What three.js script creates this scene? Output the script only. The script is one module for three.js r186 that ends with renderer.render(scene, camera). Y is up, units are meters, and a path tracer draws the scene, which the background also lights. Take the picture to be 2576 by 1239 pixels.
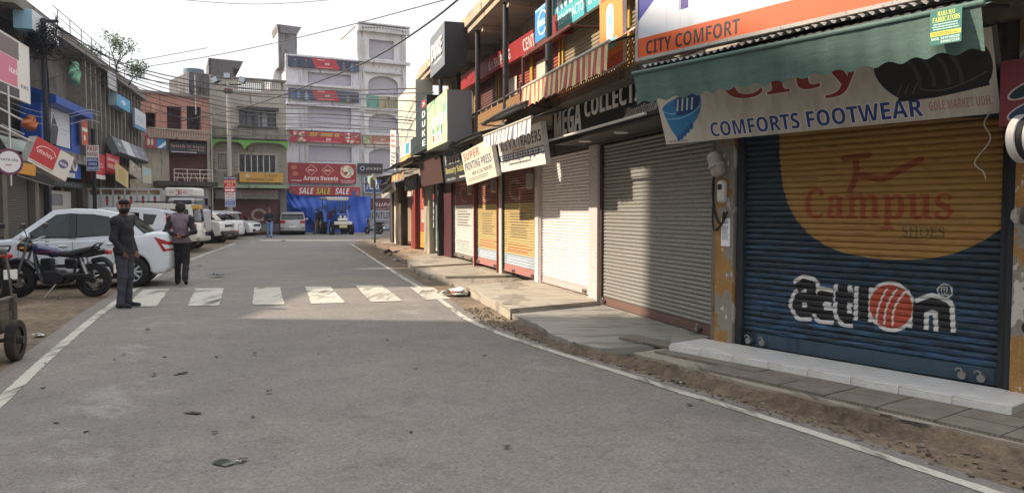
import * as THREE from 'three';
import { mergeGeometries, mergeVertices, toCreasedNormals } from 'three/addons/utils/BufferGeometryUtils.js';
import { TessellateModifier } from 'three/addons/modifiers/TessellateModifier.js';
import { RoundedBoxGeometry } from 'three/addons/geometries/RoundedBoxGeometry.js';
import { FontLoader } from 'three/addons/loaders/FontLoader.js';
import { TextGeometry } from 'three/addons/geometries/TextGeometry.js';

// ---------- camera, sky, sun, exposure ----------
const FL = 1880, CX = 1287.5, CY = 619.5, EYE = 1.55;             // the photograph measured on a 2575 x 1239 grid
const PITCH = Math.atan((CY - 533) / FL);
const scene = new THREE.Scene();
const camera = new THREE.PerspectiveCamera(2 * Math.atan(CY / FL) * 180 / Math.PI, 2575 / 1239, 0.1, 900);
camera.position.set(0, EYE, 0);
camera.rotation.set(-PITCH, 0, 0);
scene.add(camera);
const renderer = new THREE.WebGLRenderer({ antialias: true });
renderer.toneMapping = THREE.LinearToneMapping;
renderer.toneMappingExposure = 1.75;
renderer.shadowMap.enabled = true;
const SUN_EL = 33.5 * Math.PI / 180, SUN_AZ = 4.5 * Math.PI / 180;  // from the left, a little ahead
const SUN = new THREE.Vector3(-Math.cos(SUN_EL) * Math.cos(SUN_AZ), Math.sin(SUN_EL), -Math.cos(SUN_EL) * Math.sin(SUN_AZ));
{ // hazy winter sky: pale, a little brighter towards the sun
  const w = 256, h = 128, d = new Float32Array(w * h * 4);
  for (let j = 0; j < h; j++) for (let i = 0; i < w; i++) {
    const el = ((j + .5) / h - .5) * Math.PI, az = ((i + .5) / w - .5) * 2 * Math.PI;
    const v = new THREE.Vector3(Math.cos(el) * Math.cos(az), Math.sin(el), Math.cos(el) * Math.sin(az));
    const g = Math.exp(-Math.acos(Math.min(1, Math.max(-1, v.dot(SUN)))) * 2.2);
    const up = Math.max(0, Math.sin(el));
    const b = .47 * (1 + 1.15 * up) + g * .55;
    const o = (j * w + i) * 4;
    d[o] = b * (.985 - up * .05 + g * .05); d[o + 1] = b * (.99 - up * .015 + g * .02); d[o + 2] = b * (1.02 + up * .03 - g * .06); d[o + 3] = 1;
  }
  const sky = new THREE.DataTexture(d, w, h, THREE.RGBAFormat, THREE.FloatType);
  sky.mapping = THREE.EquirectangularReflectionMapping; sky.magFilter = sky.minFilter = THREE.LinearFilter; sky.wrapS = THREE.RepeatWrapping; sky.needsUpdate = true;
  scene.background = sky; scene.environment = sky;
}
const sun = new THREE.DirectionalLight(0xffedd6, 4.4);
sun.position.copy(SUN).multiplyScalar(80).add(new THREE.Vector3(-4, 0, -22)); sun.target.position.set(-4, 0, -22);
sun.castShadow = true; sun.shadow.radius = 2.2; sun.shadow.mapSize.set(4096, 4096);
Object.assign(sun.shadow.camera, { left: -50, right: 50, top: 45, bottom: -45, near: 1, far: 200 });
scene.add(sun, sun.target);

scene.fog = new THREE.FogExp2(0xdde2ea, .0005);
// ---------- helpers ----------
let seed = 7;
const rnd = () => { seed = (seed + 0x6d2b79f5) | 0; let t = Math.imul(seed ^ (seed >>> 15), 1 | seed); t = (t + Math.imul(t ^ (t >>> 7), 61 | t)) ^ t; return ((t ^ (t >>> 14)) >>> 0) / 4294967296; };
const rr = (a, b) => a + (b - a) * rnd();
const V3 = (x, y, z) => new THREE.Vector3(x, y, z);
const ray = (u, v) => { const x = (u - CX) / FL, y = -(v - CY) / FL, c = Math.cos(PITCH), s = Math.sin(PITCH); return V3(x, y * c - s, -y * s - c); };
const gp = (u, v, y = 0) => { const r = ray(u, v), t = (y - EYE) / r.y; return V3(r.x * t, y, r.z * t); };      // pixel -> point on a level sheet
const dp = (u, v, D) => { const r = ray(u, v), t = -D / r.z; return V3(r.x * t, EYE + r.y * t, -D); };            // pixel -> point at a distance
const used = {};
const numbered = (n) => { used[n] = (used[n] ?? -1) + 1; return used[n] ? n + '_' + String(used[n]).padStart(3, '0') : n; };
const tag = (o, label, category, group, kind) => { Object.assign(o.userData, { label, category }); if (group) o.userData.group = group; if (kind) o.userData.kind = kind; return o; };
function thing(name, label, category, pos = [0, 0, 0], turn = 0, group) {
  const o = new THREE.Group(); o.name = numbered(name); scene.add(o);
  if (pos.isVector3) o.position.copy(pos); else o.position.set(...pos);
  o.rotation.y = turn; return tag(o, label, category, group);
}
const toG = (g) => { let o = g.index ? g.toNonIndexed() : g; for (const k of Object.keys(o.attributes)) if (!['position', 'normal', 'uv', 'color'].includes(k)) o.deleteAttribute(k); if (!o.attributes.normal) o.computeVertexNormals(); if (!o.attributes.uv) o.setAttribute('uv', new THREE.Float32BufferAttribute(new Float32Array(o.attributes.position.count * 2), 2)); o.morphAttributes = {}; return o; };
const merge = (a) => a.length === 1 ? a[0] : mergeGeometries(a.map(toG));
function part(name, geo, m, parent) {
  const o = new THREE.Mesh(Array.isArray(geo) ? merge(geo) : geo, m); o.name = name; o.castShadow = o.receiveShadow = true; parent.add(o); return o;
}
const struct = (name, geo, m) => { const o = part(numbered(name), geo, m, scene); o.userData.kind = 'structure'; return o; };
function uvm(g) { // box-mapped uv in metres
  g = g.index ? g.toNonIndexed() : g; const p = g.attributes.position, n = g.attributes.normal, uv = new Float32Array(p.count * 2);
  for (let i = 0; i < p.count; i++) {
    const ax = Math.abs(n.getX(i)), ay = Math.abs(n.getY(i)), az = Math.abs(n.getZ(i));
    const [a, b] = ay > ax && ay > az ? [p.getX(i), p.getZ(i)] : ax > az ? [p.getZ(i), p.getY(i)] : [p.getX(i), p.getY(i)];
    uv[2 * i] = a; uv[2 * i + 1] = b;
  }
  g.setAttribute('uv', new THREE.BufferAttribute(uv, 2)); return g;
}
const bx = (w, h, d, x = 0, y = 0, z = 0) => uvm(new THREE.BoxGeometry(w, h, d).translate(x, y, z));           // centred box
const b2 = (x0, x1, y0, y1, z0, z1) => bx(x1 - x0, y1 - y0, z1 - z0, (x0 + x1) / 2, (y0 + y1) / 2, (z0 + z1) / 2);
const rbx = (w, h, d, r, x = 0, y = 0, z = 0, s = 2) => toG(new RoundedBoxGeometry(w, h, d, s, r)).translate(x, y, z);
const cyl = (r0, r1, h, x = 0, y = 0, z = 0, seg = 14) => toG(new THREE.CylinderGeometry(r1, r0, h, seg)).translate(x, y, z);
const rod = (a, b, r = .02, seg = 7, r2 = r) => { const A = V3(...a), B = V3(...b), d = B.clone().sub(A), g = toG(new THREE.CylinderGeometry(r2, r, d.length(), seg)); g.applyQuaternion(new THREE.Quaternion().setFromUnitVectors(V3(0, 1, 0), d.normalize())); return g.translate((A.x + B.x) / 2, (A.y + B.y) / 2, (A.z + B.z) / 2); };
const tube = (pts, r = .02, n = 24, seg = 6) => toG(new THREE.TubeGeometry(new THREE.CatmullRomCurve3(pts.map((p) => p.isVector3 ? p : V3(...p))), n, r, seg));
const poly = (pts, depth, bevel = 0) => { const s = new THREE.Shape(pts.map((p) => new THREE.Vector2(p[0], p[1]))); return toG(new THREE.ExtrudeGeometry(s, { depth, bevelEnabled: bevel > 0, bevelSize: bevel, bevelThickness: bevel, bevelOffset: -bevel, bevelSegments: 2 })); };
const quad = (a, b, c, d) => { const g = new THREE.BufferGeometry(); const P = [a, b, c, a, c, d].map((p) => p.isVector3 ? p.toArray() : p); g.setAttribute('position', new THREE.Float32BufferAttribute(P.flat(), 3)); g.setAttribute('uv', new THREE.Float32BufferAttribute([0, 0, 1, 0, 1, 1, 0, 0, 1, 1, 0, 1], 2)); g.computeVertexNormals(); return g; };
// level sheet over an outline of world points, thickness down
function slab(pts, y, th) { const g = poly(pts.map((p) => [p.x, -p.z]), th); g.rotateX(-Math.PI / 2); g.translate(0, y - th, 0); g.computeVertexNormals(); return uvm(g); }

// periodic noise
const HASH = new Float32Array(65536); for (let i = 0; i < 65536; i++) HASH[i] = rnd();
function vn(x, y, P) { const xi = Math.floor(x), yi = Math.floor(y), fx = x - xi, fy = y - yi, a = ((xi % P) + P) % P, b = ((yi % P) + P) % P, c = (a + 1) % P, d = (b + 1) % P; const h = (i, j) => HASH[(i * 251 + j * 977 + P * 131) & 65535]; const sx = fx * fx * (3 - 2 * fx), sy = fy * fy * (3 - 2 * fy); return (h(a, b) * (1 - sx) + h(c, b) * sx) * (1 - sy) + (h(a, d) * (1 - sx) + h(c, d) * sx) * sy; }
const fbm = (x, y, P, o = 4) => { let s = 0, a = .5, t = 0; for (let i = 0; i < o; i++) { s += a * vn(x, y, P); t += a; a *= .55; x *= 2; y *= 2; P *= 2; } return s / t; };
const sm = (a, b, x) => { const t = Math.min(1, Math.max(0, (x - a) / (b - a))); return t * t * (3 - 2 * t); };
function ntex(n, size, fn, srgb = true) { // n px square covering `size` metres; fn(u,v in 0..1) -> grey or [r,g,b] 0..1
  const d = new Uint8Array(n * n * 4);
  for (let j = 0; j < n; j++) for (let i = 0; i < n; i++) { const c = fn(i / n, j / n), o = (j * n + i) * 4; for (let k = 0; k < 3; k++) d[o + k] = Math.max(0, Math.min(255, 255 * (c.length ? c[k] : c))); d[o + 3] = 255; }
  const t = new THREE.DataTexture(d, n, n); t.wrapS = t.wrapT = THREE.RepeatWrapping; t.magFilter = THREE.LinearFilter; t.minFilter = THREE.LinearMipmapLinearFilter; t.generateMipmaps = true; if (srgb) t.colorSpace = THREE.SRGBColorSpace; t.repeat.set(1 / size, 1 / size); t.needsUpdate = true; return t;
}
// surface grains: plaster stains, concrete, metal dirt, fabric weave
const T = {
  plaster: ntex(512, 3.2, (x, y) => { const a = fbm(x * 6, y * 5, 6, 5), s = fbm(x * 30, y * 3, 30, 3), f = vn(x * 220, y * 220, 220); return .90 + .2 * (a - .5) - .34 * sm(.56, .8, s * .6 + a * .4) + .08 * (f - .5); }),
  grime: ntex(512, 2.6, (x, y) => { const a = fbm(x * 5, y * 5, 5, 5), s = fbm(x * 40, y * 2, 40, 4), f = vn(x * 256, y * 256, 256); return .88 - .50 * sm(.5, .8, a * .55 + s * .45) + .1 * (f - .5); }),
  metal: ntex(512, 1.6, (x, y) => { const a = fbm(x * 8, y * 8, 8, 5), f = fbm(x * 90, y * 90, 90, 2); return .88 + .16 * (a - .5) - .22 * sm(.62, .75, f) * sm(.45, .6, a); }),
  fine: ntex(256, .5, (x, y) => .9 + .2 * (vn(x * 128, y * 128, 128) - .5) + .16 * (fbm(x * 8, y * 8, 8, 4) - .5)),
};
const mats = {};
function mat(color, rough = .8, o = {}) { const k = color + '|' + rough + JSON.stringify(o, (kk, v) => v && v.isTexture ? v.uuid : v); return mats[k] ??= new (o.transmission || o.clearcoat || o.sheen ? THREE.MeshPhysicalMaterial : THREE.MeshStandardMaterial)({ color, roughness: rough, side: THREE.DoubleSide, ...o }); }
const painted = (c, r = .6) => mat(c, r, { map: T.metal }), plaster = (c) => mat(c, .92, { map: T.plaster, bumpMap: T.plaster, bumpScale: .004 }), grimy = (c, r = .85) => mat(c, r, { map: T.grime });
const DARK = mat(0x16171b, .7), STEEL = mat(0x9a9a98, .35, { metalness: .8 }), IRON = painted(0x2c2d33, .6), RUST = grimy(0x6b3a32), RUBBER = mat(0x17171a, .85, { map: T.fine }), CHROME = mat(0xd0d0d0, .15, { metalness: 1 }), WHITE = painted(0xe8e6e2, .5);

// facade: a vertical plane between two ground points, P0 the left end seen from the street
class Facade {
  constructor(P0, P1) { this.o = V3(P0.x, 0, P0.z); this.L = Math.hypot(P1.x - P0.x, P1.z - P0.z); this.t = V3((P1.x - P0.x) / this.L, 0, (P1.z - P0.z) / this.L); this.n = V3(-this.t.z, 0, this.t.x); this.ry = Math.atan2(-this.t.z, this.t.x); }
  at(s, y, d = 0) { return this.o.clone().addScaledVector(this.t, s).addScaledVector(this.n, d).setY(y); }
  pix(u, v, d = 0) { const r = ray(u, v), c = V3(0, EYE, 0), den = r.dot(this.n), k = this.at(0, 0, d).dot(this.n) / den; const p = c.addScaledVector(r, k); return [p.clone().sub(this.o).dot(this.t), p.y]; }
  loc(p) { const q = p.clone().sub(this.o); return [q.dot(this.t), q.y, q.dot(this.n)]; }
}

// canvas prints
function canvas(w, h, draw) {
  const c = document.createElement('canvas'); c.width = w; c.height = h; const x = c.getContext('2d'); draw(x, w, h);
  const t = new THREE.CanvasTexture(c); t.colorSpace = THREE.SRGBColorSpace; t.anisotropy = 8; return t;
}
// text squeezed into a box
function tb(x, s, x0, y0, x1, y1, fill, font = 'bold 100px sans-serif', stroke, sw = 6, slant = 0) {
  x.save(); x.font = font; x.textAlign = 'left'; x.textBaseline = 'alphabetic';
  const m = x.measureText(s), up = m.actualBoundingBoxAscent, dn = m.actualBoundingBoxDescent, l = m.actualBoundingBoxLeft, w = m.actualBoundingBoxRight + l;
  x.transform((x1 - x0) / w, 0, -slant, (y1 - y0) / (up + dn), x0 + slant * (y1 - y0) * .5, y0); x.translate(l, up);
  if (stroke) { x.lineWidth = sw; x.strokeStyle = stroke; x.lineJoin = 'round'; x.strokeText(s, 0, 0); }
  x.fillStyle = fill; x.fillText(s, 0, 0); x.restore();
}
const rect = (x, c, a, b, w, h) => { x.fillStyle = c; x.fillRect(a, b, w, h); };
// weather a print: stains and speckle of matter
function wear(x, w, h, amt = .18, tone = '60,50,40') { for (let i = 0; i < 260; i++) { x.fillStyle = `rgba(${tone},${amt * rnd() * .35})`; const a = rnd() * w, b = rnd() * h, r = rr(.004, .05) * w; x.beginPath(); x.ellipse(a, b, r * rr(.15, .5), r * rr(.5, 1.6), 0, 0, 7); x.fill(); } for (let i = 0; i < 700; i++) { x.fillStyle = `rgba(${tone},${amt * rnd()})`; x.fillRect(rnd() * w, rnd() * h, rr(1, 3), rr(1, 4)); } }
const fineLines = (x, c, a, b, w, n, lh) => { x.fillStyle = c; for (let j = 0; j < n; j++) { let p = a + rnd() * w * .05; const e = a + w * rr(.75, 1); while (p < e) { const l = w * rr(.02, .06); x.fillRect(p, b + j * lh, Math.min(l, e - p), lh * .5); p += l + w * .012; } } };

// ---------- ground, road, markings ----------
T.asphalt = ntex(1024, 3.1, (x, y) => { const a = fbm(x * 7, y * 7, 7, 5), f = vn(x * 400, y * 400, 400), g = vn(x * 170, y * 170, 170), p = sm(.66, .72, fbm(x * 26, y * 26, 26, 3)); const b = .74 + .09 * (a - .5) + .17 * (f - .5) + .1 * (g - .5) - .04 * p - .3 * sm(.955, .99, vn(x * 120, y * 120, 120)) + .22 * sm(.97, .99, vn(x * 141 + 3, y * 141, 141)); return [b, b * .985, b * .965]; });
T.dirt = ntex(1024, 3.7, (x, y) => { const a = fbm(x * 6, y * 6, 6, 6), f = vn(x * 300, y * 300, 300), g = fbm(x * 60, y * 60, 60, 2); const b = .72 + .34 * (a - .5) + .16 * (f - .5) + .3 * (g - .5); return [b, b * .95, b * .88]; });
const DIRT = mat(0x978a79, .97, { map: T.dirt, bumpMap: T.dirt, bumpScale: .012 });
{ const g = uvm(new THREE.PlaneGeometry(700, 700).rotateX(-Math.PI / 2).translate(0, -.004, 0)); struct('ground', g, DIRT); }
const LL = [[2.2, 6], [-1.7, 0], [-4.19, -6.05], [-5.13, -8.34], [-6.82, -12.79], [-9.6, -21.24], [-13.7, -36.9], [-21, -62]], RL = [[7.2, 6], [4.5, 0], [3.45, -2.5], [2.66, -4.06], [2.04, -5.32], [1.16, -6.93], [-.42, -10.1], [-1.34, -13.39], [-2.84, -18.53], [-8, -36.9], [-9, -62]];
const curve = (P) => new THREE.CatmullRomCurve3(P.map((p) => V3(p[0], 0, p[1])), false, 'centripetal');
const atz = (P) => { const c = curve(P).getPoints(400); return (z) => { for (let i = 1; i < c.length; i++) if (c[i].z <= z) { const k = (z - c[i - 1].z) / (c[i].z - c[i - 1].z || 1); return c[i - 1].x + (c[i].x - c[i - 1].x) * k; } return c[c.length - 1].x; }; };
const xl = atz(LL), xr = atz(RL);
{
  const zs = []; for (let z = 5; z > -60; z -= z > -17 ? .09 : z > -36 ? .25 : .8) zs.push(z); const N = 76;
  const pos = [], col = [], uv = [], idx = [];
  zs.forEach((z, j) => { for (let i = 0; i <= N; i++) {
    const k = i / N, a = xl(z) - .3, b = xr(z) + .2, x = a + (b - a) * k; pos.push(x, 0, z); uv.push(x, z);
    const big = fbm(x * .35 + 20, z * .35 + 90, 400, 4), mid = fbm(x * 1.3 + 50, z * 1.3 + 200, 900, 4), fi = fbm(x * 5, z * 5 + 700, 4000, 3);
    const dust = sm(.42, .6, big * .8 + mid * .2 + (1 - k) * .16 + sm(.93, 1, k) * .12 - .06), chalk = sm(.6, .72, mid * .5 + fi * .5 - .05 + .14 * Math.exp(-((x - xl(z) - .9) ** 2) / .16) + .1 * Math.exp(-((x - xr(z) + .55) ** 2) / .1)) * .6, patch = sm(.64, .69, fi * .6 + mid * .4) * .14;
    const base = [.180, .168, .161], du = [.205, .188, .174], ch = [.30, .29, .285];
    for (let c = 0; c < 3; c++) { let q = base[c] + (du[c] - base[c]) * dust; q += (ch[c] - q) * chalk; q *= 1 - patch; col.push(q); }
  } });
  for (let j = 0; j < zs.length - 1; j++) for (let i = 0; i < N; i++) { const a = j * (N + 1) + i; idx.push(a, a + 1, a + N + 1, a + 1, a + N + 2, a + N + 1); }
  const g = new THREE.BufferGeometry(); g.setAttribute('position', new THREE.Float32BufferAttribute(pos, 3)); g.setAttribute('uv', new THREE.Float32BufferAttribute(uv, 2)); g.setAttribute('color', new THREE.Float32BufferAttribute(col, 3)); g.setIndex(idx); g.computeVertexNormals();
  struct('road', g, new THREE.MeshStandardMaterial({ vertexColors: true, roughness: .93, map: T.asphalt, bumpMap: T.asphalt, bumpScale: .006, side: THREE.DoubleSide, color: new THREE.Color(1.75, 1.75, 1.75) }));
}
// paint with worn gaps
T.paint = ntex(512, 1.7, (x, y) => { const a = fbm(x * 9, y * 9, 9, 5), f = fbm(x * 60, y * 60, 60, 3); return sm(.88, .76, a * .4 + f * .6) ; }, false);
const PAINT = mat(0xc9c4b6, .85, { map: T.grime, alphaMap: T.paint, transparent: true });
function ribbon(c, w, n, y) { const pos = [], uv = [], idx = [], P = c.getPoints(n); P.forEach((p, i) => { const q = P[Math.min(n, i + 1)].clone().sub(P[Math.max(0, i - 1)]).normalize(); for (const s of [-1, 1]) { const j = rr(-.006, .006); pos.push(p.x - q.z * s * (w / 2 + j), y, p.z + q.x * s * (w / 2 + j)); uv.push(pos.at(-3), pos.at(-1)); } if (i < n) idx.push(2 * i, 2 * i + 1, 2 * i + 2, 2 * i + 1, 2 * i + 3, 2 * i + 2); }); const g = new THREE.BufferGeometry(); g.setAttribute('position', new THREE.Float32BufferAttribute(pos, 3)); g.setAttribute('uv', new THREE.Float32BufferAttribute(uv, 2)); g.setIndex(idx); g.computeVertexNormals(); return g; }
const lm1 = struct('edge_line_marking', ribbon(curve(LL.slice(0, 7)), .115, 300, .005), PAINT), lm2 = struct('edge_line_marking', ribbon(curve(RL.slice(0, 10)), .095, 300, .005), PAINT);
const STRIPES = [[[315, 771], [392, 770], [425, 726], [358, 727]], [[470, 769], [550, 768], [562, 724], [490, 725]], [[634, 766], [714, 765], [704, 722], [639, 722]], [[782, 763], [868, 761], [830, 720], [767, 720]], [[932, 759], [1012, 756], [960, 717], [893, 717]], [[1072, 753], [1133, 751], [1088, 722], [1030, 722]]];
for (const q of STRIPES) { const P = q.map(([u, v]) => gp(u, v, .008)); const N = 10, pos = [], uv = [], idx = []; for (let j = 0; j <= N; j++) for (let i = 0; i <= N; i++) { const a = P[0].clone().lerp(P[1], i / N), b = P[3].clone().lerp(P[2], i / N), p = a.lerp(b, j / N); const e = (i % N && j % N) ? 0 : .008; pos.push(p.x + rr(-e, e), .009, p.z + rr(-e, e)); uv.push(p.x, p.z); if (i < N && j < N) { const o = j * (N + 1) + i; idx.push(o, o + 1, o + N + 1, o + 1, o + N + 2, o + N + 1); } } const g = new THREE.BufferGeometry(); g.setAttribute('position', new THREE.Float32BufferAttribute(pos, 3)); g.setAttribute('uv', new THREE.Float32BufferAttribute(uv, 2)); g.setIndex(idx); g.computeVertexNormals(); struct('crossing_stripe', g, PAINT); }

// shop fronts of the right row and of the near footwear shop
const A0 = gp(990, 607, .12), A1 = gp(1790, 848, .1), R = new Facade(A0, A1), NF = new Facade(gp(1865, 862, .2), gp(2515, 970, .2));
// plinths in front of the right row
T.grime2 = ntex(512, 2.3, (x, y) => { const a = fbm(x * 5, y * 5, 5, 5), s = fbm(x * 5, y * 34, 34, 4), f = vn(x * 256, y * 256, 256); return .86 + .16 * (a - .5) - .2 * sm(.55, .75, s) - .18 * sm(.6, .7, a) + .07 * (f - .5); });
T.tiles = ntex(512, 1.2, (x, y) => { const a = fbm(x * 4, y * 20, 20, 4), f = vn(x * 256, y * 256, 256); return .86 + .2 * (a - .5) + .08 * (f - .5); });
const STONE = mat(0xc4baa8, .6, { map: T.grime2 }), STONE2 = mat(0xaaa79e, .55, { map: T.grime2 }), SLAB = mat(0xa89d8d, .85, { map: T.grime });
const pl = (name, px, y, th, m) => struct(name, slab(px.map(([u, v]) => gp(u, v, y)), y, th), m);
const jag = (px, n = 8, a = 2) => { const o = []; px.forEach((p, i) => { const q = px[(i + 1) % px.length]; o.push(p); if (p[2]) for (let k = 1; k < n; k++) o.push([p[0] + (q[0] - p[0]) * k / n + rr(-a, a), p[1] + (q[1] - p[1]) * k / n + rr(-a, a)]); }); return o; };
pl('shop_plinth', jag([[1283, 786], [1340, 812, 1], [1400, 846, 1], [1455, 864], [1512, 876], [1692, 868], [1795, 847], [1507, 763]], 6, 3), .09, .09, STONE2);
{ const m = struct('shop_plinth', slab([[1172, 718], [1283, 776], [1497, 757], [1480, 742], [1352, 702]].map(([u, v]) => gp(u, v, .16)), .16, .16), STONE); }
pl('shop_plinth', jag([[1080, 696], [1171, 724, 1], [1176, 726], [1358, 712], [1250, 672], [1150, 690]], 5, 2), .05, .05, SLAB);
pl('shop_plinth', jag([[1040, 672], [1075, 690, 1], [1120, 694], [1300, 691], [1235, 664], [1080, 668]], 5, 2), .11, .11, STONE);
pl('shop_plinth', [[1022, 655], [1040, 670], [1192, 661], [1140, 634], [1060, 640]], .15, .15, STONE);
pl('shop_plinth', [[940, 612], [1018, 653], [1140, 640], [1128, 630], [985, 604]], .1, .1, mat(0xb39a80, .85, { map: T.grime }));
// footpath of chequered tiles before the near shop
T.cheq = ntex(512, .5, (x, y) => { const a = Math.abs(((x * 20) % 1) - .5), b = Math.abs(((y * 20) % 1) - .5), q = Math.min(a, b) < .12 ? .62 : .8; return q + .2 * (fbm(x * 6, y * 6, 6, 4) - .5); });
const CHEQ = mat(0xa29888, .9, { map: T.cheq, bumpMap: T.cheq, bumpScale: .006 });
const FPY = .115, frontEdge = [[1592, 882], [1680, 905], [1800, 938], [1960, 978], [2200, 1030], [2400, 1072], [2700, 1138]];
{
  const back = gp(1690, 868, FPY), st = frontEdge.map(([u, v]) => gp(u, v, FPY));
  const fp = struct('footpath', slab([...st.flatMap((p, i) => i < st.length - 1 ? [0, .2, .4, .6, .8].map((k) => p.clone().lerp(st[i + 1], k).add(V3(rr(-.03, .03), 0, rr(-.03, .03)))) : [p]), gp(2760, 1060, FPY), gp(2600, 1020, FPY), back], FPY - .02, .12), SLAB);
  // the tiles themselves, in two rows, some broken at the edge
  const dir = st[6].clone().sub(st[2]).normalize(), nrm = V3(-dir.z, 0, dir.x); if (nrm.x < 0) nrm.negate();
  let k = 0; for (let s = -1.9; s < 3.3; s += .42, k++) for (let r = 0; r < 3; r++) {
    if (s < -.3 && r === 0) continue; if (s < -1.1 && r === 1) continue;
    const p = st[2].clone().addScaledVector(dir, s).addScaledVector(nrm, .03 + r * .285 + (r ? 0 : rr(0, .03)));
    const g = bx(.405, .022, .275).rotateY(Math.atan2(-dir.z, dir.x) + rr(-.012, .012)).translate(p.x + dir.x * .2 + nrm.x * .14, FPY - .008 + rr(-.004, .004), p.z + dir.z * .2 + nrm.z * .14);
    part('paving_tile', uvm(g), CHEQ, fp);
  }
}
// marble step of the near shop
{
  const st = struct('marble_step', slab([gp(1685, 866, .175), gp(2548, 1023, .175), NF.at(2.65, .2, .0), NF.at(-.9, .2, .02)], .168, .1), mat(0x8a877f, .7));
  const a = NF.loc(gp(1685, 866, .175)), b = NF.loc(gp(2548, 1023, .175)), M1 = mat(0xf2f0ec, .3, { map: T.tiles }), n = 8;
  for (let i = 0; i < n; i++) { const s0 = a[0] + (b[0] - a[0]) * i / n, s1 = a[0] + (b[0] - a[0]) * (i + 1) / n, d = a[2] + (b[2] - a[2]) * (i + .5) / n;
    const top = bx(s1 - s0 - .004, .014, d - .012, 0, 0, 0); const P = NF.at((s0 + s1) / 2, .177, d / 2 + .008); part('marble_tile', top.rotateY(NF.ry).translate(P.x, P.y, P.z), M1, st);
    const Q = NF.at((s0 + s1) / 2, .143, d + .012); part('marble_riser', bx(s1 - s0 - .004, .05, .016).rotateY(NF.ry).translate(Q.x, Q.y, Q.z), M1, st); }
}
// crumbling earth bank below the footpath
{
  const pts = [...[[1290, 788], [1345, 815], [1400, 846], [1455, 865], [1510, 877]].map(([u, v]) => gp(u, v, .09)), ...frontEdge.slice(1).map(([u, v]) => gp(u, v, FPY))], c = new THREE.CatmullRomCurve3(pts), n = 170, m = 14, pos = [], uv = [], idx = [];
  for (let i = 0; i <= n; i++) { const p = c.getPoint(i / n), t = c.getTangent(i / n); for (let j = 0; j <= m; j++) { const k = j / m, o = k * .24 - .04, x = p.x - t.z * o, z = p.z + t.x * o; const hgt = (i < n * .3 ? .05 : .085) * (1 - sm(.02, .9, k)) * (.5 + fbm(x * 5, z * 5 + 60, 999, 4) * .8) * sm(0, .5, Math.min(i, n - i) / 12) + .03 * (fbm(x * 22, z * 22 + 60, 4999, 2) - .5) * Math.sin(Math.PI * k); pos.push(x, Math.max(-.006, hgt - .004), z); uv.push(x, z); if (i < n && j < m) { const a = i * (m + 1) + j; idx.push(a, a + 1, a + m + 1, a + 1, a + m + 2, a + m + 1); } } }
  const g = new THREE.BufferGeometry(); g.setAttribute('position', new THREE.Float32BufferAttribute(pos, 3)); g.setAttribute('uv', new THREE.Float32BufferAttribute(uv, 2)); g.setIndex(idx); g.computeVertexNormals(); struct('earth_bank', g, mat(0x84776a, .98, { map: T.dirt, bumpMap: T.dirt, bumpScale: .02 }));
}

// ---------- shop-front helpers ----------
const FONT = await new FontLoader().loadAsync('fonts/droid/droid_sans_bold.typeface.json');
const FONTS_ = await new FontLoader().loadAsync('fonts/droid/droid_serif_bold.typeface.json');
function letters(str, x0, x1, y0, y1, z, depth, m, parent, font = FONT, each = true) { // raised letters, one part each
  const all = new TextGeometry(str, { font, size: 1, depth: 1, curveSegments: 4, bevelEnabled: false }); all.computeBoundingBox(); const B = all.boundingBox, kx = (x1 - x0) / (B.max.x - B.min.x), ky = (y1 - y0) / (B.max.y - B.min.y);
  const fd = font.data, sc = 1 / fd.resolution; let x = 0;
  for (const ch of str) { if (ch !== ' ') { const g = toG(new TextGeometry(ch, { font, size: 1, depth: 1, curveSegments: 4, bevelEnabled: false })); g.translate(x - B.min.x, -B.min.y, 0).scale(kx, ky, depth).translate(x0, y0, z); part('letter', g, m, parent); } x += fd.glyphs[ch].ha * sc; }
}
const SLP = [[0, -.005], [.07, .002], [.22, .011], [.5, .016], [.78, .011], [.93, .002], [1, -.005]];
function slatGeo(w, p, uvf) {
  const pos = [], uv = [], idx = []; SLP.forEach(([a, z], i) => { for (const k of [0, 1]) { pos.push(k * w, a * p, z); uv.push(...uvf(k, a)); } if (i < 6) { const o = 2 * i; idx.push(o, o + 1, o + 2, o + 1, o + 3, o + 2); } });
  const g = new THREE.BufferGeometry(); g.setAttribute('position', new THREE.Float32BufferAttribute(pos, 3)); g.setAttribute('uv', new THREE.Float32BufferAttribute(uv, 2)); g.setIndex(idx); g.computeVertexNormals(); return g;
}
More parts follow.
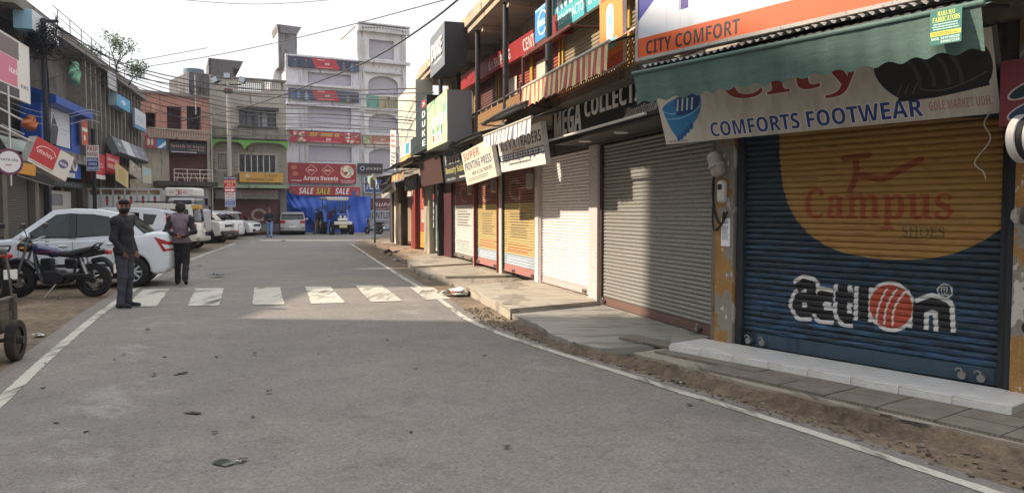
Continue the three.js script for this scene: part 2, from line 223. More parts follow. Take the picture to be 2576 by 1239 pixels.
function shutter(parent, { x0, x1, y0, y1, z = -.06, m, tex, p = .056, bar = RUST, barH = .11, each = true, rail = IRON, locks = [], rails = true, dent = 0 }) {
  const w = x1 - x0, H = y1 - y0 - barH, n = Math.max(3, Math.round(H / p)), q = H / n;
  const sh = part('rolling_shutter', b2(x0 - .04, x1 + .04, y0, y1, z - .03, z - .012), m ?? painted(0x8c8a86), parent);
  const geos = [], sm_ = tex ? mat(0xffffff, .62, { map: tex }) : m;
  if (!tex) for (let k = 0; k < 5; k++) { const o = rnd() * 3; geos.push(slatGeo(w, q, (a, b) => [a * w + o, b * q + o * 2])); }
  const list = [];
  for (let i = 0; i < n; i++) { const yy = y0 + barH + i * q; const g = tex ? slatGeo(w, q, (a, b) => [a, (i + b + barH / q) / (n + barH / q)]) : geos[i % 5];
    if (each) { const o = part('slat', g, sm_, sh); o.position.set(x0, yy, z + rr(-.0025, .0025)); } else list.push(g.clone().translate(x0, yy, z)); }
  if (!each) { part('slat_curtain', list, sm_, sh).userData.kind = 'stuff'; }
  const bg = b2(x0, x1, y0, y0 + barH, z - .008, z + .012); part('bottom_bar', [bg, b2(x0, x1, y0, y0 + .02, z + .0125, z + .03)], bar, sh);
  if (rails) for (const x of [x0 - .035, x1 + .035]) part('guide_rail', b2(x - .035, x + .035, y0 - .02, y1, z - .02, z + .05), rail, sh);
  for (const lx of locks) { const k = part('padlock', [toG(new THREE.CylinderGeometry(.032, .032, .05, 14)).rotateX(Math.PI / 2).translate(lx, y0 + .05, z + .055), toG(new THREE.TorusGeometry(.024, .007, 6, 12, Math.PI)).translate(lx - .035, y0 + .075, z + .05)], STEEL, sh); }
  return sh;
}
function sign(F, name, label, cat, o) { // o: s0 s1 y0 y1 d depth lean roll tex m frame
  const w = o.s1 - o.s0, h = o.y1 - o.y0, dep = o.depth ?? .08, g = thing(name, label, cat, F.at((o.s0 + o.s1) / 2, o.y0, o.d), 0, o.group);
  g.rotation.set(o.lean ?? 0, F.ry + (o.yaw ?? 0), o.roll ?? 0, 'YXZ');
  part('casing', b2(-w / 2, w / 2, 0, h, -dep, 0), o.m ?? DARK, g);
  const e = o.inset ?? .0;
  if (o.tex) { const f = new THREE.PlaneGeometry(w - 2 * e, h - 2 * e).translate(0, h / 2, .004); part('printed_face', f, mat(0xffffff, o.rough ?? .5, { map: o.tex }), g); }
  if (o.frame) { const t = .025; part('frame', [b2(-w / 2 - .006, w / 2 + .006, h - t, h + .006, -.02, .014), b2(-w / 2 - .006, w / 2 + .006, -.006, t, -.02, .014), b2(-w / 2 - .006, -w / 2 + t, t, h - t, -.02, .0135), b2(w / 2 - t, w / 2 + .006, t, h - t, -.02, .0135)], o.frame, g); }
  return g;
}
function awning(F, label, o) { // s0 s1 yb yf db df val tex vtex scal
  const g = thing('awning', label, 'awning', F.at((o.s0 + o.s1) / 2, o.yf - o.val, o.df)); g.rotation.y = F.ry;
  const w = o.s1 - o.s0, by = o.val, m = o.m ?? mat(0xffffff, .85, { map: o.tex, transmission: .12, thickness: 0 });
  const sheet = (fn, nu, nv) => { const pos = [], uv = [], idx = []; for (let j = 0; j <= nv; j++) for (let i = 0; i <= nu; i++) { const [x, y, z] = fn(i / nu, j / nv); pos.push(x, y, z); uv.push(i / nu, 1 - j / nv); if (i < nu && j < nv) { const a = j * (nu + 1) + i; idx.push(a, a + nu + 1, a + 1, a + 1, a + nu + 1, a + nu + 2); } } const q = new THREE.BufferGeometry(); q.setAttribute('position', new THREE.Float32BufferAttribute(pos, 3)); q.setAttribute('uv', new THREE.Float32BufferAttribute(uv, 2)); q.setIndex(idx); q.computeVertexNormals(); return q; };
  const N = o.scal ?? 14, nu = N * 8, sag = (a) => .012 * Math.sin(a * 23) + .008 * Math.sin(a * 57 + 1);
  part('canopy_cloth', sheet((a, b) => [(a - .5) * w, by + (o.yb - o.yf) * (1 - b) + (b > 0 && b < 1 ? -.02 : 0), -(o.df - o.db) * (1 - b)], nu, 8), m, g);
  part('valance', sheet((a, b) => [(a - .5) * w + .02 * Math.sin(a * 9) * b, by - b * (o.val - (.5 - .5 * Math.cos(2 * Math.PI * a * N)) * (o.sd ?? .05)) - .002, .012 + b * (o.fl ?? .02) + b * (sag(a) * 1.2 + (o.wav ?? .004) * Math.sin(a * N * 6.283))], nu, 6), o.vm ?? m, g);
  part('front_bar', rod([-w / 2 - .02, by, .006], [w / 2 + .02, by, .006], .022), o.barm ?? mat(0xa8a294, .6), g);
  for (const s of [-1, 1]) part('arm', rod([s * (w / 2 - .05), by - .01, 0], [s * (w / 2 - .05), by + (o.yb - o.yf) - .12, -(o.df - o.db) + .02], .014), IRON, g);
  return g;
}
const stripes = (cols, n, w = 512, h = 64, dirt = .2) => canvas(w, h, (x) => { for (let i = 0; i < n; i++) rect(x, cols[i % cols.length], i * w / n, 0, w / n + 1, h); wear(x, w, h, dirt); });

// ---------- the long shop row on the right ----------
const row = thing('market_building', 'two storey row of shuttered shops with an upper balcony and overhanging roof slab', 'building', R.at(0, 0, 0), R.ry);
{
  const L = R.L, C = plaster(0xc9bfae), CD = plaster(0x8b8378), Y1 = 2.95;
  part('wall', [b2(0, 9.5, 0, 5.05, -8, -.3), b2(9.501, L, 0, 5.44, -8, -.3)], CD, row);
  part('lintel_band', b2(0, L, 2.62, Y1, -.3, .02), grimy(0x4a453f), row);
  // bays: [left, right, kind]
  const jambs = [[0, .95, .18, grimy(0x4a3d36)], [1.75, 2.35, .2, plaster(0xd8cdb9)], [3.3, 4.2, .22, grimy(0x5c4a3e)], [6.5, 7.5, .12, painted(0x8e2420)], [9.7, 10.8, .14, plaster(0xb9ae98)], [12.6, 12.85, .2, painted(0x23272c)], [12.87, 14.1, .04, painted(0x541a1f)], [16.84, 17.0, .0, plaster(0xd6c9b8)], [19.42, 19.68, -.01, plaster(0xd9ccc0)], [22.22, 22.46, .0, plaster(0xdcd2ca)], [25.14, 25.5, .02, painted(0xd6cac6)]];
  for (const [a, b, d, m] of jambs) part('pillar', b2(a, b, 0, 2.62, -.3, d), m, row);
  part('door_jamb', b2(17.0, 17.07, .1, 2.5, -.2, .03), painted(0x9d2b22), row); part('door_jamb', b2(19.37, 19.418, .1, 2.5, -.2, .03), painted(0x9d2b22), row);
  part('pillar', b2(6.4, 6.498, 0, .85, -.2, .12), painted(0xc78b2a), row);
  // ground-floor shutters
  const sh = (x0, x1, y0, y1, o) => shutter(row, { x0, x1, y0, y1, z: -.07, ...o });
  sh(25.58, L + .05, .1, 2.6, { m: mat(0x93918a, .5, { map: T.metal }), bar: painted(0x7a5c52), locks: [25.66, 28.55], rail: painted(0x4a3231) });
  sh(22.54, 25.06, .18, 2.6, { m: mat(0xf3ebe8, .5, { map: T.metal }), bar: painted(0xcdbcb6), locks: [24.85], rail: painted(0xcbbdb8) });
  const ad = (rows, txt) => canvas(512, 768, (x, w, h) => { for (const [c, a, b] of rows) rect(x, c, 0, a * h, w, (b - a) * h + 1); txt(x, w, h); wear(x, w, h, .25, '70,60,45'); });
  const rnds = (x, w, h, cx, cy) => { x.strokeStyle = 'rgba(200,190,182,.45)'; x.lineWidth = w * .05; x.beginPath(); x.ellipse(cx * w, cy * h, w * .2, h * .09, .2, .6, 5.2); x.stroke(); };
  const yel = (c1) => ad([[c1, 0, .33], ['#b29a66', .33, .82], ['#97a3ad', .82, 1]], (x, w, h) => { rnds(x, w, h, .38, .2); fineLines(x, '#6b6650', w * .2, h * .42, w * .62, 9, h * .028); fineLines(x, '#b55a3a', w * .1, h * .72, w * .8, 3, h * .03); fineLines(x, '#c4c8cc', w * .08, h * .85, w * .84, 4, h * .033); });
  sh(19.76, 22.14, .2, 2.5, { tex: yel('#7f5040'), bar: painted(0xb98077), barH: .16, locks: [22.0, 20.6] });
  sh(17.14, 19.3, .2, 2.5, { tex: yel('#84503e'), bar: painted(0xb98077), barH: .16, locks: [17.3, 19.0] });
  sh(14.18, 16.76, .22, 2.5, { tex: ad([['#8f5044', 0, .33], ['#c4c0b8', .33, 1]], (x, w, h) => { rnds(x, w, h, .5, .2); fineLines(x, '#5c5a54', w * .12, h * .4, w * .7, 6, h * .035); fineLines(x, '#8b8a86', w * .1, h * .78, w * .8, 5, h * .03); }), bar: painted(0x8c7f74), locks: [14.4, 15.4, 16.5] });
  sh(10.92, 12.54, .22, 2.5, { m: mat(0x9fb0a3, .5, { map: T.metal }), bar: painted(0xc8bfae), each: true, locks: [12.2] });
  sh(7.62, 9.54, .2, 2.5, { tex: ad([['#a8493a', 0, .74], ['#b98f34', .74, 1]], (x, w, h) => { rnds(x, w, h, .5, .25); rect(x, '#d8c3ba', w * .15, h * .38, w * .7, h * .2); fineLines(x, '#b5442f', w * .2, h * .4, w * .6, 4, h * .04); }), bar: painted(0xcf9b2c) });
  sh(4.3, 6.05, .2, 2.5, { m: mat(0xb4a284, .5, { map: T.metal }), each: false });
  sh(2.42, 3.22, .18, 2.5, { m: mat(0xb9a88c, .5, { map: T.metal }), each: false });
  sh(1.0, 1.7, .18, 2.5, { m: mat(0x8d7a62, .5, { map: T.metal }), each: false });
  // little meter boxes high on the jambs
  for (const x of [19.5, 17.0, 22.3, 9.9]) part('meter_box', rbx(.16, .34, .14, .05, x, 2.18, .13), mat(0x8a8378, .6), row);
  // upper floor
  part('balcony_floor', b2(9.5, L + .3, 3.12, 3.22, -.3, .88), grimy(0x6d655c), row);
  part('upper_wall', [b2(9.5, L + .3, 4.92, 5.44, -.3, .0), b2(17.1, 17.5, 3.22, 4.92, -.3, 0), b2(9.5, 14.2, 3.22, 4.92, -.3, 0)], plaster(0xb8ab98), row);
  const US = [[14.3, 17.0, 0xa89476], [17.6, 19.2, 0x7a4f46], [19.5, 21.9, 0xae5c48], [22.05, 23.6, 0xaa5746], [23.85, 26.3, 0xaa9a7c], [26.6, 29.0, 0x988870]];
  for (const [a, b, c] of US) shutter(row, { x0: a, x1: b, y0: 3.24, y1: 4.92, z: -.05, m: mat(c, .55, { map: T.metal }), p: .062, bar: painted(0x7d4634), rail: painted(0xc9a24a) });
  for (const x of [20.6, 22.6]) { const n = part('pasted_notice', b2(x - .32, x + .32, 4.1, 4.5, -.02, -.017), mat(0xd8d2c8, .9, { map: canvas(128, 96, (c, w, h) => { rect(c, '#e2ddd3', 0, 0, w, h); fineLines(c, '#5b5750', 8, 10, 110, 6, 14); }) }), row); }
  // roof slab, its moulded fascia and soffit ribs
  part('roof_slab', b2(13.5, L + .6, 5.45, 5.6, -8, .88), plaster(0xb5aa9b), row);
  part('roof_slab', b2(8.5, 13.49, 4.9, 5.06, -8, .8), plaster(0xb0a594), row);
  part('fascia', [b2(13.48, L + .6, 5.47, 5.6, .881, .92), b2(13.46, L + .6, 5.602, 5.75, .8, .98), b2(13.46, L + .6, 5.752, 5.88, .7, .93)], plaster(0xc2b298), row);
  part('fascia', [b2(8.48, 13.45, 5.06, 5.22, .7, .88), b2(8.48, 13.45, 4.94, 5.058, .801, .85)], plaster(0xc2b298), row);
  for (let s = 15.2; s < L + .3; s += 1.95) part('soffit_beam', b2(s, s + .14, 5.33, 5.448, 0, .8), plaster(0xb5aa9b), row);
  for (const s of [16.4, 18.7, 20.65, 22.88, 25.36]) { part('balcony_post', rod([s, 3.22, .79], [s, 5.45, .79], .055, 12), grimy(0x30333b, .45), row); }
  part('drain_pipe', rod([27.35, 3.22, .5], [27.35, 5.45, .5], .05, 10), mat(0xc8c2b6, .5), row);
  // lattice balustrade in bays
  const rail = (a, b) => { const g = []; const y0 = 3.26, y1 = 3.63, st = .085; const seg = (p, q) => g.push(rod([p[0], p[1], .8], [q[0], q[1], .8], .011, 4)); const H = y1 - y0;
    for (let x = a - H; x < b; x += st) { for (const k of [1, -1]) { let xa = x, ya = k > 0 ? y0 : y1, xb = x + H, yb = k > 0 ? y1 : y0; if (xa < a) { ya += k * (a - xa); xa = a; } if (xb > b) { yb -= k * (xb - b); xb = b; } if (xb > xa) seg([xa, ya], [xb, yb]); } }
    const o = part('lattice_panel', g, plaster(0xb98f63), row); o.userData.kind = 'stuff'; part('handrail', rod([a, 3.7, .8], [b, 3.7, .8], .026, 8), grimy(0x5b5048), row); part('bottom_rail', b2(a, b, 3.2205, 3.26, .76, .84), plaster(0xa68a68), row); for (let x = a + .3; x < b; x += .45) part('rail_bracket', cyl(.018, .018, .08, x, 3.665, .8), plaster(0xc8b49a), row); };
  rail(18.78, 20.57); rail(20.73, 22.8); rail(22.96, 25.28); rail(25.44, L);
  part('wall_end_pier', b2(L + .07, L + .15, 0, 3.1, -1.2, -.1), grimy(0x8a8072), row);
}

// ---------- boards and awnings on the row ----------
{
  const g = sign(R, 'shop_sign', 'black fascia with raised pale letters MEGA COLLECTION and Boutique script', 'sign', { s0: 25.0, s1: 28.85, y0: 2.68, y1: 3.3, d: .6, depth: .06, m: mat(0x111216, .75) });
  const W = mat(0xf0eeec, .4); letters('MEGA', -1.8, -.64, .06, .5, .002, .012, W, g); letters('COLLECTION', -.5, 1.86, .22, .5, .002, .012, W, g);
  part('script_lettering', new THREE.PlaneGeometry(.95, .17).translate(1.3, .1, .004), mat(0xffffff, .5, { map: canvas(384, 96, (x, w, h) => { rect(x, '#15171c', 0, 0, w, h); tb(x, 'Boutique', 12, 10, w - 12, h - 8, '#15171c', 'italic bold 100px serif', '#e6e2df', 9, .3); }) }), g);
  part('lamp_rail', rod([-2.0, -.03, .25], [1.93, -.03, .25], .018, 8), WHITE, g); part('soffit_panel', b2(-1.93, 1.93, -.05, -.004, -.55, -.02), mat(0x23221f, .6), g);
  for (const x of [-1.0, .3]) part('downlight', cyl(.1, .1, .02, x, -.062, -.2, 20), mat(0xdedad2, .4), g);
}
const board = (lab, o, draw, W = 512, H = 256) => sign(R, 'shop_sign', lab, 'sign', { ...o, tex: canvas(W, H, (x, w, h) => { draw(x, w, h); wear(x, w, h, o.wear ?? .14); }) });
board('white flex board of V.K TRADERS with blue strip under the grey striped awning', { s0: 23.2, s1: 25.72, y0: 2.28, y1: 2.92, d: .95, lean: .14, m: WHITE }, (x, w, h) => { rect(x, '#dcd8cf', 0, 0, w, h); tb(x, 'M/S V.K TRADERS', 14, 40, w - 12, 112, '#23243c'); fineLines(x, '#a04038', 170, 120, 160, 1, 22); rect(x, '#2c3663', 0, 140, w, 46); for (let i = 0; i < 9; i++) rect(x, '#e6e4de', 14 + i * 56, 148, 48, 28); fineLines(x, '#2c3663', 14, 156, 480, 1, 24); fineLines(x, '#3b3b46', 110, 206, 290, 1, 26); });
board('drooping cream SUPER PRINTING PRESS board under the balcony', { s0: 20.6, s1: 23.15, y0: 2.17, y1: 2.88, d: 1.02, lean: .18, roll: .035, m: WHITE }, (x, w, h) => { rect(x, '#d9d2bd', 0, 0, w, h); tb(x, 'SUPER', 30, 14, 320, 74, '#a9564a'); tb(x, 'PRINTING PRESS', 24, 92, w - 30, 150, '#2c355f'); tb(x, 'ARMY & CIVIL PRINTERS', 130, 170, w - 40, 196, '#2f2f36'); fineLines(x, '#6b675e', 30, 212, 450, 2, 14); });
board('black Paris Beauty Saloon board beside the cream printing press board', { s0: 17.6, s1: 20.6, y0: 2.28, y1: 3.04, d: .9, lean: .1, m: DARK }, (x, w, h) => { rect(x, '#24262a', 0, 0, w, h); tb(x, 'Paris', 40, 20, 330, 110, '#9b9793'); tb(x, 'Beauty Saloon', 30, 128, w - 40, 196, '#d9d07a', '100px serif'); tb(x, 'Ladies & Gents', 40, 214, 220, 238, '#d8d6d0', '100px sans-serif'); fineLines(x, '#d8d6d0', 280, 218, 200, 1, 30); });
board('bare dark brown sign panel beside the black Paris board', { s0: 13.9, s1: 17.3, y0: 2.32, y1: 3.02, d: .9, lean: .12, m: DARK, wear: .5 }, (x, w, h) => { rect(x, '#4a2c24', 0, 0, w, h); }, 256, 64);
board('small black board with worn letters under the green and orange awning', { s0: 8.3, s1: 11.2, y0: 2.35, y1: 2.85, d: .62, lean: .05, m: DARK }, (x, w, h) => { rect(x, '#2a2a2c', 0, 0, w, h); tb(x, 'RS', 80, 40, 180, 100, '#6d6a66'); }, 256, 128);
board('torn pale board with black script at the far end of the row', { s0: 1.6, s1: 6.4, y0: 2.3, y1: 2.95, d: .75, lean: .22, roll: .05, m: WHITE, wear: .4 }, (x, w, h) => { rect(x, '#c9c2b3', 0, 0, w, h); fineLines(x, '#3a352f', 30, 84, 200, 1, 40); rect(x, '#4a453e', 0, 0, w, 60); }, 256, 128);
board('grey steel hood panel above the far torn board', { s0: 4.6, s1: 6.6, y0: 2.72, y1: 3.0, d: 1.15, lean: -.5, m: STEEL }, (x, w, h) => rect(x, '#9aa0a8', 0, 0, w, h), 64, 64);
// tall advertising boxes
{
  board('tall pale green advertising lightbox with figures and a DUKE plate', { s0: 17.9, s1: 20.46, y0: 3.08, y1: 4.2, d: 1.42, depth: .55, m: mat(0x6d7076, .5) }, (x, w, h) => { rect(x, '#b7d6a4', 0, 0, w, h); for (let i = 0; i < 26; i++) { x.fillStyle = ['#8fc28a', '#cfe3ae', '#dcecc4', '#77ad86', '#a6cfc0'][i % 5]; x.beginPath(); x.ellipse(rnd() * w, rnd() * h * .8, rr(8, 24), rr(30, 90), rr(-.6, .6), 0, 7); x.fill(); } for (const [a, c] of [[.34, '#5e8f9a'], [.56, '#7a9f6a'], [.75, '#4e7f86']]) { x.fillStyle = c; x.fillRect(a * w - 14, h * .4, 28, h * .4); x.fillStyle = '#d7b79a'; x.beginPath(); x.arc(a * w, h * .3, 13, 0, 7); x.fill(); x.fillStyle = '#e8e6da'; x.fillRect(a * w - 20, h * .36, 40, h * .24); } rect(x, '#f0efe9', w * .3, h * .72, w * .42, h * .2); rect(x, '#d5512f', w * .31, h * .75, w * .08, h * .14); tb(x, 'DUKE', w * .42, h * .76, w * .7, h * .89, '#3a3d44'); }, 384, 384);
  const d2 = sign(R, 'shop_sign', 'slanting charcoal DUKE sign box standing above the green lightbox', 'sign', { s0: 18.4, s1: 20.2, y0: 4.78, y1: 5.72, d: 1.42, depth: .5, m: painted(0x2b2e34), tex: canvas(256, 160, (x, w, h) => { rect(x, '#70757b', 0, 0, w, h); fineLines(x, '#b9bcc0', 60, 112, 150, 1, 20); wear(x, w, h, .1); }) });
  letters('DUKE', -.6, .66, .32, .7, .004, .025, mat(0xe6e4e2, .4), d2);
  board('tall dark DUKE lightbox with letters running down its edge', { s0: 14.0, s1: 16.6, y0: 3.25, y1: 4.68, d: 1.2, depth: .4, m: painted(0x1e2a2c) }, (x, w, h) => { rect(x, '#243235', 0, 0, w, h); rect(x, '#b5343a', w * .68, h * .06, w * .24, h * .13); tb(x, '>', w * .73, h * .08, w * .87, h * .17, '#efe8e6'); 'DUKE'.split('').forEach((c, i) => tb(x, c, w * .7, h * (.26 + i * .18), w * .9, h * (.38 + i * .18), '#e8e8e8')); }, 192, 320);
  board('faded cream hoarding box at the far end of the upper floor', { s0: 10.9, s1: 14.7, y0: 3.75, y1: 5.4, d: 1.2, depth: .5, m: mat(0xaaa79d, .7) }, (x, w, h) => { rect(x, '#d7d2c0', 0, 0, w, h); for (let i = 0; i < 6; i++) rect(x, 'rgba(185,169,140,.4)', w * (.1 + i * .14), h * .2, w * .09, h * .3); }, 256, 160);
  board('small blue, white and yellow poster board below the cream hoarding', { s0: 11.6, s1: 13.9, y0: 3.05, y1: 3.72, d: 1.24, m: WHITE }, (x, w, h) => { rect(x, '#e9e6da', 0, 0, w, h); rect(x, '#4da3bf', w * .55, h * .05, w * .35, h * .5); rect(x, '#d9a63a', 0, h * .6, w, h * .4); fineLines(x, '#f0efe6', w * .1, h * .7, w * .7, 2, h * .12); }, 192, 128);
  sign(R, 'shop_sign', 'white cloth banner with red script hanging at the end of the far row', 'banner', { s0: 9.4, s1: 10.9, y0: 3.05, y1: 4.4, d: 1.3, depth: .01, roll: -.12, m: WHITE, tex: canvas(128, 160, (x, w, h) => { rect(x, '#dedad2', 0, 0, w, h); fineLines(x, '#b0393a', 14, 16, 100, 3, 22); fineLines(x, '#4c4a50', 14, 90, 100, 4, 16); }) });
  sign(R, 'shop_sign', 'slim vertical DUKE strip on the dark jamb beside the green shutter', 'sign', { s0: 12.6, s1: 12.85, y0: 1.0, y1: 2.15, d: .33, depth: .008, m: DARK, tex: canvas(64, 256, (x, w, h) => { rect(x, '#1e2125', 0, 0, w, h); rect(x, '#b8323a', 12, 8, 40, 36); 'DUKE'.split('').forEach((c, i) => tb(x, c, 14, 62 + i * 48, 50, 98 + i * 48, '#e8e8e8')); }) });
}
// upper storey boards
{
  const rs = sign(R, 'shop_sign', 'long red fascia box reading M/s SHOPPING CENTRE under the roof slab', 'sign', { s0: 16.6, s1: 24.3, y0: 4.7, y1: 5.05, d: .26, depth: .22, roll: -.032, lean: .12, m: painted(0x8e2320), tex: canvas(1024, 64, (x, w, h) => { rect(x, '#a3282a', 0, 0, w, h); tb(x, 'M/s SHOPPING', 400, 14, 640, 52, '#e6dcda'); tb(x, 'CENTRE', 760, 12, 900, 54, '#e6dcda'); wear(x, w, h, .2); }) });
  sign(R, 'shop_sign', 'square blue lightbox with a white ringed DELL logo on the balcony', 'sign', { s0: 24.1, s1: 24.85, y0: 4.45, y1: 5.0, d: .6, depth: .06, m: WHITE, tex: canvas(192, 160, (x, w, h) => { rect(x, '#2f86c0', 0, 0, w, h); rect(x, '#8fc3e2', 0, 0, w, 14); x.strokeStyle = '#f2f4f6'; x.lineWidth = 8; x.beginPath(); x.arc(w / 2, h / 2, 56, 0, 7); x.stroke(); tb(x, 'DELL', w / 2 - 40, h / 2 - 15, w / 2 + 40, h / 2 + 15, '#f2f4f6'); }) });
  sign(R, 'shop_sign', 'teal AVI Services and Computers board under the roof slab', 'sign', { s0: 24.2, s1: 28.8, y0: 4.62, y1: 5.38, d: .25, depth: .06, lean: .08, m: WHITE, tex: canvas(1024, 192, (x, w, h) => { rect(x, '#2b7f92', 0, 0, w, 110); rect(x, '#54b3bd', 0, 110, w, 82); tb(x, 'AVI', 20, 24, 190, 110, '#d6dcdc'); tb(x, 'Services & Computers', 210, 26, 940, 96, '#cfe0e0', '100px sans-serif'); tb(x, 'CONTRACTOR & GENERAL ORDER SUPPLIERS', 30, 128, 960, 168, '#e8eeee', '100px sans-serif'); wear(x, w, h, .1); }) });
  sign(R, 'shop_sign', 'narrow orange vertical poster board showing a white appliance', 'sign', { s0: 27.68, s1: 28.36, y0: 3.3, y1: 4.75, d: .9, depth: .05, roll: .03, m: WHITE, tex: canvas(256, 448, (x, w, h) => { rect(x, '#dd8b3c', 0, 0, w, h); for (const [a, c] of [[.25, '#8d97a8'], [.5, '#e9e4dc'], [.75, '#6d6f86']]) { x.fillStyle = c; x.beginPath(); x.ellipse(a * w, h * .22, 22, 44, 0, 0, 7); x.fill(); } rect(x, '#c9573c', 16, h * .38, w - 40, 12); x.fillStyle = '#dfe7ea'; x.beginPath(); x.roundRect(w * .3, h * .46, w * .32, h * .32, 36); x.fill(); x.fillStyle = '#86b9c6'; x.beginPath(); x.arc(w * .46, h * .6, 22, 0, 7); x.fill(); rect(x, '#7cc0cf', w * .22, h * .76, w * .56, h * .08); rect(x, '#cf5b45', 0, h * .9, w, h * .1); wear(x, w, h, .1); }) });
  const fr = thing('hanging_frame', 'empty rusty steel sign frame bracketed off the balcony above the striped awning', 'frame', R.at(25.2, 3.55, 1.25), R.ry); part('top_bar', b2(-.3, 1.9, .46, .5, -.2, -.16), RUST, fr); for (const x of [-.28]) part('upright', b2(x - .02, x + .02, -.1, .459, -.2, -.16), RUST, fr); part('bottom_bar', b2(-.3, .2, -.14, -.101, -.2, -.16), RUST, fr); part('tie_bar', b2(-.42, -.38, -.2, .1, -.2, -.16), RUST, fr); part('wall_stay', rod([1.85, .48, -.18], [1.85, .48, -1.2], .02), RUST, fr);
}
awning(R, 'red and cream striped awning with scalloped valance above the MEGA COLLECTION sign', { s0: 25.5, s1: 28.75, yb: 3.68, yf: 3.44, db: .84, df: 1.25, val: .33, scal: 16, sd: .03, tex: stripes(['#a9534b', '#d8c592'], 34) });
awning(R, 'grey and white striped awning above the V.K TRADERS board', { s0: 23.25, s1: 26.1, yb: 3.18, yf: 2.93, db: .75, df: 1.3, val: .25, scal: 14, sd: .03, tex: stripes(['#6b6d7c', '#d4d1cb', '#d4d1cb'], 36) });
awning(R, 'small green and orange striped awning over the black board', { s0: 8.4, s1: 11.5, yb: 3.1, yf: 2.95, db: .6, df: 1.1, val: .3, scal: 3, sd: .02, tex: stripes(['#c96f4c', '#7fb55e'], 7) });
awning(R, 'short maroon and white striped awning low over the red shutter', { s0: 8.9, s1: 10.4, yb: 2.5, yf: 2.42, db: .2, df: .6, val: .32, scal: 4, sd: .02, tex: stripes(['#6d3531', '#cdc3b6'], 9) });
// corrugated sheets over the pavement shops
function corr(F, label, s0, s1, yb, yf, db, df, col, group) {
  const g = thing('corrugated_canopy', label, 'canopy', F.at((s0 + s1) / 2, yf, df), F.ry, group), w = s1 - s0, n = Math.round(w / .02), pos = [], uv = [], idx = [];
  for (let j = 0; j <= 6; j++) for (let i = 0; i <= n; i++) { const x = (i / n - .5) * w, k = j / 6; pos.push(x + (j === 6 ? 0 : 0), (yb - yf) * (1 - k) + .016 * Math.sin(x / .076 * 6.283) + .02 * Math.sin(x * 1.7 + k), -(df - db) * (1 - k) + (j === 6 ? .05 * (fbm(x * 3, 5, 99, 3) - .5) : 0)); uv.push(x, k * (df - db)); if (i < n && j < 6) { const a = j * (n + 1) + i; idx.push(a, a + n + 1, a + 1, a + 1, a + n + 1, a + n + 2); } }
  const q = new THREE.BufferGeometry(); q.setAttribute('position', new THREE.Float32BufferAttribute(pos, 3)); q.setAttribute('uv', new THREE.Float32BufferAttribute(uv, 2)); q.setIndex(idx); q.computeVertexNormals();
  part('corrugated_sheet', q, grimy(col, .6), g); part('purlin', rod([-w / 2, -.035, -.06], [w / 2, -.035, -.06], .02), IRON, g);
  for (const s of [-1, 1]) part('bracket', rod([s * (w / 2 - .1), -.05, -.06], [s * (w / 2 - .1), (yb - yf) - .35, -(df - db) + .0], .012), IRON, g);
}
corr(R, 'rusty brown corrugated canopy above the black Paris board', 16.4, 19.8, 3.4, 3.16, .25, 1.25, 0x7a5a48);
corr(R, 'dark green corrugated canopy over the far shops', 7.6, 14.6, 3.35, 3.12, .1, 1.4, 0x2e3a36);
corr(R, 'dark corrugated canopy above the cream printing press board', 19.9, 23.0, 3.3, 3.04, .1, 1.3, 0x2c2c2e);
corr(R, 'grey corrugated canopy between the two striped awnings', 23.1, 25.9, 3.46, 3.18, .1, 1.35, 0x8b857c);
corr(R, 'ragged grey tin canopy at the far end of the row', .2, 6.6, 3.2, 2.92, .0, 1.5, 0x8a8a84);
{ const t = thing('scrap_tarpaulin', 'ragged pale green tarpaulin scrap hanging off the far tin canopy', 'tarpaulin', R.at(5.4, 2.75, 1.55), R.ry); const pos = [], idx = [], n = 14; for (let j = 0; j <= n; j++) for (let i = 0; i <= n; i++) { const a = i / n, b = j / n; pos.push((a - .5) * 2.6 * (1 - b * .5), .3 - b * (.35 + .2 * Math.sin(a * 7)), .1 * Math.sin(a * 9 + b * 3)); if (i < n && j < n) { const o = j * (n + 1) + i; idx.push(o, o + n + 1, o + 1, o + 1, o + n + 1, o + n + 2); } } const g = new THREE.BufferGeometry(); g.setAttribute('position', new THREE.Float32BufferAttribute(pos, 3)); g.setIndex(idx); g.computeVertexNormals(); part('cloth', g, mat(0x9fb3a2, .8), t); }
{ const t = thing('steel_post', 'slim blue steel post at the far corner of the row', 'post', R.at(-.15, 0, .9)); part('pole', cyl(.05, .05, 2.9, 0, 1.45, 0), painted(0x4b5f66), t); part('foot_plate', b2(-.1, .1, 0, .02, -.1, .1), IRON, t); }

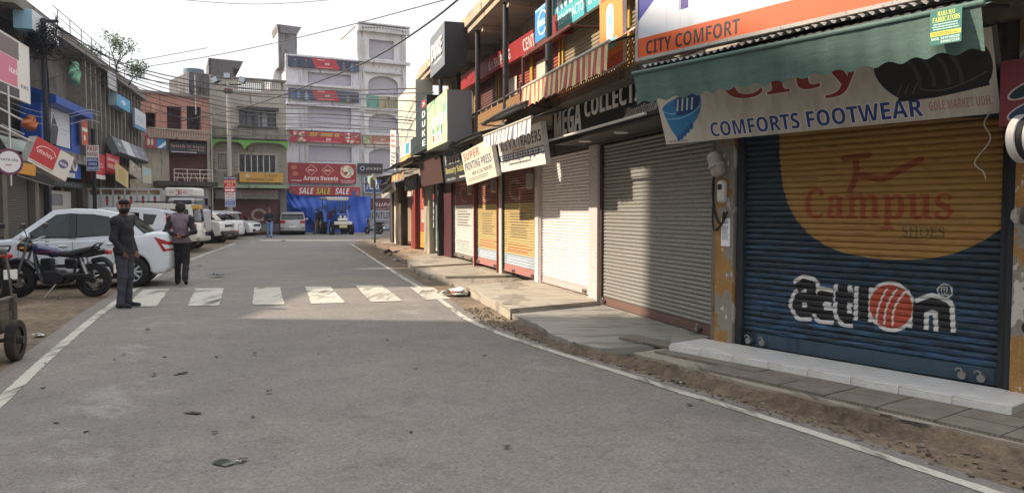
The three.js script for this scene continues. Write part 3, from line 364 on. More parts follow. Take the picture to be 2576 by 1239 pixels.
// ---------- the near footwear shop ----------
const near = thing('footwear_shop', 'near corner shop with a blue painted rolling shutter between peeling ochre pillars', 'building', NF.at(0, 0, 0), NF.ry);
{
  const sx0 = .0, sx1 = 2.36, sy0 = .19, sy1 = 2.62, W = 1600, H = Math.round(W * (sy1 - sy0) / (sx1 - sx0));
  const cp = (X, Y) => { const [s, y] = NF.pix((2600 + X / 1.2147) / 1.4528, (480 + Y / 1.2147) / 1.4528, -.05); return [(s - sx0) / (sx1 - sx0) * W, (sy1 - y) / (sy1 - sy0) * H]; };
  const tex = canvas(W, H, (x) => {
    rect(x, '#17242d', 0, 0, W, H);
    for (let i = 0; i < 4200; i++) { const a = rnd() * W, b = rnd() * H, k = sm(.5, .86, b / H + rr(-.1, .1)) * (1 - .7 * sm(.36, .62, Math.abs(a / W - .45))); x.fillStyle = rnd() < k ? `rgba(${rr(34, 56)},${rr(80, 102)},${rr(118, 150)},.34)` : `rgba(${rr(28, 52)},${rr(50, 78)},${rr(66, 98)},.2)`; x.fillRect(a - 40, b, rr(30, 150), rr(3, 14)); }
    const disc = [[304, -60], [306, 100], [312, 180], [322, 255], [345, 330], [385, 400], [440, 460], [520, 512], [610, 545], [720, 563], [830, 570], [920, 568], [1000, 560], [1080, 542], [1150, 515], [1220, 480], [1300, 425], [1310, 100], [1310, -60]].map(([a, b]) => cp(a, b));
    x.fillStyle = '#97723a'; x.beginPath(); disc.forEach((p, i) => i ? x.lineTo(...p) : x.moveTo(...p)); x.fill();
    x.save(); x.clip(); for (let i = 0; i < 1500; i++) { x.fillStyle = rnd() < .45 ? `rgba(172,128,54,.25)` : `rgba(96,62,32,.3)`; x.fillRect(rnd() * W - 30, rnd() * H, rr(20, 140), rr(2, 9)); }
    const bb = (s, X0, Y0, X1, Y1, c, f, st, sw) => { const a = cp(X0, Y0), b = cp(X1, Y1); tb(x, s, Math.min(a[0], b[0]), a[1], b[0], b[1], c, f, st, sw); };
    // running figure and lettering in red
    x.strokeStyle = '#7d4424'; x.lineWidth = 40; x.lineCap = 'round'; x.beginPath(); for (const p of [[640, 110], [650, 190], [620, 260]]) x.lineTo(...cp(...p)); x.stroke(); x.beginPath(); x.moveTo(...cp(650, 190)); x.lineTo(...cp(760, 215)); x.lineTo(...cp(930, 125)); x.stroke(); x.beginPath(); x.moveTo(...cp(590, 120)); x.lineTo(...cp(700, 105)); x.stroke();
    bb('Campus', 420, 252, 1072, 440, '#8f4428', 'bold 100px serif');
    bb('SHOES', 850, 420, 1040, 472, '#47472f', '100px serif');
    x.restore();
    // the logo: thick pale outline round dark letters, a red ball for the o
    const L0 = cp(352, 640), L1 = cp(352, 815), R0 = cp(1098, 700), R1 = cp(1098, 905), hgt = (L1[1] - L0[1] + R1[1] - R0[1]) / 2, y0 = (L0[1] + R0[1]) / 2, wd = R0[0] - L0[0];
    const X = (k) => L0[0] + wd * k, Y = (k) => y0 + hgt * k, lw = hgt * .29;
    const strokes = [['M', .05, .3, 'L', .1, .16, 'L', .15, .2, 'L', .155, .9], ['M', .15, .5, 'L', .07, .52, 'L', .05, .72, 'L', .08, .9, 'L', .15, .86], ['M', .29, .45, 'L', .22, .42, 'L', .195, .65, 'L', .22, .9, 'L', .3, .88], ['M', .355, .1, 'L', .355, .8, 'L', .38, .92, 'L', .42, .9], ['M', .31, .4, 'L', .42, .4], ['M', .485, .12, 'L', .485, .93], ['M', .8, .38, 'L', .8, .95], ['M', .8, .5, 'L', .87, .36, 'L', .93, .42, 'L', .94, .95]];
    const pathS = (s) => { x.beginPath(); for (let i = 0; i < s.length; i += 3) x[s[i] === 'M' ? 'moveTo' : 'lineTo'](X(s[i + 1]), Y(s[i + 2])); x.stroke(); };
    x.lineJoin = 'round'; x.strokeStyle = '#c8c6c2'; x.lineWidth = lw * 1.56; strokes.forEach(pathS);
    x.fillStyle = '#c8c6c2'; x.beginPath(); x.ellipse(X(.645), Y(.52), wd * .137, hgt * .58, 0, 0, 7); x.fill();
    x.strokeStyle = '#17181c'; x.lineWidth = lw * .86; strokes.forEach(pathS);
    x.fillStyle = '#a8442d'; x.beginPath(); x.ellipse(X(.645), Y(.52), wd * .122, hgt * .5, 0, 0, 7); x.fill();
    x.strokeStyle = '#c8c6c2'; x.lineWidth = lw * .16; for (const k of [-.5, -.1, .3]) { x.beginPath(); x.moveTo(X(.645 + k * .14 + .05), Y(.1)); x.quadraticCurveTo(X(.645 + k * .1 - .03), Y(.5), X(.645 + k * .12 - .02), Y(.95)); x.stroke(); }
    const rc = cp(1040, 708); x.lineWidth = 9; x.strokeStyle = '#bdbdb8'; x.beginPath(); x.arc(...rc, 38, 0, 7); x.stroke(); tb(x, 'R', rc[0] - 15, rc[1] - 20, rc[0] + 16, rc[1] + 20, '#1d1f24', 'bold 100px sans-serif', '#bdbdb8', 16);
    for (let i = 0; i < 2600; i++) { x.fillStyle = `rgba(${rnd() < .6 ? '20,22,26' : '150,140,125'},${rr(.04, .2)})`; x.fillRect(rnd() * W, rnd() * H, rr(4, 60), rr(1, 4)); }
  });
  shutter(near, { x0: sx0, x1: sx1, y0: sy0, y1: sy1, z: -.05, tex, p: .056, barH: .13, bar: grimy(0x3f5666), rail: grimy(0x2f3438), locks: [.1, .26, 2.12, 2.26] });
  const ochre = mat(0xffffff, .95, { map: ntex(512, 1.6, (a, b) => { const q = fbm(a * 5, b * 4, 5, 5), r = fbm(a * 14 + 3, b * 9, 14, 4), s = vn(a * 200, b * 200, 200) * .08; const pe = sm(.5, .54, q * .7 + r * .3), wh = sm(.63, .66, r); const o = [.62, .47, .27], c = [.52, .50, .46], w = [.76, .74, .70]; return o.map((v, i) => { let k = v * (.82 + .3 * r); k += (c[i] - k) * pe; k += (w[i] - k) * wh * .9; return k + s - .04; }); }), bumpMap: T.plaster, bumpScale: .008 });
  part('pillar', b2(-.32, -.1, 0, 3.0, -.6, .03), ochre, near); part('return_wall', b2(-.42, -.322, 0, 3.0, -.9, -.03), grimy(0x8a7a62), near);
  part('pillar', b2(2.47, 3.3, 0, 3.0, -.5, .06), ochre, near);
  part('corner_angle', b2(2.425, 2.468, .2, 2.6, -.1, .045), grimy(0x2f3438), near);
  part('lintel', b2(-.1, 2.47, 2.62, 3.0, -.5, 0), grimy(0x77706a), near);
  part('wall', b2(-.3, 3.3, 0, 3.0, -4, -.61), grimy(0x77706a), near); part('upper_wall', b2(-.42, 3.6, 3.001, 5.6, -4, .1), plaster(0xb1a594), near);
  // torn bills on the right pillar and a notice on the left one
  for (let i = 0; i < 7; i++) { const w = rr(.08, .2), h = rr(.1, .26), x = 2.5 + rr(0, .16), y = 1.25 + i * .14, pts = []; for (let k = 0; k < 14; k++) { const a = k / 14 * 6.283; pts.push([w / 2 * Math.cos(a) * rr(.7, 1.15), h / 2 * Math.sin(a) * rr(.7, 1.15)]); } part('torn_bill', poly(pts, .003).translate(x, y, .061 + i * .0005), mat([0xd8d6d0, 0xc8ccd0, 0xcfc7ba][i % 3], .95, { map: T.grime }), near); }
  part('paper_notice', new THREE.PlaneGeometry(.11, .29).translate(-.19, 1.34, .034), mat(0xffffff, .9, { map: canvas(128, 320, (x, w, h) => { rect(x, '#e6e6ea', 0, 0, w, h); fineLines(x, '#45496a', 14, 34, 100, 2, 16); fineLines(x, '#5b5f78', 12, 90, 104, 11, 15); }) }), near);
  part('painted_mark', new THREE.PlaneGeometry(.2, .34).translate(2.6, .78, .064), mat(0x26221c, .9, { alphaMap: (() => { const t = canvas(96, 160, (x, w, h) => { rect(x, '#000', 0, 0, w, h); tb(x, 'S', 20, 14, 76, 146, '#fff', 'italic 100px serif'); }); t.colorSpace = THREE.NoColorSpace; return t; })(), transparent: true }), near);
  // electricity meters and their wires on the left pillar
  const gb = mat(0x9b9488, .5), gl = mat(0xb9b6ae, .3);
  const m1 = part('meter_box', rbx(.15, .27, .13, .055, 0, 0, 0, 4).rotateZ(.35).translate(-.26, 2.05, .11), gb, near); part('meter_band', toG(new THREE.TorusGeometry(.078, .01, 6, 20)).rotateX(Math.PI / 2).rotateZ(.35).translate(-.255, 2.03, .11), gl, m1);
  const m2 = part('meter_box', rbx(.1, .24, .09, .04, -.2, 1.76, .085, 4), gl, near); part('meter_window', rbx(.05, .06, .02, .008, -.2, 1.81, .125), DARK, m2);
  part('cable', tube([[-.3, 2.1, .05], [-.34, 1.8, .06], [-.3, 1.5, .05], [-.22, 1.42, .06], [-.2, 1.55, .05]], .012, 30), DARK, near); part('cable', tube([[-.16, 1.56, .05], [-.2, 1.45, .06], [-.32, 1.36, .05], [-.36, 1.9, .02]], .01, 30), DARK, near);
}
sign(NF, 'shop_sign', 'white City COMFORTS FOOTWEAR board with blue and black shoes above the painted shutter', 'sign', { s0: -.86, s1: 2.41, y0: 2.29, y1: 2.93, d: .2, depth: .1, lean: .33, m: grimy(0x6f6a62), tex: canvas(2048, 410, (x, w, h) => {
  rect(x, '#cfc9bb', 0, 0, w, h);
  tb(x, 'City', 550, -60, 1460, 232, '#98362f', 'bold 100px serif', '#e8e4da', 4);
  tb(x, 'COMFORTS FOOTWEAR', 390, 292, 1705, 388, '#22418c', 'bold 100px sans-serif', '#f2efe6', 7);
  tb(x, 'GOLE MARKET UDH.', 1735, 318, 2020, 366, '#b48a80', 'bold 100px sans-serif'); tb(x, 'AMIT ADV. 9858043866', 28, 384, 190, 402, '#333', '100px sans-serif'); tb(x, '9419143343', 1700, 18, 1990, 62, '#2f2d2a');
  // blue trainer seen toe down
  x.save(); x.translate(30, 50); x.scale(1.0, 1.0); x.fillStyle = '#2f7fb4'; x.beginPath(); x.moveTo(0, 110); x.bezierCurveTo(40, 60, 180, 40, 330, 20); x.bezierCurveTo(350, 120, 300, 200, 210, 250); x.bezierCurveTo(150, 290, 110, 310, 90, 330); x.bezierCurveTo(40, 290, 20, 200, 0, 110); x.fill(); x.fillStyle = '#1e3f7e'; x.beginPath(); x.moveTo(120, 60); x.bezierCurveTo(200, 30, 300, 20, 330, 24); x.bezierCurveTo(340, 90, 300, 140, 240, 160); x.lineTo(110, 170); x.fill(); x.strokeStyle = '#bfe0d8'; x.lineWidth = 14; for (const k of [130, 170, 210, 250]) { x.beginPath(); x.moveTo(k + 20, 60); x.lineTo(k - 6, 140); x.stroke(); } x.strokeStyle = '#7fc0dc'; x.lineWidth = 7; x.beginPath(); x.moveTo(20, 180); x.bezierCurveTo(110, 200, 220, 190, 320, 120); x.stroke(); x.beginPath(); x.moveTo(10, 130); x.quadraticCurveTo(60, 160, 110, 150); x.stroke(); x.fillStyle = '#1f5f96'; for (const [a, b] of [[90, 322], [120, 312], [150, 292], [182, 272], [215, 250]]) { x.beginPath(); x.ellipse(a, b, 15, 26, .4, 0, 7); x.fill(); } x.restore();
  // black strap shoe
  x.save(); x.translate(1480, 36); x.scale(.97, 1.05); x.fillStyle = '#1f2021'; x.beginPath(); x.moveTo(10, 60); x.bezierCurveTo(90, 10, 240, 30, 330, 40); x.bezierCurveTo(420, 0, 540, 10, 560, 60); x.bezierCurveTo(590, 130, 570, 190, 540, 220); x.bezierCurveTo(400, 250, 200, 262, 130, 240); x.bezierCurveTo(60, 200, 0, 130, 10, 60); x.fill(); x.strokeStyle = '#3d403e'; x.lineWidth = 20; for (const k of [190, 260, 330, 390]) { x.beginPath(); x.moveTo(k, 60); x.quadraticCurveTo(k + 50, 120, k + 40, 200); x.stroke(); } x.strokeStyle = '#55606a'; x.lineWidth = 5; for (const k of [110, 150, 190]) { x.beginPath(); x.moveTo(k + 30, 170); x.lineTo(k, 222); x.stroke(); } x.strokeStyle = '#5c5f60'; x.beginPath(); x.moveTo(230, 200); x.bezierCurveTo(330, 240, 430, 210, 545, 160); x.stroke(); x.fillStyle = '#14181f'; for (let k = 0; k < 30; k++) { x.beginPath(); x.arc(120 + k * 14.6, 244 - Math.max(0, k - 12) * 1.6, 9, 0, 7); x.fill(); } x.restore();
  wear(x, w, h, .16, '70,60,45');
}) });
{
  const oc = sign(NF, 'shop_sign', 'huge white hoarding with an orange CITY COMFORT band above the green awning', 'sign', { s0: -.63, s1: 3.6, y0: 3.07, y1: 5.2, d: .92, depth: .12, m: painted(0x8d8a86), frame: painted(0xb0aca6), tex: canvas(1600, 806, (x, w, h) => {
    rect(x, '#c3c8d2', 0, 0, w, h); x.fillStyle = '#26308f'; const sc = (u, v) => { const [s, y] = NF.pix(u, v, .92); return [(s + .63) / 4.23 * w, (5.2 - y) / 2.13 * h]; }; const [ta, tb_, tc] = [sc(1594, 0), sc(1646, 0), sc(1607, 54)]; x.beginPath(); x.moveTo(0, tc[1]); x.lineTo(0, 0); x.lineTo(tb_[0] + (tb_[0] - tc[0]) * tb_[1] / (tc[1] - tb_[1]), 0); x.lineTo(...tb_); x.lineTo(...tc); x.fill(); const pa = sc(1710, 0), pb = sc(1732, 19); rect(x, '#3a2c7c', pa[0], 0, pb[0] - pa[0], pb[1]);
    rect(x, '#c4521f', 0, h - 82, w, 82); tb(x, 'CITY COMFORT', 50, h - 66, 470, h - 16, '#241c1a'); x.strokeStyle = '#b4b9c4'; x.lineWidth = 3; for (const k of [150, 215, 640, 1060]) { x.beginPath(); x.moveTo(k, 0); x.lineTo(k, h - 84); x.stroke(); } wear(x, w, h, .1); }) });
}
const GREEN = mat(0x5a756e, .75, { map: T.fine, sheen: .2 });
{
  const aw = awning(NF, 'faded green canvas awning with a scalloped valance over the footwear board', { s0: -.46, s1: 2.62, yb: 3.1, yf: 2.9, db: .55, df: 1.12, val: .3, scal: 17, sd: .03, m: GREEN, fl: -.06, wav: .008, barm: GREEN });
  part('maker_label', new THREE.PlaneGeometry(.2, .23).translate(1.34, .185, .04), mat(0xffffff, .6, { map: canvas(256, 256, (x, w, h) => { rect(x, '#2f6f66', 0, 0, w, h); tb(x, 'MAHA MAI', 60, 12, 200, 44, '#d7d95a', 'bold 100px serif'); tb(x, 'FABRICATORS', 20, 50, 240, 88, '#d7d95a', 'bold 100px serif'); fineLines(x, '#b8d4cc', 20, 100, 216, 3, 18); rect(x, '#d4cb4a', 6, 158, 244, 34); fineLines(x, '#3a4a30', 16, 166, 216, 2, 12); tb(x, 'MOB. 9419140238', 14, 200, 240, 220, '#c9dcd6'); tb(x, '9596072220', 90, 226, 240, 246, '#c9dcd6'); }) }), aw);
  corr(NF, 'zigzag edged corrugated sheet between the orange band and the green awning', -.5, 3.3, 3.2, 3.0, .1, 1.0, 0xb0aca8);
  sign(NF, 'shop_sign', 'maroon box sign with sandal pictures on the right pillar', 'sign', { s0: 2.46, s1: 3.1, y0: 2.17, y1: 2.64, d: .36, depth: .28, m: painted(0x6e3038), tex: canvas(256, 192, (x, w, h) => { rect(x, '#7d3a42', 0, 0, w, h); for (const [a, b, c] of [[70, 90, '#243a3a'], [70, 150, '#2b4a66']]) { x.fillStyle = '#c8b8b0'; x.beginPath(); x.ellipse(a, b, 54, 22, -.4, 0, 7); x.fill(); x.fillStyle = c; x.beginPath(); x.ellipse(a, b, 48, 17, -.4, 0, 7); x.fill(); } wear(x, w, h, .3); }) });
  const ro = thing('round_lightbox', 'round black and white lightbox sign hanging below the maroon box', 'sign', NF.at(2.71, 1.86, .5)); ro.rotation.y = NF.ry; const cw = (r, z0, z1, m, n) => part(n, toG(new THREE.CylinderGeometry(r, r, z1 - z0, 36)).rotateX(Math.PI / 2).rotateY(Math.PI / 2 - .25).translate((z0 + z1) / 2 * Math.cos(.25), .2, 0), m, ro); cw(.17, -.06, -.005, WHITE, 'drum'); cw(.167, -.0049, .04, DARK, 'drum_band'); cw(.17, .0401, .08, WHITE, 'drum'); cw(.14, .08, .084, mat(0x4a5a4c, .5), 'printed_face'); part('hanger', rod([0, .38, 0], [0, .5, -.1], .012), IRON, ro);
  const lw = thing('loose_wire', 'pale tangled wire dangling from the white footwear board by the right pillar', 'wire', NF.at(2.34, 1.8, .2)); lw.rotation.y = NF.ry; part('strand', tube([[.02, .5, .05], [-.03, .42, .03], [.02, .3, .04], [-.08, .12, .05], [-.02, .05, .04], [0, 0, .05]], .005, 40, 5), mat(0xb9b5a8, .6), lw);
}

// ---------- left row ----------
const LX = (D) => -8.88 - .288 * D, LF = new Facade(V3(LX(16.6), 0, -16.6), V3(LX(41), 0, -41));
const B = (F, d, u0, v0, u1, v1) => { const a = F.pix(u0, v0, d), b = F.pix(u1, v1, d); return { s0: Math.min(a[0], b[0]), s1: Math.max(a[0], b[0]), y0: b[1], y1: a[1], d }; };
const SV = (F, d, u, v) => F.pix(u, v, d);
function wallHoles(x0, x1, y0, y1, holes, z0, z1) { const s = new THREE.Shape([[x0, y0], [x1, y0], [x1, y1], [x0, y1]].map((p) => new THREE.Vector2(...p))); for (const h of holes) { const p = new THREE.Path(); if (h[4]) { const r = (h[1] - h[0]) / 2, c = (h[0] + h[1]) / 2; p.moveTo(h[0], h[2]); p.lineTo(h[1], h[2]); p.lineTo(h[1], h[3] - r * h[4]); for (let i = 1; i < 14; i++) { const a = Math.PI * i / 14; p.lineTo(c + r * Math.cos(a), h[3] - r * h[4] + r * h[4] * Math.sin(a)); } p.lineTo(h[0], h[3] - r * h[4]); p.closePath(); } else { p.moveTo(h[0], h[2]); p.lineTo(h[1], h[2]); p.lineTo(h[1], h[3]); p.lineTo(h[0], h[3]); p.closePath(); } s.holes.push(p); } const g = new THREE.ExtrudeGeometry(s, { depth: z1 - z0, bevelEnabled: false }); g.translate(0, 0, z0); return uvm(g); }
// buildings out of frame on the left that shade the road
{
  const tall = thing('apartment_block', 'tall plastered block shading the near end of the street', 'building', [0, 0, 0]); const mk = (z0, z1, H, gp_, o, nm) => { const x = LX(14); part('wall', b2(x - 9, x, 0, H, z1, z0), plaster(0x9c9184), o); for (let y = 1; y < H - 1.6; y += 3.1) for (let z = z1 + .8; z < z0 - 1.4; z += 2.6) { const w = part('window', b2(x, x + .06, y, y + 1.5, z, z + 1.3), DARK, o); part('sill', b2(x + .001, x + .14, y - .08, y - .002, z - .05, z + 1.35), plaster(0xb0a797), w); } part('parapet', b2(x - 9, x + .2, H, H + .25, z1, z0), plaster(0x8c8276), o); };
  mk(24, -11.55, 12.6, 0, tall);
  const low = thing('low_building', 'lower plastered building beside the tall block at the crossing', 'building', [0, 0, 0]); mk(-11.56, -16.3, 5.6, 0, low);
}
const lrow = thing('left_shop_building', 'stained two storey concrete shop building with tall vertical fins', 'building', LF.at(0, 0, 0), LF.ry);
{
  const L = LF.L, ST = mat(0x8a847c, .95, { map: T.grime, bumpMap: T.grime, bumpScale: .01 }), DK = grimy(0x5a544e);
  const gapS = 5.3;                                                       // slot between the two blocks lets a blade of sun through
  part('wall', [b2(0, gapS - .45, 0, 7.6, -8, -.2), b2(gapS, L, 0, 7.6, -8, -.2)], DK, lrow);
  part('slot_wall', b2(gapS - .449, gapS - .001, 0, 5.2, -8, -.25), DK, lrow);
  part('roof_slab', [b2(-.1, gapS - .45, 7.601, 7.8, -8, .75), b2(gapS, L, 7.601, 7.8, -8, .75)], ST, lrow);
  part('parapet', b2(gapS, L, 7.801, 8.15, .3, .5), ST, lrow);
  for (let s = 10; s < L - 4; s += 1.5) part('railing_post', cyl(.014, .014, .6, s, 8.3, .6), IRON, lrow);
  part('railing', [rod([9.5, 8.6, .6], [L - 4, 8.6, .6], .013), rod([9.5, 8.35, .6], [L - 4, 8.35, .6], .01)], IRON, lrow);
  // fins along the upper floor
  const f0 = SV(LF, .4, 205, 300)[0]; for (let i = 0; i < 18; i++) { const s = f0 + i * .78; if (s > L - .2) break; part('fin', b2(s, s + .16, 3.7, 7.6, -.2, .55), ST, lrow); part('infill_panel', b2(s + .17, s + .77, 3.7, i % 3 ? 6.6 : 5.9, -.2, .02 + .05 * (i % 2)), grimy([0x8a7c68, 0x6d655c, 0x544c45][i % 3]), lrow); }
  part('upper_recess', b2(SV(LF, 0, 118, 200)[0], f0, 5.4, 7.6, -.2, -.1), grimy(0x77706a), lrow);
  part('first_floor_slab', b2(gapS, L, 3.35, 3.7, -.2, .75), ST, lrow);
  // ground floor shutters
  const cols = [0x6f6a64, 0x726d66, 0x77716a, 0x6a655f]; let k = 0;
  for (let s = .4; s < L - 2; s += 2.9) { if (s > gapS - 3.1 && s < gapS) continue; shutter(lrow, { x0: s + .2, x1: s + 2.5, y0: .15, y1: 2.75, z: -.1, m: mat(cols[k++ % 4], .6, { map: T.metal }), each: s > 5 && s < 14, rail: painted(0x5f5a54) }); part('pillar', b2(s - .25, s + .12, 0, 3.35, -.2, .1), plaster(0x8d8479), lrow); }
}
const lsign = (lab, d, box, o, draw, W = 256, H = 256) => sign(LF, o.name ?? 'shop_sign', lab, o.cat ?? 'sign', { ...B(LF, d, ...box), ...o, tex: draw && canvas(W, H, (x, w, h) => { draw(x, w, h); wear(x, w, h, .14); }) });
{
  // pink hoarding in a steel frame, nearest left building
  const g = lsign('big white framed hoarding with a torn pink panel high on the left', 1.0, [-60, 40, 74, 262], { m: painted(0xc9c6c0), depth: .12, frame: WHITE }, (x, w, h) => { rect(x, '#d6d2ca', 0, 0, w, h); rect(x, '#6b5a58', w * .02, h * .03, w * .75, h * .3); rect(x, '#c96f86', w * .15, h * .34, w * .58, h * .46); tb(x, 'itel', w * .56, h * .5, w * .72, h * .6, '#e9dfe2'); rect(x, '#3c3a38', w * .02, h * .82, w * .74, h * .16); tb(x, 'ERS', w * .8, h * .72, w * .97, h * .78, '#4a4a50'); });
  const bl = lsign('pale blue lightbox behind the tangled cables on the pole', .95, [78, 22, 146, 118], { depth: .5, m: mat(0x8fb6cc, .5) }, (x, w, h) => rect(x, '#cfd3d6', 0, 0, w, h), 64, 64);
  // blue shop front
  const bf = thing('blue_shopfront', 'bright blue shop front with hood, tall white phone poster and raised white letters', 'shop front', LF.at(SV(LF, .6, 117, 400)[0], 0, 0), LF.ry);
  const s0 = SV(LF, .6, 117, 400)[0], q = (u, v, d = .6) => { const a = SV(LF, d, u, v); return [a[0] - s0, a[1]]; }, BLUE = painted(0x1f56b8, .45);
  const [x1, yb] = q(197, 450), yt = q(117, 240)[1], py0 = q(178, 371)[1], px1 = q(178, 371)[0];
  part('surround', [b2(-.5, -.05, yb, yt, 0, .6), b2(px1 + .03, x1 + .3, py0 - .1, yt - .3, 0, .6), b2(-.05, x1 + .3, yb, py0 - .1, 0, .598)], BLUE, bf);
  part('hood', [poly([[0, 0], [.75, .0], [.75, .26], [0, .5]], x1 + .9).rotateY(-Math.PI / 2).translate(x1 + .4, yt - .32, .3)], BLUE, bf);
  part('poster', new THREE.PlaneGeometry(px1 + .02, yt - py0 - .2).translate((px1) / 2 - .01, (yt + py0) / 2 - .15, .56), mat(0xffffff, .5, { map: canvas(256, 384, (x, w, h) => { rect(x, '#cfd2d6', 0, 0, w, h); x.fillStyle = '#44464c'; x.beginPath(); x.moveTo(w * .34, h * .2); x.lineTo(w * .52, h * .56); x.lineTo(w * .42, h); x.lineTo(w * .08, h); x.fill(); tb(x, 'KTO Series III', w * .6, h * .5, w * .94, h * .56, '#6a6c74', '100px sans-serif'); fineLines(x, '#8a8c92', w * .6, h * .64, w * .34, 1, 14); }) }), bf);
  letters('LENOVO', q(98, 400)[0], q(184, 400)[0], q(160, 427)[1], q(160, 392)[1], .6, .12, WHITE, bf); part('tag_line', b2(q(138, 400)[0], q(184, 400)[0], q(160, 444)[1], q(160, 432)[1], .6, .63), WHITE, bf);
  lsign('dark green OPPO fascia below the blue shop front', .35, [122, 449, 212, 476], { m: painted(0x1d2b2a) }, (x, w, h) => { rect(x, '#1d2b2a', 0, 0, w, h); tb(x, 'oppo', w * .2, h * .3, w * .9, h * .8, '#75837e', '100px sans-serif'); }, 256, 64);
  lsign('white wall panel with a grey notice board under the OPPO fascia', .1, [122, 478, 178, 560], { m: WHITE, name: 'wall_panel', cat: 'panel' }, (x, w, h) => { rect(x, '#b9b6b4', 0, 0, w, h); rect(x, '#6d6d70', w * .1, h * .1, w * .5, h * .35); fineLines(x, '#9b9b9f', w * .15, h * .15, w * .4, 6, h * .045); }, 128, 128);
  // tilted satellite sign
  const dt = lsign('tilted red and white dish tv sign box leaning off the wall', 1.9, [95, 356, 134, 434], { depth: .3, yaw: -.6, roll: -.42, m: WHITE }, (x, w, h) => { rect(x, '#b8383c', 0, 0, w * .62, h * .86); rect(x, '#cfc9c0', w * .62, 0, w * .38, h); rect(x, '#d2ccc2', 0, h * .86, w, h * .14); tb(x, 'dishtv', w * .12, h * .36, w * .54, h * .52, '#ece4e2', 'italic 100px sans-serif'); x.strokeStyle = '#ece4e2'; x.lineWidth = 5; x.beginPath(); x.ellipse(w * .33, h * .4, w * .24, h * .2, -.4, 3.4, 6.6); x.stroke(); x.fillStyle = '#5a5a80'; x.beginPath(); x.ellipse(w * .8, h * .44, w * .12, h * .18, .2, 0, 7); x.fill(); tb(x, 'd2h', w * .71, h * .4, w * .89, h * .49, '#e3dee6'); fineLines(x, '#6a6660', w * .06, h * .9, w * .7, 1, 14); });
  lsign('green grey sheet metal hood box over the leftmost shutters', 1.3, [14, 334, 92, 390], { depth: .5, lean: -.5, m: painted(0x3c4a44) }, (x, w, h) => rect(x, '#8d9a92', 0, 0, w, h), 64, 64);
  lsign('black sign panel with a silver edge tilting below the dish box', 1.4, [38, 424, 136, 462], { roll: -.06, lean: .3, frame: STEEL, m: painted(0x17181c) }, (x, w, h) => rect(x, '#1b1c22', 0, 0, w, h), 128, 64);
  lsign('small orange phone dealer sign beside the round sign', 1.6, [28, 403, 66, 438], { roll: -.1, yaw: -.4, m: painted(0x8c5a26) }, (x, w, h) => { rect(x, '#c98a35', 0, 0, w, h); x.fillStyle = '#3c4660'; x.beginPath(); x.roundRect(w * .05, h * .2, w * .5, h * .6, 20); x.fill(); }, 128, 128);
  lsign('white tailor board with purple letters above the green hood', 1.35, [-40, 318, 55, 346], { m: WHITE, frame: WHITE }, (x, w, h) => { rect(x, '#c9c6c0', 0, 0, w, h); fineLines(x, '#4a3a66', w * .1, h * .3, w * .6, 1, h * .8); }, 256, 64);
  const rs = thing('round_sign', 'round white satellite sign with a purple and orange rim', 'sign', LF.at(...SV(LF, 1.8, 20, 440), 1.8), LF.ry - .8); part('disc', cyl(.32, .32, .1, 0, 0, 0, 32).rotateX(Math.PI / 2).translate(0, .32, 0), painted(0x7a3a5c), rs); part('printed_face', new THREE.CircleGeometry(.26, 32).translate(0, .32, .053), mat(0xffffff, .5, { map: canvas(128, 128, (x, w, h) => { rect(x, '#d9d6d8', 0, 0, w, h); tb(x, 'TATA sky', 14, 44, 114, 64, '#4a4358'); fineLines(x, '#a05050', 40, 80, 46, 1, 14); }) }), rs);
  const hand = thing('steel_rack', 'white steel pipe rack standing out from the wall over the shutters', 'rack', LF.at(...SV(LF, 1.6, 0, 300), 1.6), LF.ry); part('pipe', [rod([-2, 0, 0], [2.2, -.35, 0], .03), rod([-2, .4, 0], [2.2, .1, 0], .025), rod([.5, -1.6, .02], [.5, .9, .02], .025), rod([1.6, -.2, 0], [2.2, .1, -.7], .02)], WHITE, hand);
  // cloths
  const cloth = (label, d, u, v, w, h, col) => { const g = thing('hung_cloth', label, 'cloth', LF.at(...SV(LF, d, u, v), d), LF.ry); const pos = [], idx = [], n = 16; for (let j = 0; j <= n; j++) for (let i = 0; i <= n; i++) { const a = i / n - .5, b = j / n; const sp = .45 + .55 * Math.sin(Math.PI * Math.min(1, b * .8 + .1)); pos.push(a * w * sp + .06 * Math.sin(b * 7), h * (1 - b) + .12 * h * Math.sin(a * 11), .14 * Math.sin(a * 13 + b * 4)); if (i < n && j < n) { const o = j * (n + 1) + i; idx.push(o, o + n + 1, o + 1, o + 1, o + n + 1, o + n + 2); } } const q = new THREE.BufferGeometry(); q.setAttribute('position', new THREE.Float32BufferAttribute(pos, 3)); q.setIndex(idx); q.computeVertexNormals(); part('fabric', q, mat(col, .9), g); part('hook', rod([0, h * .95, 0], [0, h + .12, -.05], .012), IRON, g); };
  cloth('pale green cloth snagged on a cable in front of the dark upper floor', 1.2, 186, 207, .55, .62, 0x7fb090); cloth('orange cloth bundle hanging under the pink hoarding', 1.8, 72, 324, .45, .3, 0xb0663f);
  lsign('narrow red and white banner strip beside the blue hood', .8, [204, 300, 219, 367], { depth: .02, m: WHITE, cat: 'banner' }, (x, w, h) => { rect(x, '#c2452f', 0, 0, w, h); rect(x, '#dcd5cf', 0, h * .3, w, h * .14); rect(x, '#dcd5cf', w * .3, h * .6, w * .3, h * .2); }, 64, 192);
  lsign('large red fabric shop board with a white foot strip beyond the paid parking sign', .9, [228, 381, 264, 452], { m: painted(0x7d2228) }, (x, w, h) => { rect(x, '#a83238', 0, 0, w, h); rect(x, '#cfc9c6', 0, h * .84, w, h * .16); fineLines(x, '#d49a96', w * .4, h * .36, w * .5, 2, h * .12); });
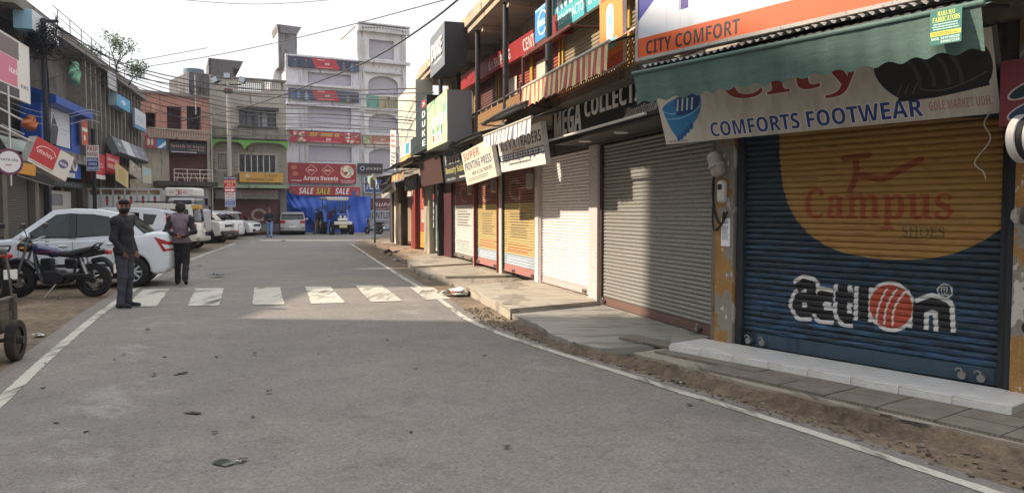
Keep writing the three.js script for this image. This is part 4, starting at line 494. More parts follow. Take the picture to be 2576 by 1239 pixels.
  lsign('red BEHARI LAL KING SHOP board in front of the concrete fins', .95, [265, 384, 300, 441], { m: painted(0x7d2228) }, (x, w, h) => { rect(x, '#b02f35', 0, 0, w, h); tb(x, 'BEHARI LAL', w * .1, h * .2, w * .9, h * .34, '#e5d2d0'); tb(x, 'KING SHOP', w * .1, h * .5, w * .95, h * .72, '#e8cfae'); });
  lsign('yellowed paper banner hanging beyond the red boards', 1.3, [289, 416, 321, 466], { depth: .02, roll: -.12, m: WHITE, cat: 'banner' }, (x, w, h) => { rect(x, '#c2ad74', 0, 0, w, h); fineLines(x, '#8a6f48', w * .15, h * .15, w * .7, 6, h * .12); }, 128, 128);
  lsign('brown tilted poster hanging below the grey boards', 1.35, [325, 409, 356, 450], { depth: .02, roll: -.1, m: WHITE, cat: 'banner' }, (x, w, h) => { rect(x, '#9d9284', 0, 0, w, h); for (let i = 0; i < 20; i++) rect(x, ['#8a7a68', '#b7aa98', '#7f8488'][i % 3], rnd() * w * .8, rnd() * h * .8, 20, 16); }, 128, 128);
  lsign('light paper poster with a blue top beside the brown poster', 1.4, [357, 418, 380, 462], { depth: .02, m: WHITE, cat: 'banner' }, (x, w, h) => { rect(x, '#a9a89e', 0, 0, w, h); rect(x, '#8fb0b8', w * .1, h * .1, w * .8, h * .4); fineLines(x, '#b59a58', w * .2, h * .6, w * .6, 4, h * .08); }, 128, 128);
  lsign('grey slanting photo hoarding with four panels over the poster row', 1.2, [297, 338, 376, 408], { lean: -.4, depth: .3, m: painted(0x6d7074) }, (x, w, h) => { ['#5c5f66', '#b2b4b6', '#777a82', '#6a6d74'].forEach((c, i) => rect(x, c, i * w / 4, 0, w / 4 - 3, h)); x.fillStyle = '#9a9ca2'; for (const a of [.12, .6, .86]) { x.beginPath(); x.ellipse(a * w, h * .45, 12, 30, 0, 0, 7); x.fill(); } fineLines(x, '#c9cacc', w * .05, h * .84, w * .9, 1, 10); });
  lsign('sky blue clinic lightbox under the roof edge', .9, [292, 232, 326, 284], { depth: .35, m: painted(0x9fb6c4) }, (x, w, h) => { rect(x, '#4f9cc4', 0, 0, w, h); rect(x, '#c8d8e0', w * .42, h * .28, w * .16, h * .42); rect(x, '#c8d8e0', w * .3, h * .4, w * .4, h * .16); });
  lsign('blank white board standing on the roof edge beside the tree', .9, [272, 172, 292, 232], { depth: .05, roll: .05, m: WHITE }, (x, w, h) => rect(x, '#cfd2d8', 0, 0, w, h), 32, 32);
  lsign('blue edged white board beyond the clinic lightbox', .9, [337, 270, 366, 334], { depth: .1, m: painted(0x7f9db0) }, (x, w, h) => { rect(x, '#c2c8cc', 0, 0, w, h); rect(x, '#5f8fb4', 0, h * .82, w, h * .18); fineLines(x, '#9aa2aa', w * .2, h * .3, w * .6, 3, h * .1); }, 128, 128);
}
// rooftop tree growing out of the parapet
{
  const P = LF.at(SV(LF, .2, 266, 225)[0], 7.5, .1), t = thing('rooftop_tree', 'small leafy tree growing out of the roof edge of the left row', 'tree', P);
  t.scale.set(.85, .78, .85); const limbs = [], tips = []; const grow = (a, dir, len, r, n) => { const b = a.clone().addScaledVector(dir, len); limbs.push(rod(a.toArray(), b.toArray(), r, 6, r * .65)); if (!n) { tips.push(b); return; } for (let i = 0; i < 3; i++) grow(b, dir.clone().add(V3(rr(-.7, .7), rr(-.15, .6), rr(-.7, .7))).normalize(), len * rr(.6, .85), r * .62, n - 1); tips.push(b); };
  grow(V3(-.3, 0, 0), V3(-.35, 1, 0).normalize(), .75, .05, 3); grow(V3(.5, 0, -.2), V3(.1, 1, 0).normalize(), 1.0, .05, 3); grow(V3(1.4, -.2, .1), V3(.4, .4, .3).normalize(), .5, .04, 3);
  part('trunk', limbs, grimy(0x4a4034), t);
  const leafG = []; for (const q of tips) for (let i = 0; i < 15; i++) { const p = q.clone().add(V3(rr(-.28, .28), rr(-.28, .28), rr(-.28, .28))); const s = rr(.06, .12), g = new THREE.BufferGeometry(); g.setAttribute('position', new THREE.Float32BufferAttribute([0, 0, 0, s * .45, s * .6, .02, 0, s * 1.4, 0, 0, 0, 0, 0, s * 1.4, 0, -s * .45, s * .6, .02], 3)); g.computeVertexNormals(); g.rotateX(rr(-2, 2)); g.rotateY(rr(0, 6.28)); g.translate(p.x, p.y, p.z); leafG.push(g); }
  part('crown', leafG, mat(0x5d7046, .7, { transmission: .25, thickness: 0 }), t).userData.kind = 'stuff';
}
const PK = {};
// utility pole with cross-arms and knotted cables, and the parking sign on its own post
{
  const D = 23.5, P = dp(121, 533, D), H = dp(121, 46, D).y, t = thing('utility_pole', 'dark steel utility pole with cross arms and a knot of cables', 'pole', [P.x, 0, -D]);
  part('shaft', rod([0, 0, 0], [0, H, 0], .1, 10, .075), grimy(0x4a4c54), t); for (const [v, a, b] of [[53, -.25, .45], [114, -.5, .4]]) { const y = dp(121, v, D).y; part('cross_arm', b2(a, b, y - .04, y + .04, -.05, .05), grimy(0x3a3c46), t); for (const x of [a + .05, b - .05]) part('insulator', cyl(.035, .03, .1, x, y + .09, 0), mat(0x6a6866, .4), t); }
  const kn = []; for (let i = 0; i < 34; i++) { const pts = []; for (let k = 0; k < 6; k++) pts.push([rr(-.75, .45) + .1, H - rr(.15, 1.3), rr(-.3, .45)]); kn.push(tube(pts, .011, 22, 4)); } part('cable_knot', kn, DARK, t).userData.kind = 'stuff';
  for (let i = 0; i < 3; i++) part('drop_cable', tube([[.12, H - 1, .1], [.16 + i * .03, H - 3, .12], [.1, H - 5, .14], [.15, .5, .12]], .009, 20, 5), DARK, t);
  const D2 = 27, y1 = dp(232, 365, D2), y0 = dp(232, 429, D2), pk = thing('parking_sign', 'white and blue PAID PARKING MUNICIPAL COUNCIL sign on a dark post by the red boards', 'sign', [y0.x, 0, -D2], .15); const h = y1.y - y0.y;
  part('post', cyl(.07, .07, y1.y + .6, 0, (y1.y + .6) / 2, -.1), grimy(0x33353b), pk); part('plate', b2(-.21, .21, y0.y, y1.y, -.025, 0), WHITE, pk);
  PK.tex = canvas(192, 384, (x, w, h) => { rect(x, '#d6d4d4', 0, 0, w, h); tb(x, 'PAID', 16, 14, 176, 84, '#b03a36'); tb(x, 'PARKING', 12, 104, 180, 164, '#b0504a'); rect(x, '#2a3f86', 8, 188, 176, 188); tb(x, 'MUNICIPAL', 16, 202, 176, 240, '#e3e5ee'); tb(x, 'COUNCIL', 26, 262, 166, 300, '#e3e5ee'); tb(x, 'UDHAMPUR', 16, 324, 176, 362, '#e3e5ee'); });
  part('printed_face', new THREE.PlaneGeometry(.42, h).translate(0, y0.y + h / 2, .003), mat(0xffffff, .5, { map: PK.tex }), pk);
}

// ---------- buildings closing the street ----------
const gx = (u, D) => { const p = dp(u, 533, D); p.y = 0; return p; };
const PB = new Facade(gx(322, 43), gx(530, 46)), GB = new Facade(gx(530, 49), gx(722, 51)), WB = new Facade(gx(722, 56), gx(1024, 60));
const bt = (lab, F, d, box, draw, W = 256, H = 128, o = {}) => sign(F, o.name ?? 'shop_sign', lab, o.cat ?? 'sign', { ...B(F, d, ...box), depth: .12, m: painted(0x55504c), ...o, tex: canvas(W, H, (x, w, h) => { draw(x, w, h); wear(x, w, h, .1); }) });
{ // salmon building
  const t = thing('salmon_building', 'old salmon pink building with open upper loggia and balustrade', 'building', PB.at(0, 0, 0), PB.ry), L = PB.L, q = (u, v, d = 0) => SV(PB, d, u, v), top = q(330, 230)[1], yb = q(450, 350)[1], SA = plaster(0xba8878), GR = plaster(0x8c837b);
  const hs = [[365, 390, 282, 322], [418, 455, 266, 323], [468, 504, 266, 324]].map(([a, b, c, d]) => [q(a, c)[0], q(b, c)[0], q(a, d)[1], q(a, c)[1]]);
  part('wall', wallHoles(0, L, yb, top, hs, -.3, 0), SA, t); part('side_wall', b2(0, L, 0, top - .05, -6, -1.6), grimy(0x8c7f74), t); part('side_wall', [b2(0, .2, 0, top, -1.6, -.3), b2(L - .2, L, 0, top, -1.6, -.3)], SA, t); part('roof', b2(0, L, top, top + .15, -6, .12), GR, t);
  part('lower_wall', [b2(0, q(424, 400)[0], 0, yb, -1.6, 0), b2(q(520, 400)[0], L, 0, yb, -1.6, 0)], plaster(0xb3a998), t);
  part('pilaster', b2(q(379, 270)[0], q(388, 270)[0], hs[0][3], hs[0][3] + .5, .001, .06), plaster(0xcb9a80), t); part('window_frame', b2(hs[1][0], hs[1][1], hs[1][2], hs[1][3], -.5, -.4), grimy(0x4c2a2c), t);
  part('floor_slab', b2(q(364, 330)[0], q(518, 330)[0], yb - .05, yb + .08, 0, .6), plaster(0xa08a7a), t);
  const b0 = q(364, 330)[0], b1 = q(516, 330)[0], y0 = yb + .08, y1 = q(450, 330)[1] + .05; part('top_rail', b2(b0, b1, y1 - .05, y1 + .02, .48, .6), plaster(0xb3a898), t); for (let s = b0; s < b1; s += .14) part('baluster', cyl(.05, .03, y1 - y0 - .05, s + .06, (y0 + y1 - .05) / 2, .54, 6), plaster(0xaaa090), t);
  // shop shutter and balcony with white railing
  const s0 = q(424, 400)[0], s1 = q(519, 400)[0]; shutter(t, { x0: s0, x1: s1, y0: q(450, 458)[1], y1: q(450, 350)[1], z: -.2, m: mat(0x5e2f2c, .6, { map: T.metal }), each: false, p: .08 });
  part('balcony_slab', b2(s0 - .9, s1 + .3, q(450, 468)[1], q(450, 457)[1], -.2, 1.0), grimy(0x4a4440), t);
  const ry0 = q(450, 457, .95)[1], ry1 = q(450, 425, .95)[1], rl = []; for (let k = 0; k <= 3; k++) rl.push(rod([s0, ry0 + (ry1 - ry0) * k / 3, .95], [s1, ry0 + (ry1 - ry0) * k / 3, .95], .02, 5)); for (let k = 0; k <= 3; k++) { const x = s0 + (s1 - s0) * k / 3; rl.push(rod([x, ry0, .95], [x, ry1, .95], .025, 5)); if (k < 3) { const w = (s1 - s0) / 3; rl.push(rod([x + w * .15, ry0, .95], [x + w * .35, ry1 - .25, .95], .018, 5), rod([x + w * .85, ry0, .95], [x + w * .6, ry1 - .25, .95], .018, 5)); } } part('railing', rl, mat(0xc9bcb6, .5), t);
  part('ground_wall', b2(0, L, 0, q(450, 468)[1], -1.5, -.35), grimy(0x7d756d), t); shutter(t, { x0: s0, x1: s1, y0: .1, y1: q(450, 500)[1], z: -.3, m: mat(0x4a4644, .6, { map: T.metal }), each: false, p: .08 });
  // stair tower, tank
  const tx0 = q(474, 200)[0], tx1 = q(530, 200)[0]; part('stair_tower', b2(tx0, tx1, top + .15, q(474, 180)[1], -4, -.02), mat(0x6d6a6b, .95, { map: T.grime }), t); const tk = part('water_tank', [cyl(.6, .6, .42, (tx0 + tx1) / 2 + .1, q(474, 180)[1] + .21, -1.5, 20)], mat(0x5d6f78, .7), t); part('pipe', rod([q(490, 250)[0], top - 1, .04], [q(488, 190)[0], q(488, 188)[1], .04], .04), mat(0xb9b4ac, .6), t); part('pipe', rod([q(527, 250)[0], 1, .1], [q(526, 190)[0], q(526, 188)[1], .1], .05), mat(0x9a968e, .6), t);
  bt('black Stitch N Style board above the maroon shutter', PB, .3, [425, 357, 517, 388], (x, w, h) => { rect(x, '#2a2a30', 0, 0, w, h); tb(x, 'Stitch N Style', w * .04, h * .2, w * .96, h * .52, '#c89a94', '100px serif'); tb(x, 'The Designer Boutique', w * .5, h * .58, w * .95, h * .72, '#c9c4c0', '100px sans-serif'); fineLines(x, '#c9c4c0', w * .03, h * .84, w * .94, 1, h * .16); }, 512, 192);
  bt('grey shop board with brush lettered 4-Men 2 behind the truck', PB, .5, [412, 470, 522, 499], (x, w, h) => { rect(x, '#8d8f90', 0, 0, w, h); tb(x, "ok'2", w * .62, h * .1, w * .82, h * .5, '#26262a', 'italic 100px serif'); tb(x, "4-Men'2", w * .72, h * .58, w * .96, h * .85, '#26262a', 'italic 100px serif'); }, 384, 96);
  bt('red, white and blue photo board left of the Stitch N Style board', PB, .5, [364, 339, 416, 373], (x, w, h) => { rect(x, '#8e3a44', 0, 0, w, h); rect(x, '#2f77b0', w * .55, 0, w * .45, h); x.fillStyle = '#c9d4dc'; x.beginPath(); x.moveTo(w * .55, h); x.lineTo(w, h * .4); x.lineTo(w, h * .7); x.lineTo(w * .75, h); x.fill(); for (const a of [.15, .32]) { x.fillStyle = '#c9b0a8'; x.beginPath(); x.ellipse(a * w, h * .5, 16, 40, 0, 0, 7); x.fill(); } });
}
{ // grey brick clinic building
  const t = thing('grey_building', 'grey building with pierced parapet, barred windows and small brick facing', 'building', GB.at(0, 0, 0), GB.ry), L = GB.L, q = (u, v, d = 0) => SV(GB, d, u, v), top = q(600, 198)[1], G = plaster(0xb5ada2), GD = plaster(0x857f78), Y = (v) => q(620, v)[1];
  const H = (u0, v0, u1, v1) => [q(u0, v0)[0], q(u1, v0)[0], q(u0, v1)[1], q(u0, v0)[1]], W1 = H(600, 275, 693, 316), W2 = H(600, 388, 692, 431), J = H(546, 386, 568, 425), P1 = H(597, 204, 657, 226), P2 = H(664, 204, 711, 226);
  part('wall', wallHoles(0, L, Y(470), top, [W1, W2, J, P1, P2], -.3, 0), G, t); part('back_wall', [b2(0, L, 0, Y(232), -5, -.9), b2(0, .25, Y(470), top, -.9, -.3), b2(L - .25, L, Y(470), top, -.9, -.3)], grimy(0x8a857e), t); part('coping', b2(-.05, L + .05, top, top + .1, -.36, .1), GD, t);
  part('stair_head', [b2(q(524, 170)[0], q(585, 170)[0], top + .1, q(530, 163)[1], -4, -.1), poly([[-.0, 0], [1.9, 0], [2.15, .5], [0, .55]], 3.5).translate(q(524, 170)[0], q(530, 165)[1], -3.8)], mat(0x6f6b6d, .95, { map: T.grime }), t);
  for (const P of [P1, P2]) { const g = [], nx = Math.round((P[1] - P[0]) / .13), ny = 5; for (let i = 0; i <= nx; i++) g.push(b2(P[0] + i * (P[1] - P[0]) / nx - .022, P[0] + i * (P[1] - P[0]) / nx + .022, P[2], P[3], -.2, -.1)); for (let j = 0; j <= ny; j++) g.push(b2(P[0], P[1], P[2] + j * (P[3] - P[2]) / ny - .018, P[2] + j * (P[3] - P[2]) / ny + .018, -.199, -.101)); part('pierced_screen', g, G, t).userData.kind = 'stuff'; }
  const jg = []; for (let i = 1; i < 5; i++) jg.push(b2(J[0] + i * (J[1] - J[0]) / 5 - .02, J[0] + i * (J[1] - J[0]) / 5 + .02, J[2], J[3], -.15, -.05)); for (let i = 1; i < 8; i++) jg.push(b2(J[0], J[1], J[2] + i * (J[3] - J[2]) / 8 - .025, J[2] + i * (J[3] - J[2]) / 8 + .025, -.149, -.051)); part('ventilation_screen', jg, G, t).userData.kind = 'stuff';
  // upper casement window
  const GL = mat(0x2a3036, .12), win = part('window', b2(W1[0], W1[1], W1[2], W1[3], -.28, -.25), GL, t); for (let i = 0; i <= 5; i++) { const x = W1[0] + (W1[1] - W1[0]) * i / 5; part('mullion', b2(x - .04, x + .04, W1[2], W1[3], -.24, -.1), grimy(0x3a4046), win); } part('curtained_pane', b2(W1[0] + (W1[1] - W1[0]) * .52, W1[0] + (W1[1] - W1[0]) * .78, W1[2] + .06, W1[3] - .1, -.245, -.22), mat(0xa9aaae, .8, { map: T.grime }), win); part('curtained_pane', b2(W1[0] + (W1[1] - W1[0]) * .12, W1[0] + (W1[1] - W1[0]) * .34, W1[2] + .06, W1[3] - .1, -.245, -.22), mat(0x7d8086, .8, { map: T.grime }), win);
  part('window_surround', [b2(W1[0] - .15, W1[1] + .15, W1[3], W1[3] + .18, 0, .35), b2(W1[0] - .12, W1[1] + .12, W1[2] - .1, W1[2], 0, .12)], grimy(0x4e4a4a), t);
  const w2 = part('window', b2(W2[0], W2[1], W2[2], W2[3], -.28, -.25), mat(0x16181c, .2), t); for (let i = 0; i <= 6; i++) { const x = W2[0] + (W2[1] - W2[0]) * i / 6; part('window_bar', b2(x - .035, x + .035, W2[2], W2[3], -.2, -.1), mat(0xb4b2ae, .6), w2); } for (let j = 1; j < 5; j++) part('grille_rod', rod([W2[0], W2[2] + (W2[3] - W2[2]) * j / 5, -.22], [W2[1], W2[2] + (W2[3] - W2[2]) * j / 5, -.22], .012, 4), IRON, w2);
  // brick facing, pieces too small to pick apart singly
  const bg = []; for (const [va, vb] of [[345, 317], [470, 360]]) { let r = 0; for (let y = Y(va); y < Y(vb) - .08; y += .115, r++) for (let x = (r % 2) * -.13; x < L - .02; x += .265) { const a = Math.max(0, x), b = Math.min(L, x + .25); if (b - a < .05) continue; const hit = [W1, W2, J].some((h) => b > h[0] - .06 && a < h[1] + .06 && y + .1 > h[2] - .06 && y < h[3] + .06); if (!hit) bg.push(b2(a, b, y, y + .1, .001, .02 + rnd() * .014)); } } part('brick_facing', bg, mat(0xa39c8c, .95, { map: T.grime }), t).userData.kind = 'stuff';
  // green scalloped cornice
  const cor = (x0, x1, y, dep) => { const pts = [[x0, 0]]; for (let i = 0; i <= 24; i++) { const k = i / 24; pts.push([x0 + (x1 - x0) * k, -.12 - dep * Math.pow(Math.abs(k * 2 - 1), 5)]); } pts.push([x1, 0]); return poly(pts, .1).translate(0, y, .5); }; const gm = painted(0x6fae4a); part('green_cornice', [cor(q(531, 355)[0], q(612, 355)[0], Y(354), .55), cor(q(612, 355)[0], L, Y(354), .5)], gm, t); part('cornice_slab', b2(0, L, Y(354), Y(349), 0, .62), grimy(0x4b4844), t);
  part('ledge', b2(0, L, Y(473), Y(466), 0, .9), mat(0x9fb08e, .8, { map: T.grime }), t); part('ground_wall', b2(0, L, 0, Y(473), -.6, -.35), grimy(0x7d756d), t);
  const vs = canvas(384, 256, (x, w, h) => { rect(x, '#583230', 0, 0, w, h); rect(x, '#7b7472', 0, h * .72, w, h * .28); x.strokeStyle = '#9a8c88'; x.lineWidth = 16; for (const a of [.2, .68]) { x.beginPath(); x.arc(a * w, h * .45, 40, .6, 6.2); x.stroke(); } wear(x, w, h, .3); });
  shutter(t, { x0: q(540, 530)[0], x1: q(702, 530)[0], y0: .1, y1: Y(502), z: -.3, tex: vs, each: false, p: .08 });
  bt('weathered yellow X-RAY ULTRASOUND CLINIC board below the barred window', GB, .2, [601, 433, 711, 459], (x, w, h) => { rect(x, '#c08f3c', 0, 0, w, h); tb(x, 'X-RAY', w * .56, h * .12, w * .88, h * .48, '#3f3426', '100px sans-serif'); tb(x, 'ULTRASOUND CLINIC', w * .16, h * .58, w * .8, h * .86, '#4a3c28', 'bold 100px sans-serif'); x.fillStyle = '#cdb89a'; x.beginPath(); x.ellipse(w * .18, h * .35, 20, 24, 0, 0, 7); x.fill(); }, 384, 128);
  bt('dirty grey MAKEUP BAZAR board with urdu script under the ledge', GB, .3, [541, 476, 698, 500], (x, w, h) => { rect(x, '#7d7873', 0, 0, w, h); tb(x, 'MAKEUP BAZAR', w * .42, h * .08, w * .96, h * .42, '#7d3a3c'); x.strokeStyle = '#3a3836'; x.lineWidth = 6; x.lineCap = 'round'; for (let i = 0; i < 10; i++) { const a = w * (.42 + i * .055); x.beginPath(); x.moveTo(a, h * rr(.55, .65)); x.quadraticCurveTo(a + 10, h * rr(.8, 1), a + 22, h * rr(.55, .85)); x.stroke(); } }, 512, 96);
}
{ // white building and its tall arched neighbour
  const t = thing('white_building', 'four storey white building with shuttered fronts and three photo banners', 'building', WB.at(0, 0, 0), WB.ry), q = (u, v, d = 0) => SV(WB, d, u, v), X = (u) => q(u, 400)[0], Y = (v, u = 800) => q(u, v)[1], WH = plaster(0xe6e4ea), LIT = plaster(0xe6e4ea), x1 = X(903), top = Y(146);
  const holes = [[182, 216], [262, 324], [366, 406]].map(([a, b]) => [X(772), X(884), Y(b), Y(a)]);
  part('wall', wallHoles(0, x1, Y(470), top, holes, -.4, 0), WH, t); part('back_wall', b2(.1, x1 - .02, 0, top - .1, -7, -.6), WH, t); part('side_wall', b2(-.02, .1, 0, top - .02, -7, -.4), LIT, t); part('roof', b2(0, x1, top, top + .12, -7, .1), WH, t); part('ground_wall', b2(0, x1, 0, Y(470), -.5, -.3), grimy(0x7d756d), t);
  holes.forEach((h) => shutter(t, { x0: h[0], x1: h[1], y0: h[2], y1: h[3], z: -.25, m: mat(0xcfcad8, .5, { map: T.metal }), each: false, p: .09, bar: painted(0xb4b0b8), rail: painted(0xbab8bc) })); for (const v of [215, 264, 326]) part('floor_band', b2(0, x1, Y(v) - .1, Y(v) + .08, .001, .2), WH, t); for (const u of [757, 771]) part('pilaster', b2(X(u) - .12, X(u) + .12, Y(465), top - .3, .001, .08), plaster(0xd0ced0), t);
  // stair head with flared cap
  const c0 = X(705), c1 = X(752); part('stair_head', [b2(c0, c1, top - .8, Y(88), -3, -.4), poly([[0, 0], [c1 - c0, 0], [c1 - c0 + .35, .55], [-.1, .6]], 2.8).translate(c0, Y(88) - .02, -3.1)], mat(0x8b8a8c, .95, { map: T.grime }), t); part('stair_side', b2(c0 - .012, c0 - .001, top - .8, Y(88), -3, -.4), LIT, t);
  part('roof_room', poly([[X(690), 0], [X(722), 0], [X(722), 2.6], [X(706), 2.6], [X(690), .8]], 3).translate(0, top - 3.0, -5), LIT, t);
  const a = thing('arched_building', 'tall narrow white building with arched shuttered windows and patterned cornice', 'building', WB.at(0, 0, 0), WB.ry), ax0 = x1 + .01, ax1 = X(1022), at_ = Y(66, 960);
  const hs = [[X(930), X(992), Y(148, 960), Y(101, 960)], [X(927), X(1002), Y(238, 960), Y(191, 960), .55], [X(927), X(1002), Y(335, 960), Y(285, 960), .55], [X(927), X(1002), Y(432, 960), Y(374, 960), .4]];
  part('wall', wallHoles(ax0, ax1, 0, at_, hs, -.4, .03), plaster(0xe8e6e6), a); part('back_wall', b2(ax0, ax1, 0, at_ - .05, -7, -.6), plaster(0xe8e6e6), a); part('side_wall', poly([[-7, Y(140)], [-7, Y(112)], [-5, Y(98)], [-3.2, Y(84)], [0, at_], [0, Y(140)]], .1).rotateY(-Math.PI / 2).translate(ax0 + .0, 0, -.02), LIT, a);
  hs.forEach((h) => shutter(a, { x0: h[0] + .02, x1: h[1] - .02, y0: h[2], y1: h[3] + .02, z: -.2, m: mat(0xc4c0ca, .5, { map: T.metal }), each: false, p: .09, bar: painted(0xb4b0b8), rails: false }));
  part('cornice', [b2(ax0 - .1, ax1 + .2, Y(84, 960), Y(70, 960), .031, .4), b2(ax0 - .1, ax1 + .25, Y(160, 960), Y(154, 960), .031, .35), b2(ax0 - .1, ax1 + .25, at_, at_ + .1, -6, .42)], plaster(0xdcdadc), a); for (let i = 0; i < 16; i++) part('cornice_boss', cyl(.07, .07, .03, ax0 + .25 + i * (ax1 - ax0 - .4) / 15, Y(77, 960) + .12 * Math.sin(i / 15 * Math.PI), .415, 8).rotateX(0), DARK, a);
  for (const v of [183, 277, 368]) part('arch_hood', b2(X(918), X(1008), Y(v, 960) - .06, Y(v, 960) + .06, .031, .22), plaster(0xd0cecc), a); for (const u of [912, 1014]) part('pilaster', b2(X(u) - .16, X(u) + .16, .5, at_ - 1.2, .031, .11), plaster(0xd3d1d0), a);
  for (const [k, c] of [[0, 0x6fa796], [1, 0xb5a98a], [2, 0x8c9476]]) part('painted_panel', b2(X(922) + k * 1.05, X(922) + k * 1.05 + 1.0, Y(271, 960), Y(242, 960), .031, .06), mat(c, .8, { map: T.grime }), a);
  // banners
  const ppl = (x, w, h, list) => { for (const [a_, c] of list) { x.fillStyle = c; x.beginPath(); x.roundRect(a_ * w - 15, h * .42, 30, h * .6, 10); x.fill(); x.fillStyle = '#b08a74'; x.beginPath(); x.ellipse(a_ * w, h * .28, 8, 12, 0, 0, 7); x.fill(); x.fillStyle = '#2a2422'; x.beginPath(); x.ellipse(a_ * w, h * .2, 9, 7, 0, 0, 7); x.fill(); } };
  const lion = (list, bg) => (x, w, h) => { rect(x, bg, 0, 0, w, h); x.fillStyle = '#a82d3a'; x.beginPath(); x.moveTo(w * .32, 0); x.lineTo(w * .66, 0); x.lineTo(w * .73, h); x.lineTo(w * .38, h); x.fill(); fineLines(x, '#d9c4c2', w * .4, h * .1, w * .14, 1, h * .16); tb(x, 'LI', w * .47, h * .38, w * .505, h * .62, '#6d2530'); tb(x, 'ON', w * .51, h * .38, w * .575, h * .62, '#dcd8da'); fineLines(x, '#d9a8a8', w * .4, h * .84, w * .3, 1, h * .12); ppl(x, w, h, list); };
  bt('topmost photo banner with a red centre on the white building roof line', WB, .25, [723, 140, 902, 180], lion([[.1, '#41506a'], [.25, '#3a4250'], [.78, '#6a5a60'], [.9, '#5f7f9f'], [.96, '#41506a']], '#2d3550'), 640, 144);
  bt('middle photo banner with a red centre between the upper shutters', WB, .3, [724, 220, 902, 258], lion([[.06, '#4a6a9a'], [.14, '#5a86b4'], [.25, '#8fa8bc'], [.84, '#7b7460'], [.92, '#2f3136']], '#33405c'), 640, 144);
  bt('red festive banner with yellow hindi lettering over the second floor', WB, .35, [727, 327, 906, 362], (x, w, h) => { rect(x, '#a8283a', 0, 0, w, h); for (const o of [0, .78]) for (let i = 0; i < 26; i++) { x.fillStyle = ['#d9b8a8', '#7fae7a', '#c9596a', '#e3dcd4', '#8c3a30'][i % 5]; x.beginPath(); x.ellipse((o + rnd() * .2) * w, rnd() * h, rr(6, 18), rr(6, 16), 0, 0, 7); x.fill(); }
    x.strokeStyle = '#d8c23c'; x.lineWidth = 7; x.lineCap = 'butt'; for (const [a_, b_] of [[.28, .4], [.43, .6], [.63, .7]]) { x.beginPath(); x.moveTo(w * a_, h * .16); x.lineTo(w * b_, h * .16); x.stroke(); for (let k = a_ + .02; k < b_; k += .034) { x.beginPath(); x.moveTo(w * k, h * .16); x.lineTo(w * k, h * .46); x.moveTo(w * k, h * .3); x.quadraticCurveTo(w * (k - .02), h * .24, w * (k - .018), h * .42); x.stroke(); } } tb(x, 'LI', w * .46, h * .58, w * .5, h * .82, '#7d1f2c'); tb(x, 'ON', w * .505, h * .58, w * .57, h * .82, '#e0dcdc'); fineLines(x, '#d9a8a8', w * .28, h * .9, w * .5, 1, h * .1); }, 640, 144);
  bt('wide red Arora Sweets board with a bowl of sweets', WB, .4, [722, 408, 895, 462], (x, w, h) => { rect(x, '#8f1f28', 0, 0, w, h); for (let i = 0; i < 50; i++) { x.fillStyle = `rgba(190,50,44,${rr(.05, .22)})`; x.fillRect(rnd() * w, rnd() * h, rr(20, 90), rr(10, 60)); } x.fillStyle = '#b96a4a'; for (const [a_, b_] of [[.09, .24], [.11, .55]]) { x.beginPath(); x.ellipse(a_ * w, b_ * h, 34, 26, 0, 0, 7); x.fill(); } x.strokeStyle = '#e8cfc6'; x.lineWidth = 4; for (const a_ of [.34, .58]) { x.beginPath(); x.moveTo(a_ * w, h * .08); x.lineTo((a_ + .085) * w, h * .34); x.lineTo(a_ * w, h * .6); x.lineTo((a_ - .085) * w, h * .34); x.closePath(); x.stroke(); fineLines(x, '#e8cfc6', (a_ - .05) * w, h * .32, w * .1, 1, h * .14); } tb(x, 'Arora Sweets', w * .22, h * .64, w * .73, h * .86, '#f0e8e2', 'bold 100px serif'); tb(x, 'Pure Desi Ghee Sweets & Dry Fruits Gifts', w * .33, h * .9, w * .73, h * .97, '#d8b09a', '100px sans-serif'); x.fillStyle = '#d8c8b4'; x.beginPath(); x.arc(w * .865, h * .4, h * .32, 0, 7); x.fill(); for (let i = 0; i < 22; i++) { x.fillStyle = ['#7a3a2a', '#c08050', '#e3dccc', '#a8c0a8'][i % 4]; x.beginPath(); x.arc(w * .865 + rr(-.24, .24) * h, h * .4 + rr(-.24, .24) * h, 15, 0, 7); x.fill(); } tb(x, '9419158044', w * .05, h * .84, w * .2, h * .92, '#e3d0cc'); tb(x, 'HOTEL SINGH AXIS', w * .77, h * .82, w * .98, h * .88, '#e3d0cc'); tb(x, 'MH CHOWK UDH.', w * .78, h * .91, w * .96, h * .97, '#e3d0cc'); }, 768, 240);
  bt('red SALE SALE SALE banner above the blue tarpaulin', WB, 1.0, [728, 468, 906, 492], (x, w, h) => { rect(x, '#a8242e', 0, 0, w, h); [['#ece6ea', .12], ['#b9c23c', .36], ['#ece6ea', .63]].forEach(([c, a_]) => tb(x, 'SALE', a_ * w, h * .14, (a_ + .21) * w, h * .86, c, 'italic bold 100px sans-serif', '#6d1a26', 8)); ppl(x, w, h, [[.05, '#5a4650'], [.9, '#2f4f9a'], [.96, '#8a6a6c']]); }, 640, 96);
  bt('brown JAI CHANDI MAA board between the arched windows', WB, .25, [912, 338, 992, 365], (x, w, h) => { rect(x, '#9a6a58', 0, 0, w, h); rect(x, '#8c9470', 0, 0, w * .27, h); for (let i = 0; i < 12; i++) { x.fillStyle = ['#c9c0a8', '#a85a4a', '#6f8a5a'][i % 3]; x.beginPath(); x.arc(rnd() * w * .26, rnd() * h, 9, 0, 7); x.fill(); } tb(x, 'JAI', w * .55, h * .36, w * .68, h * .6, '#d9ccc6'); tb(x, 'CHANDI MAA', w * .34, h * .68, w * .94, h * .94, '#d9ccc6'); }, 320, 112);
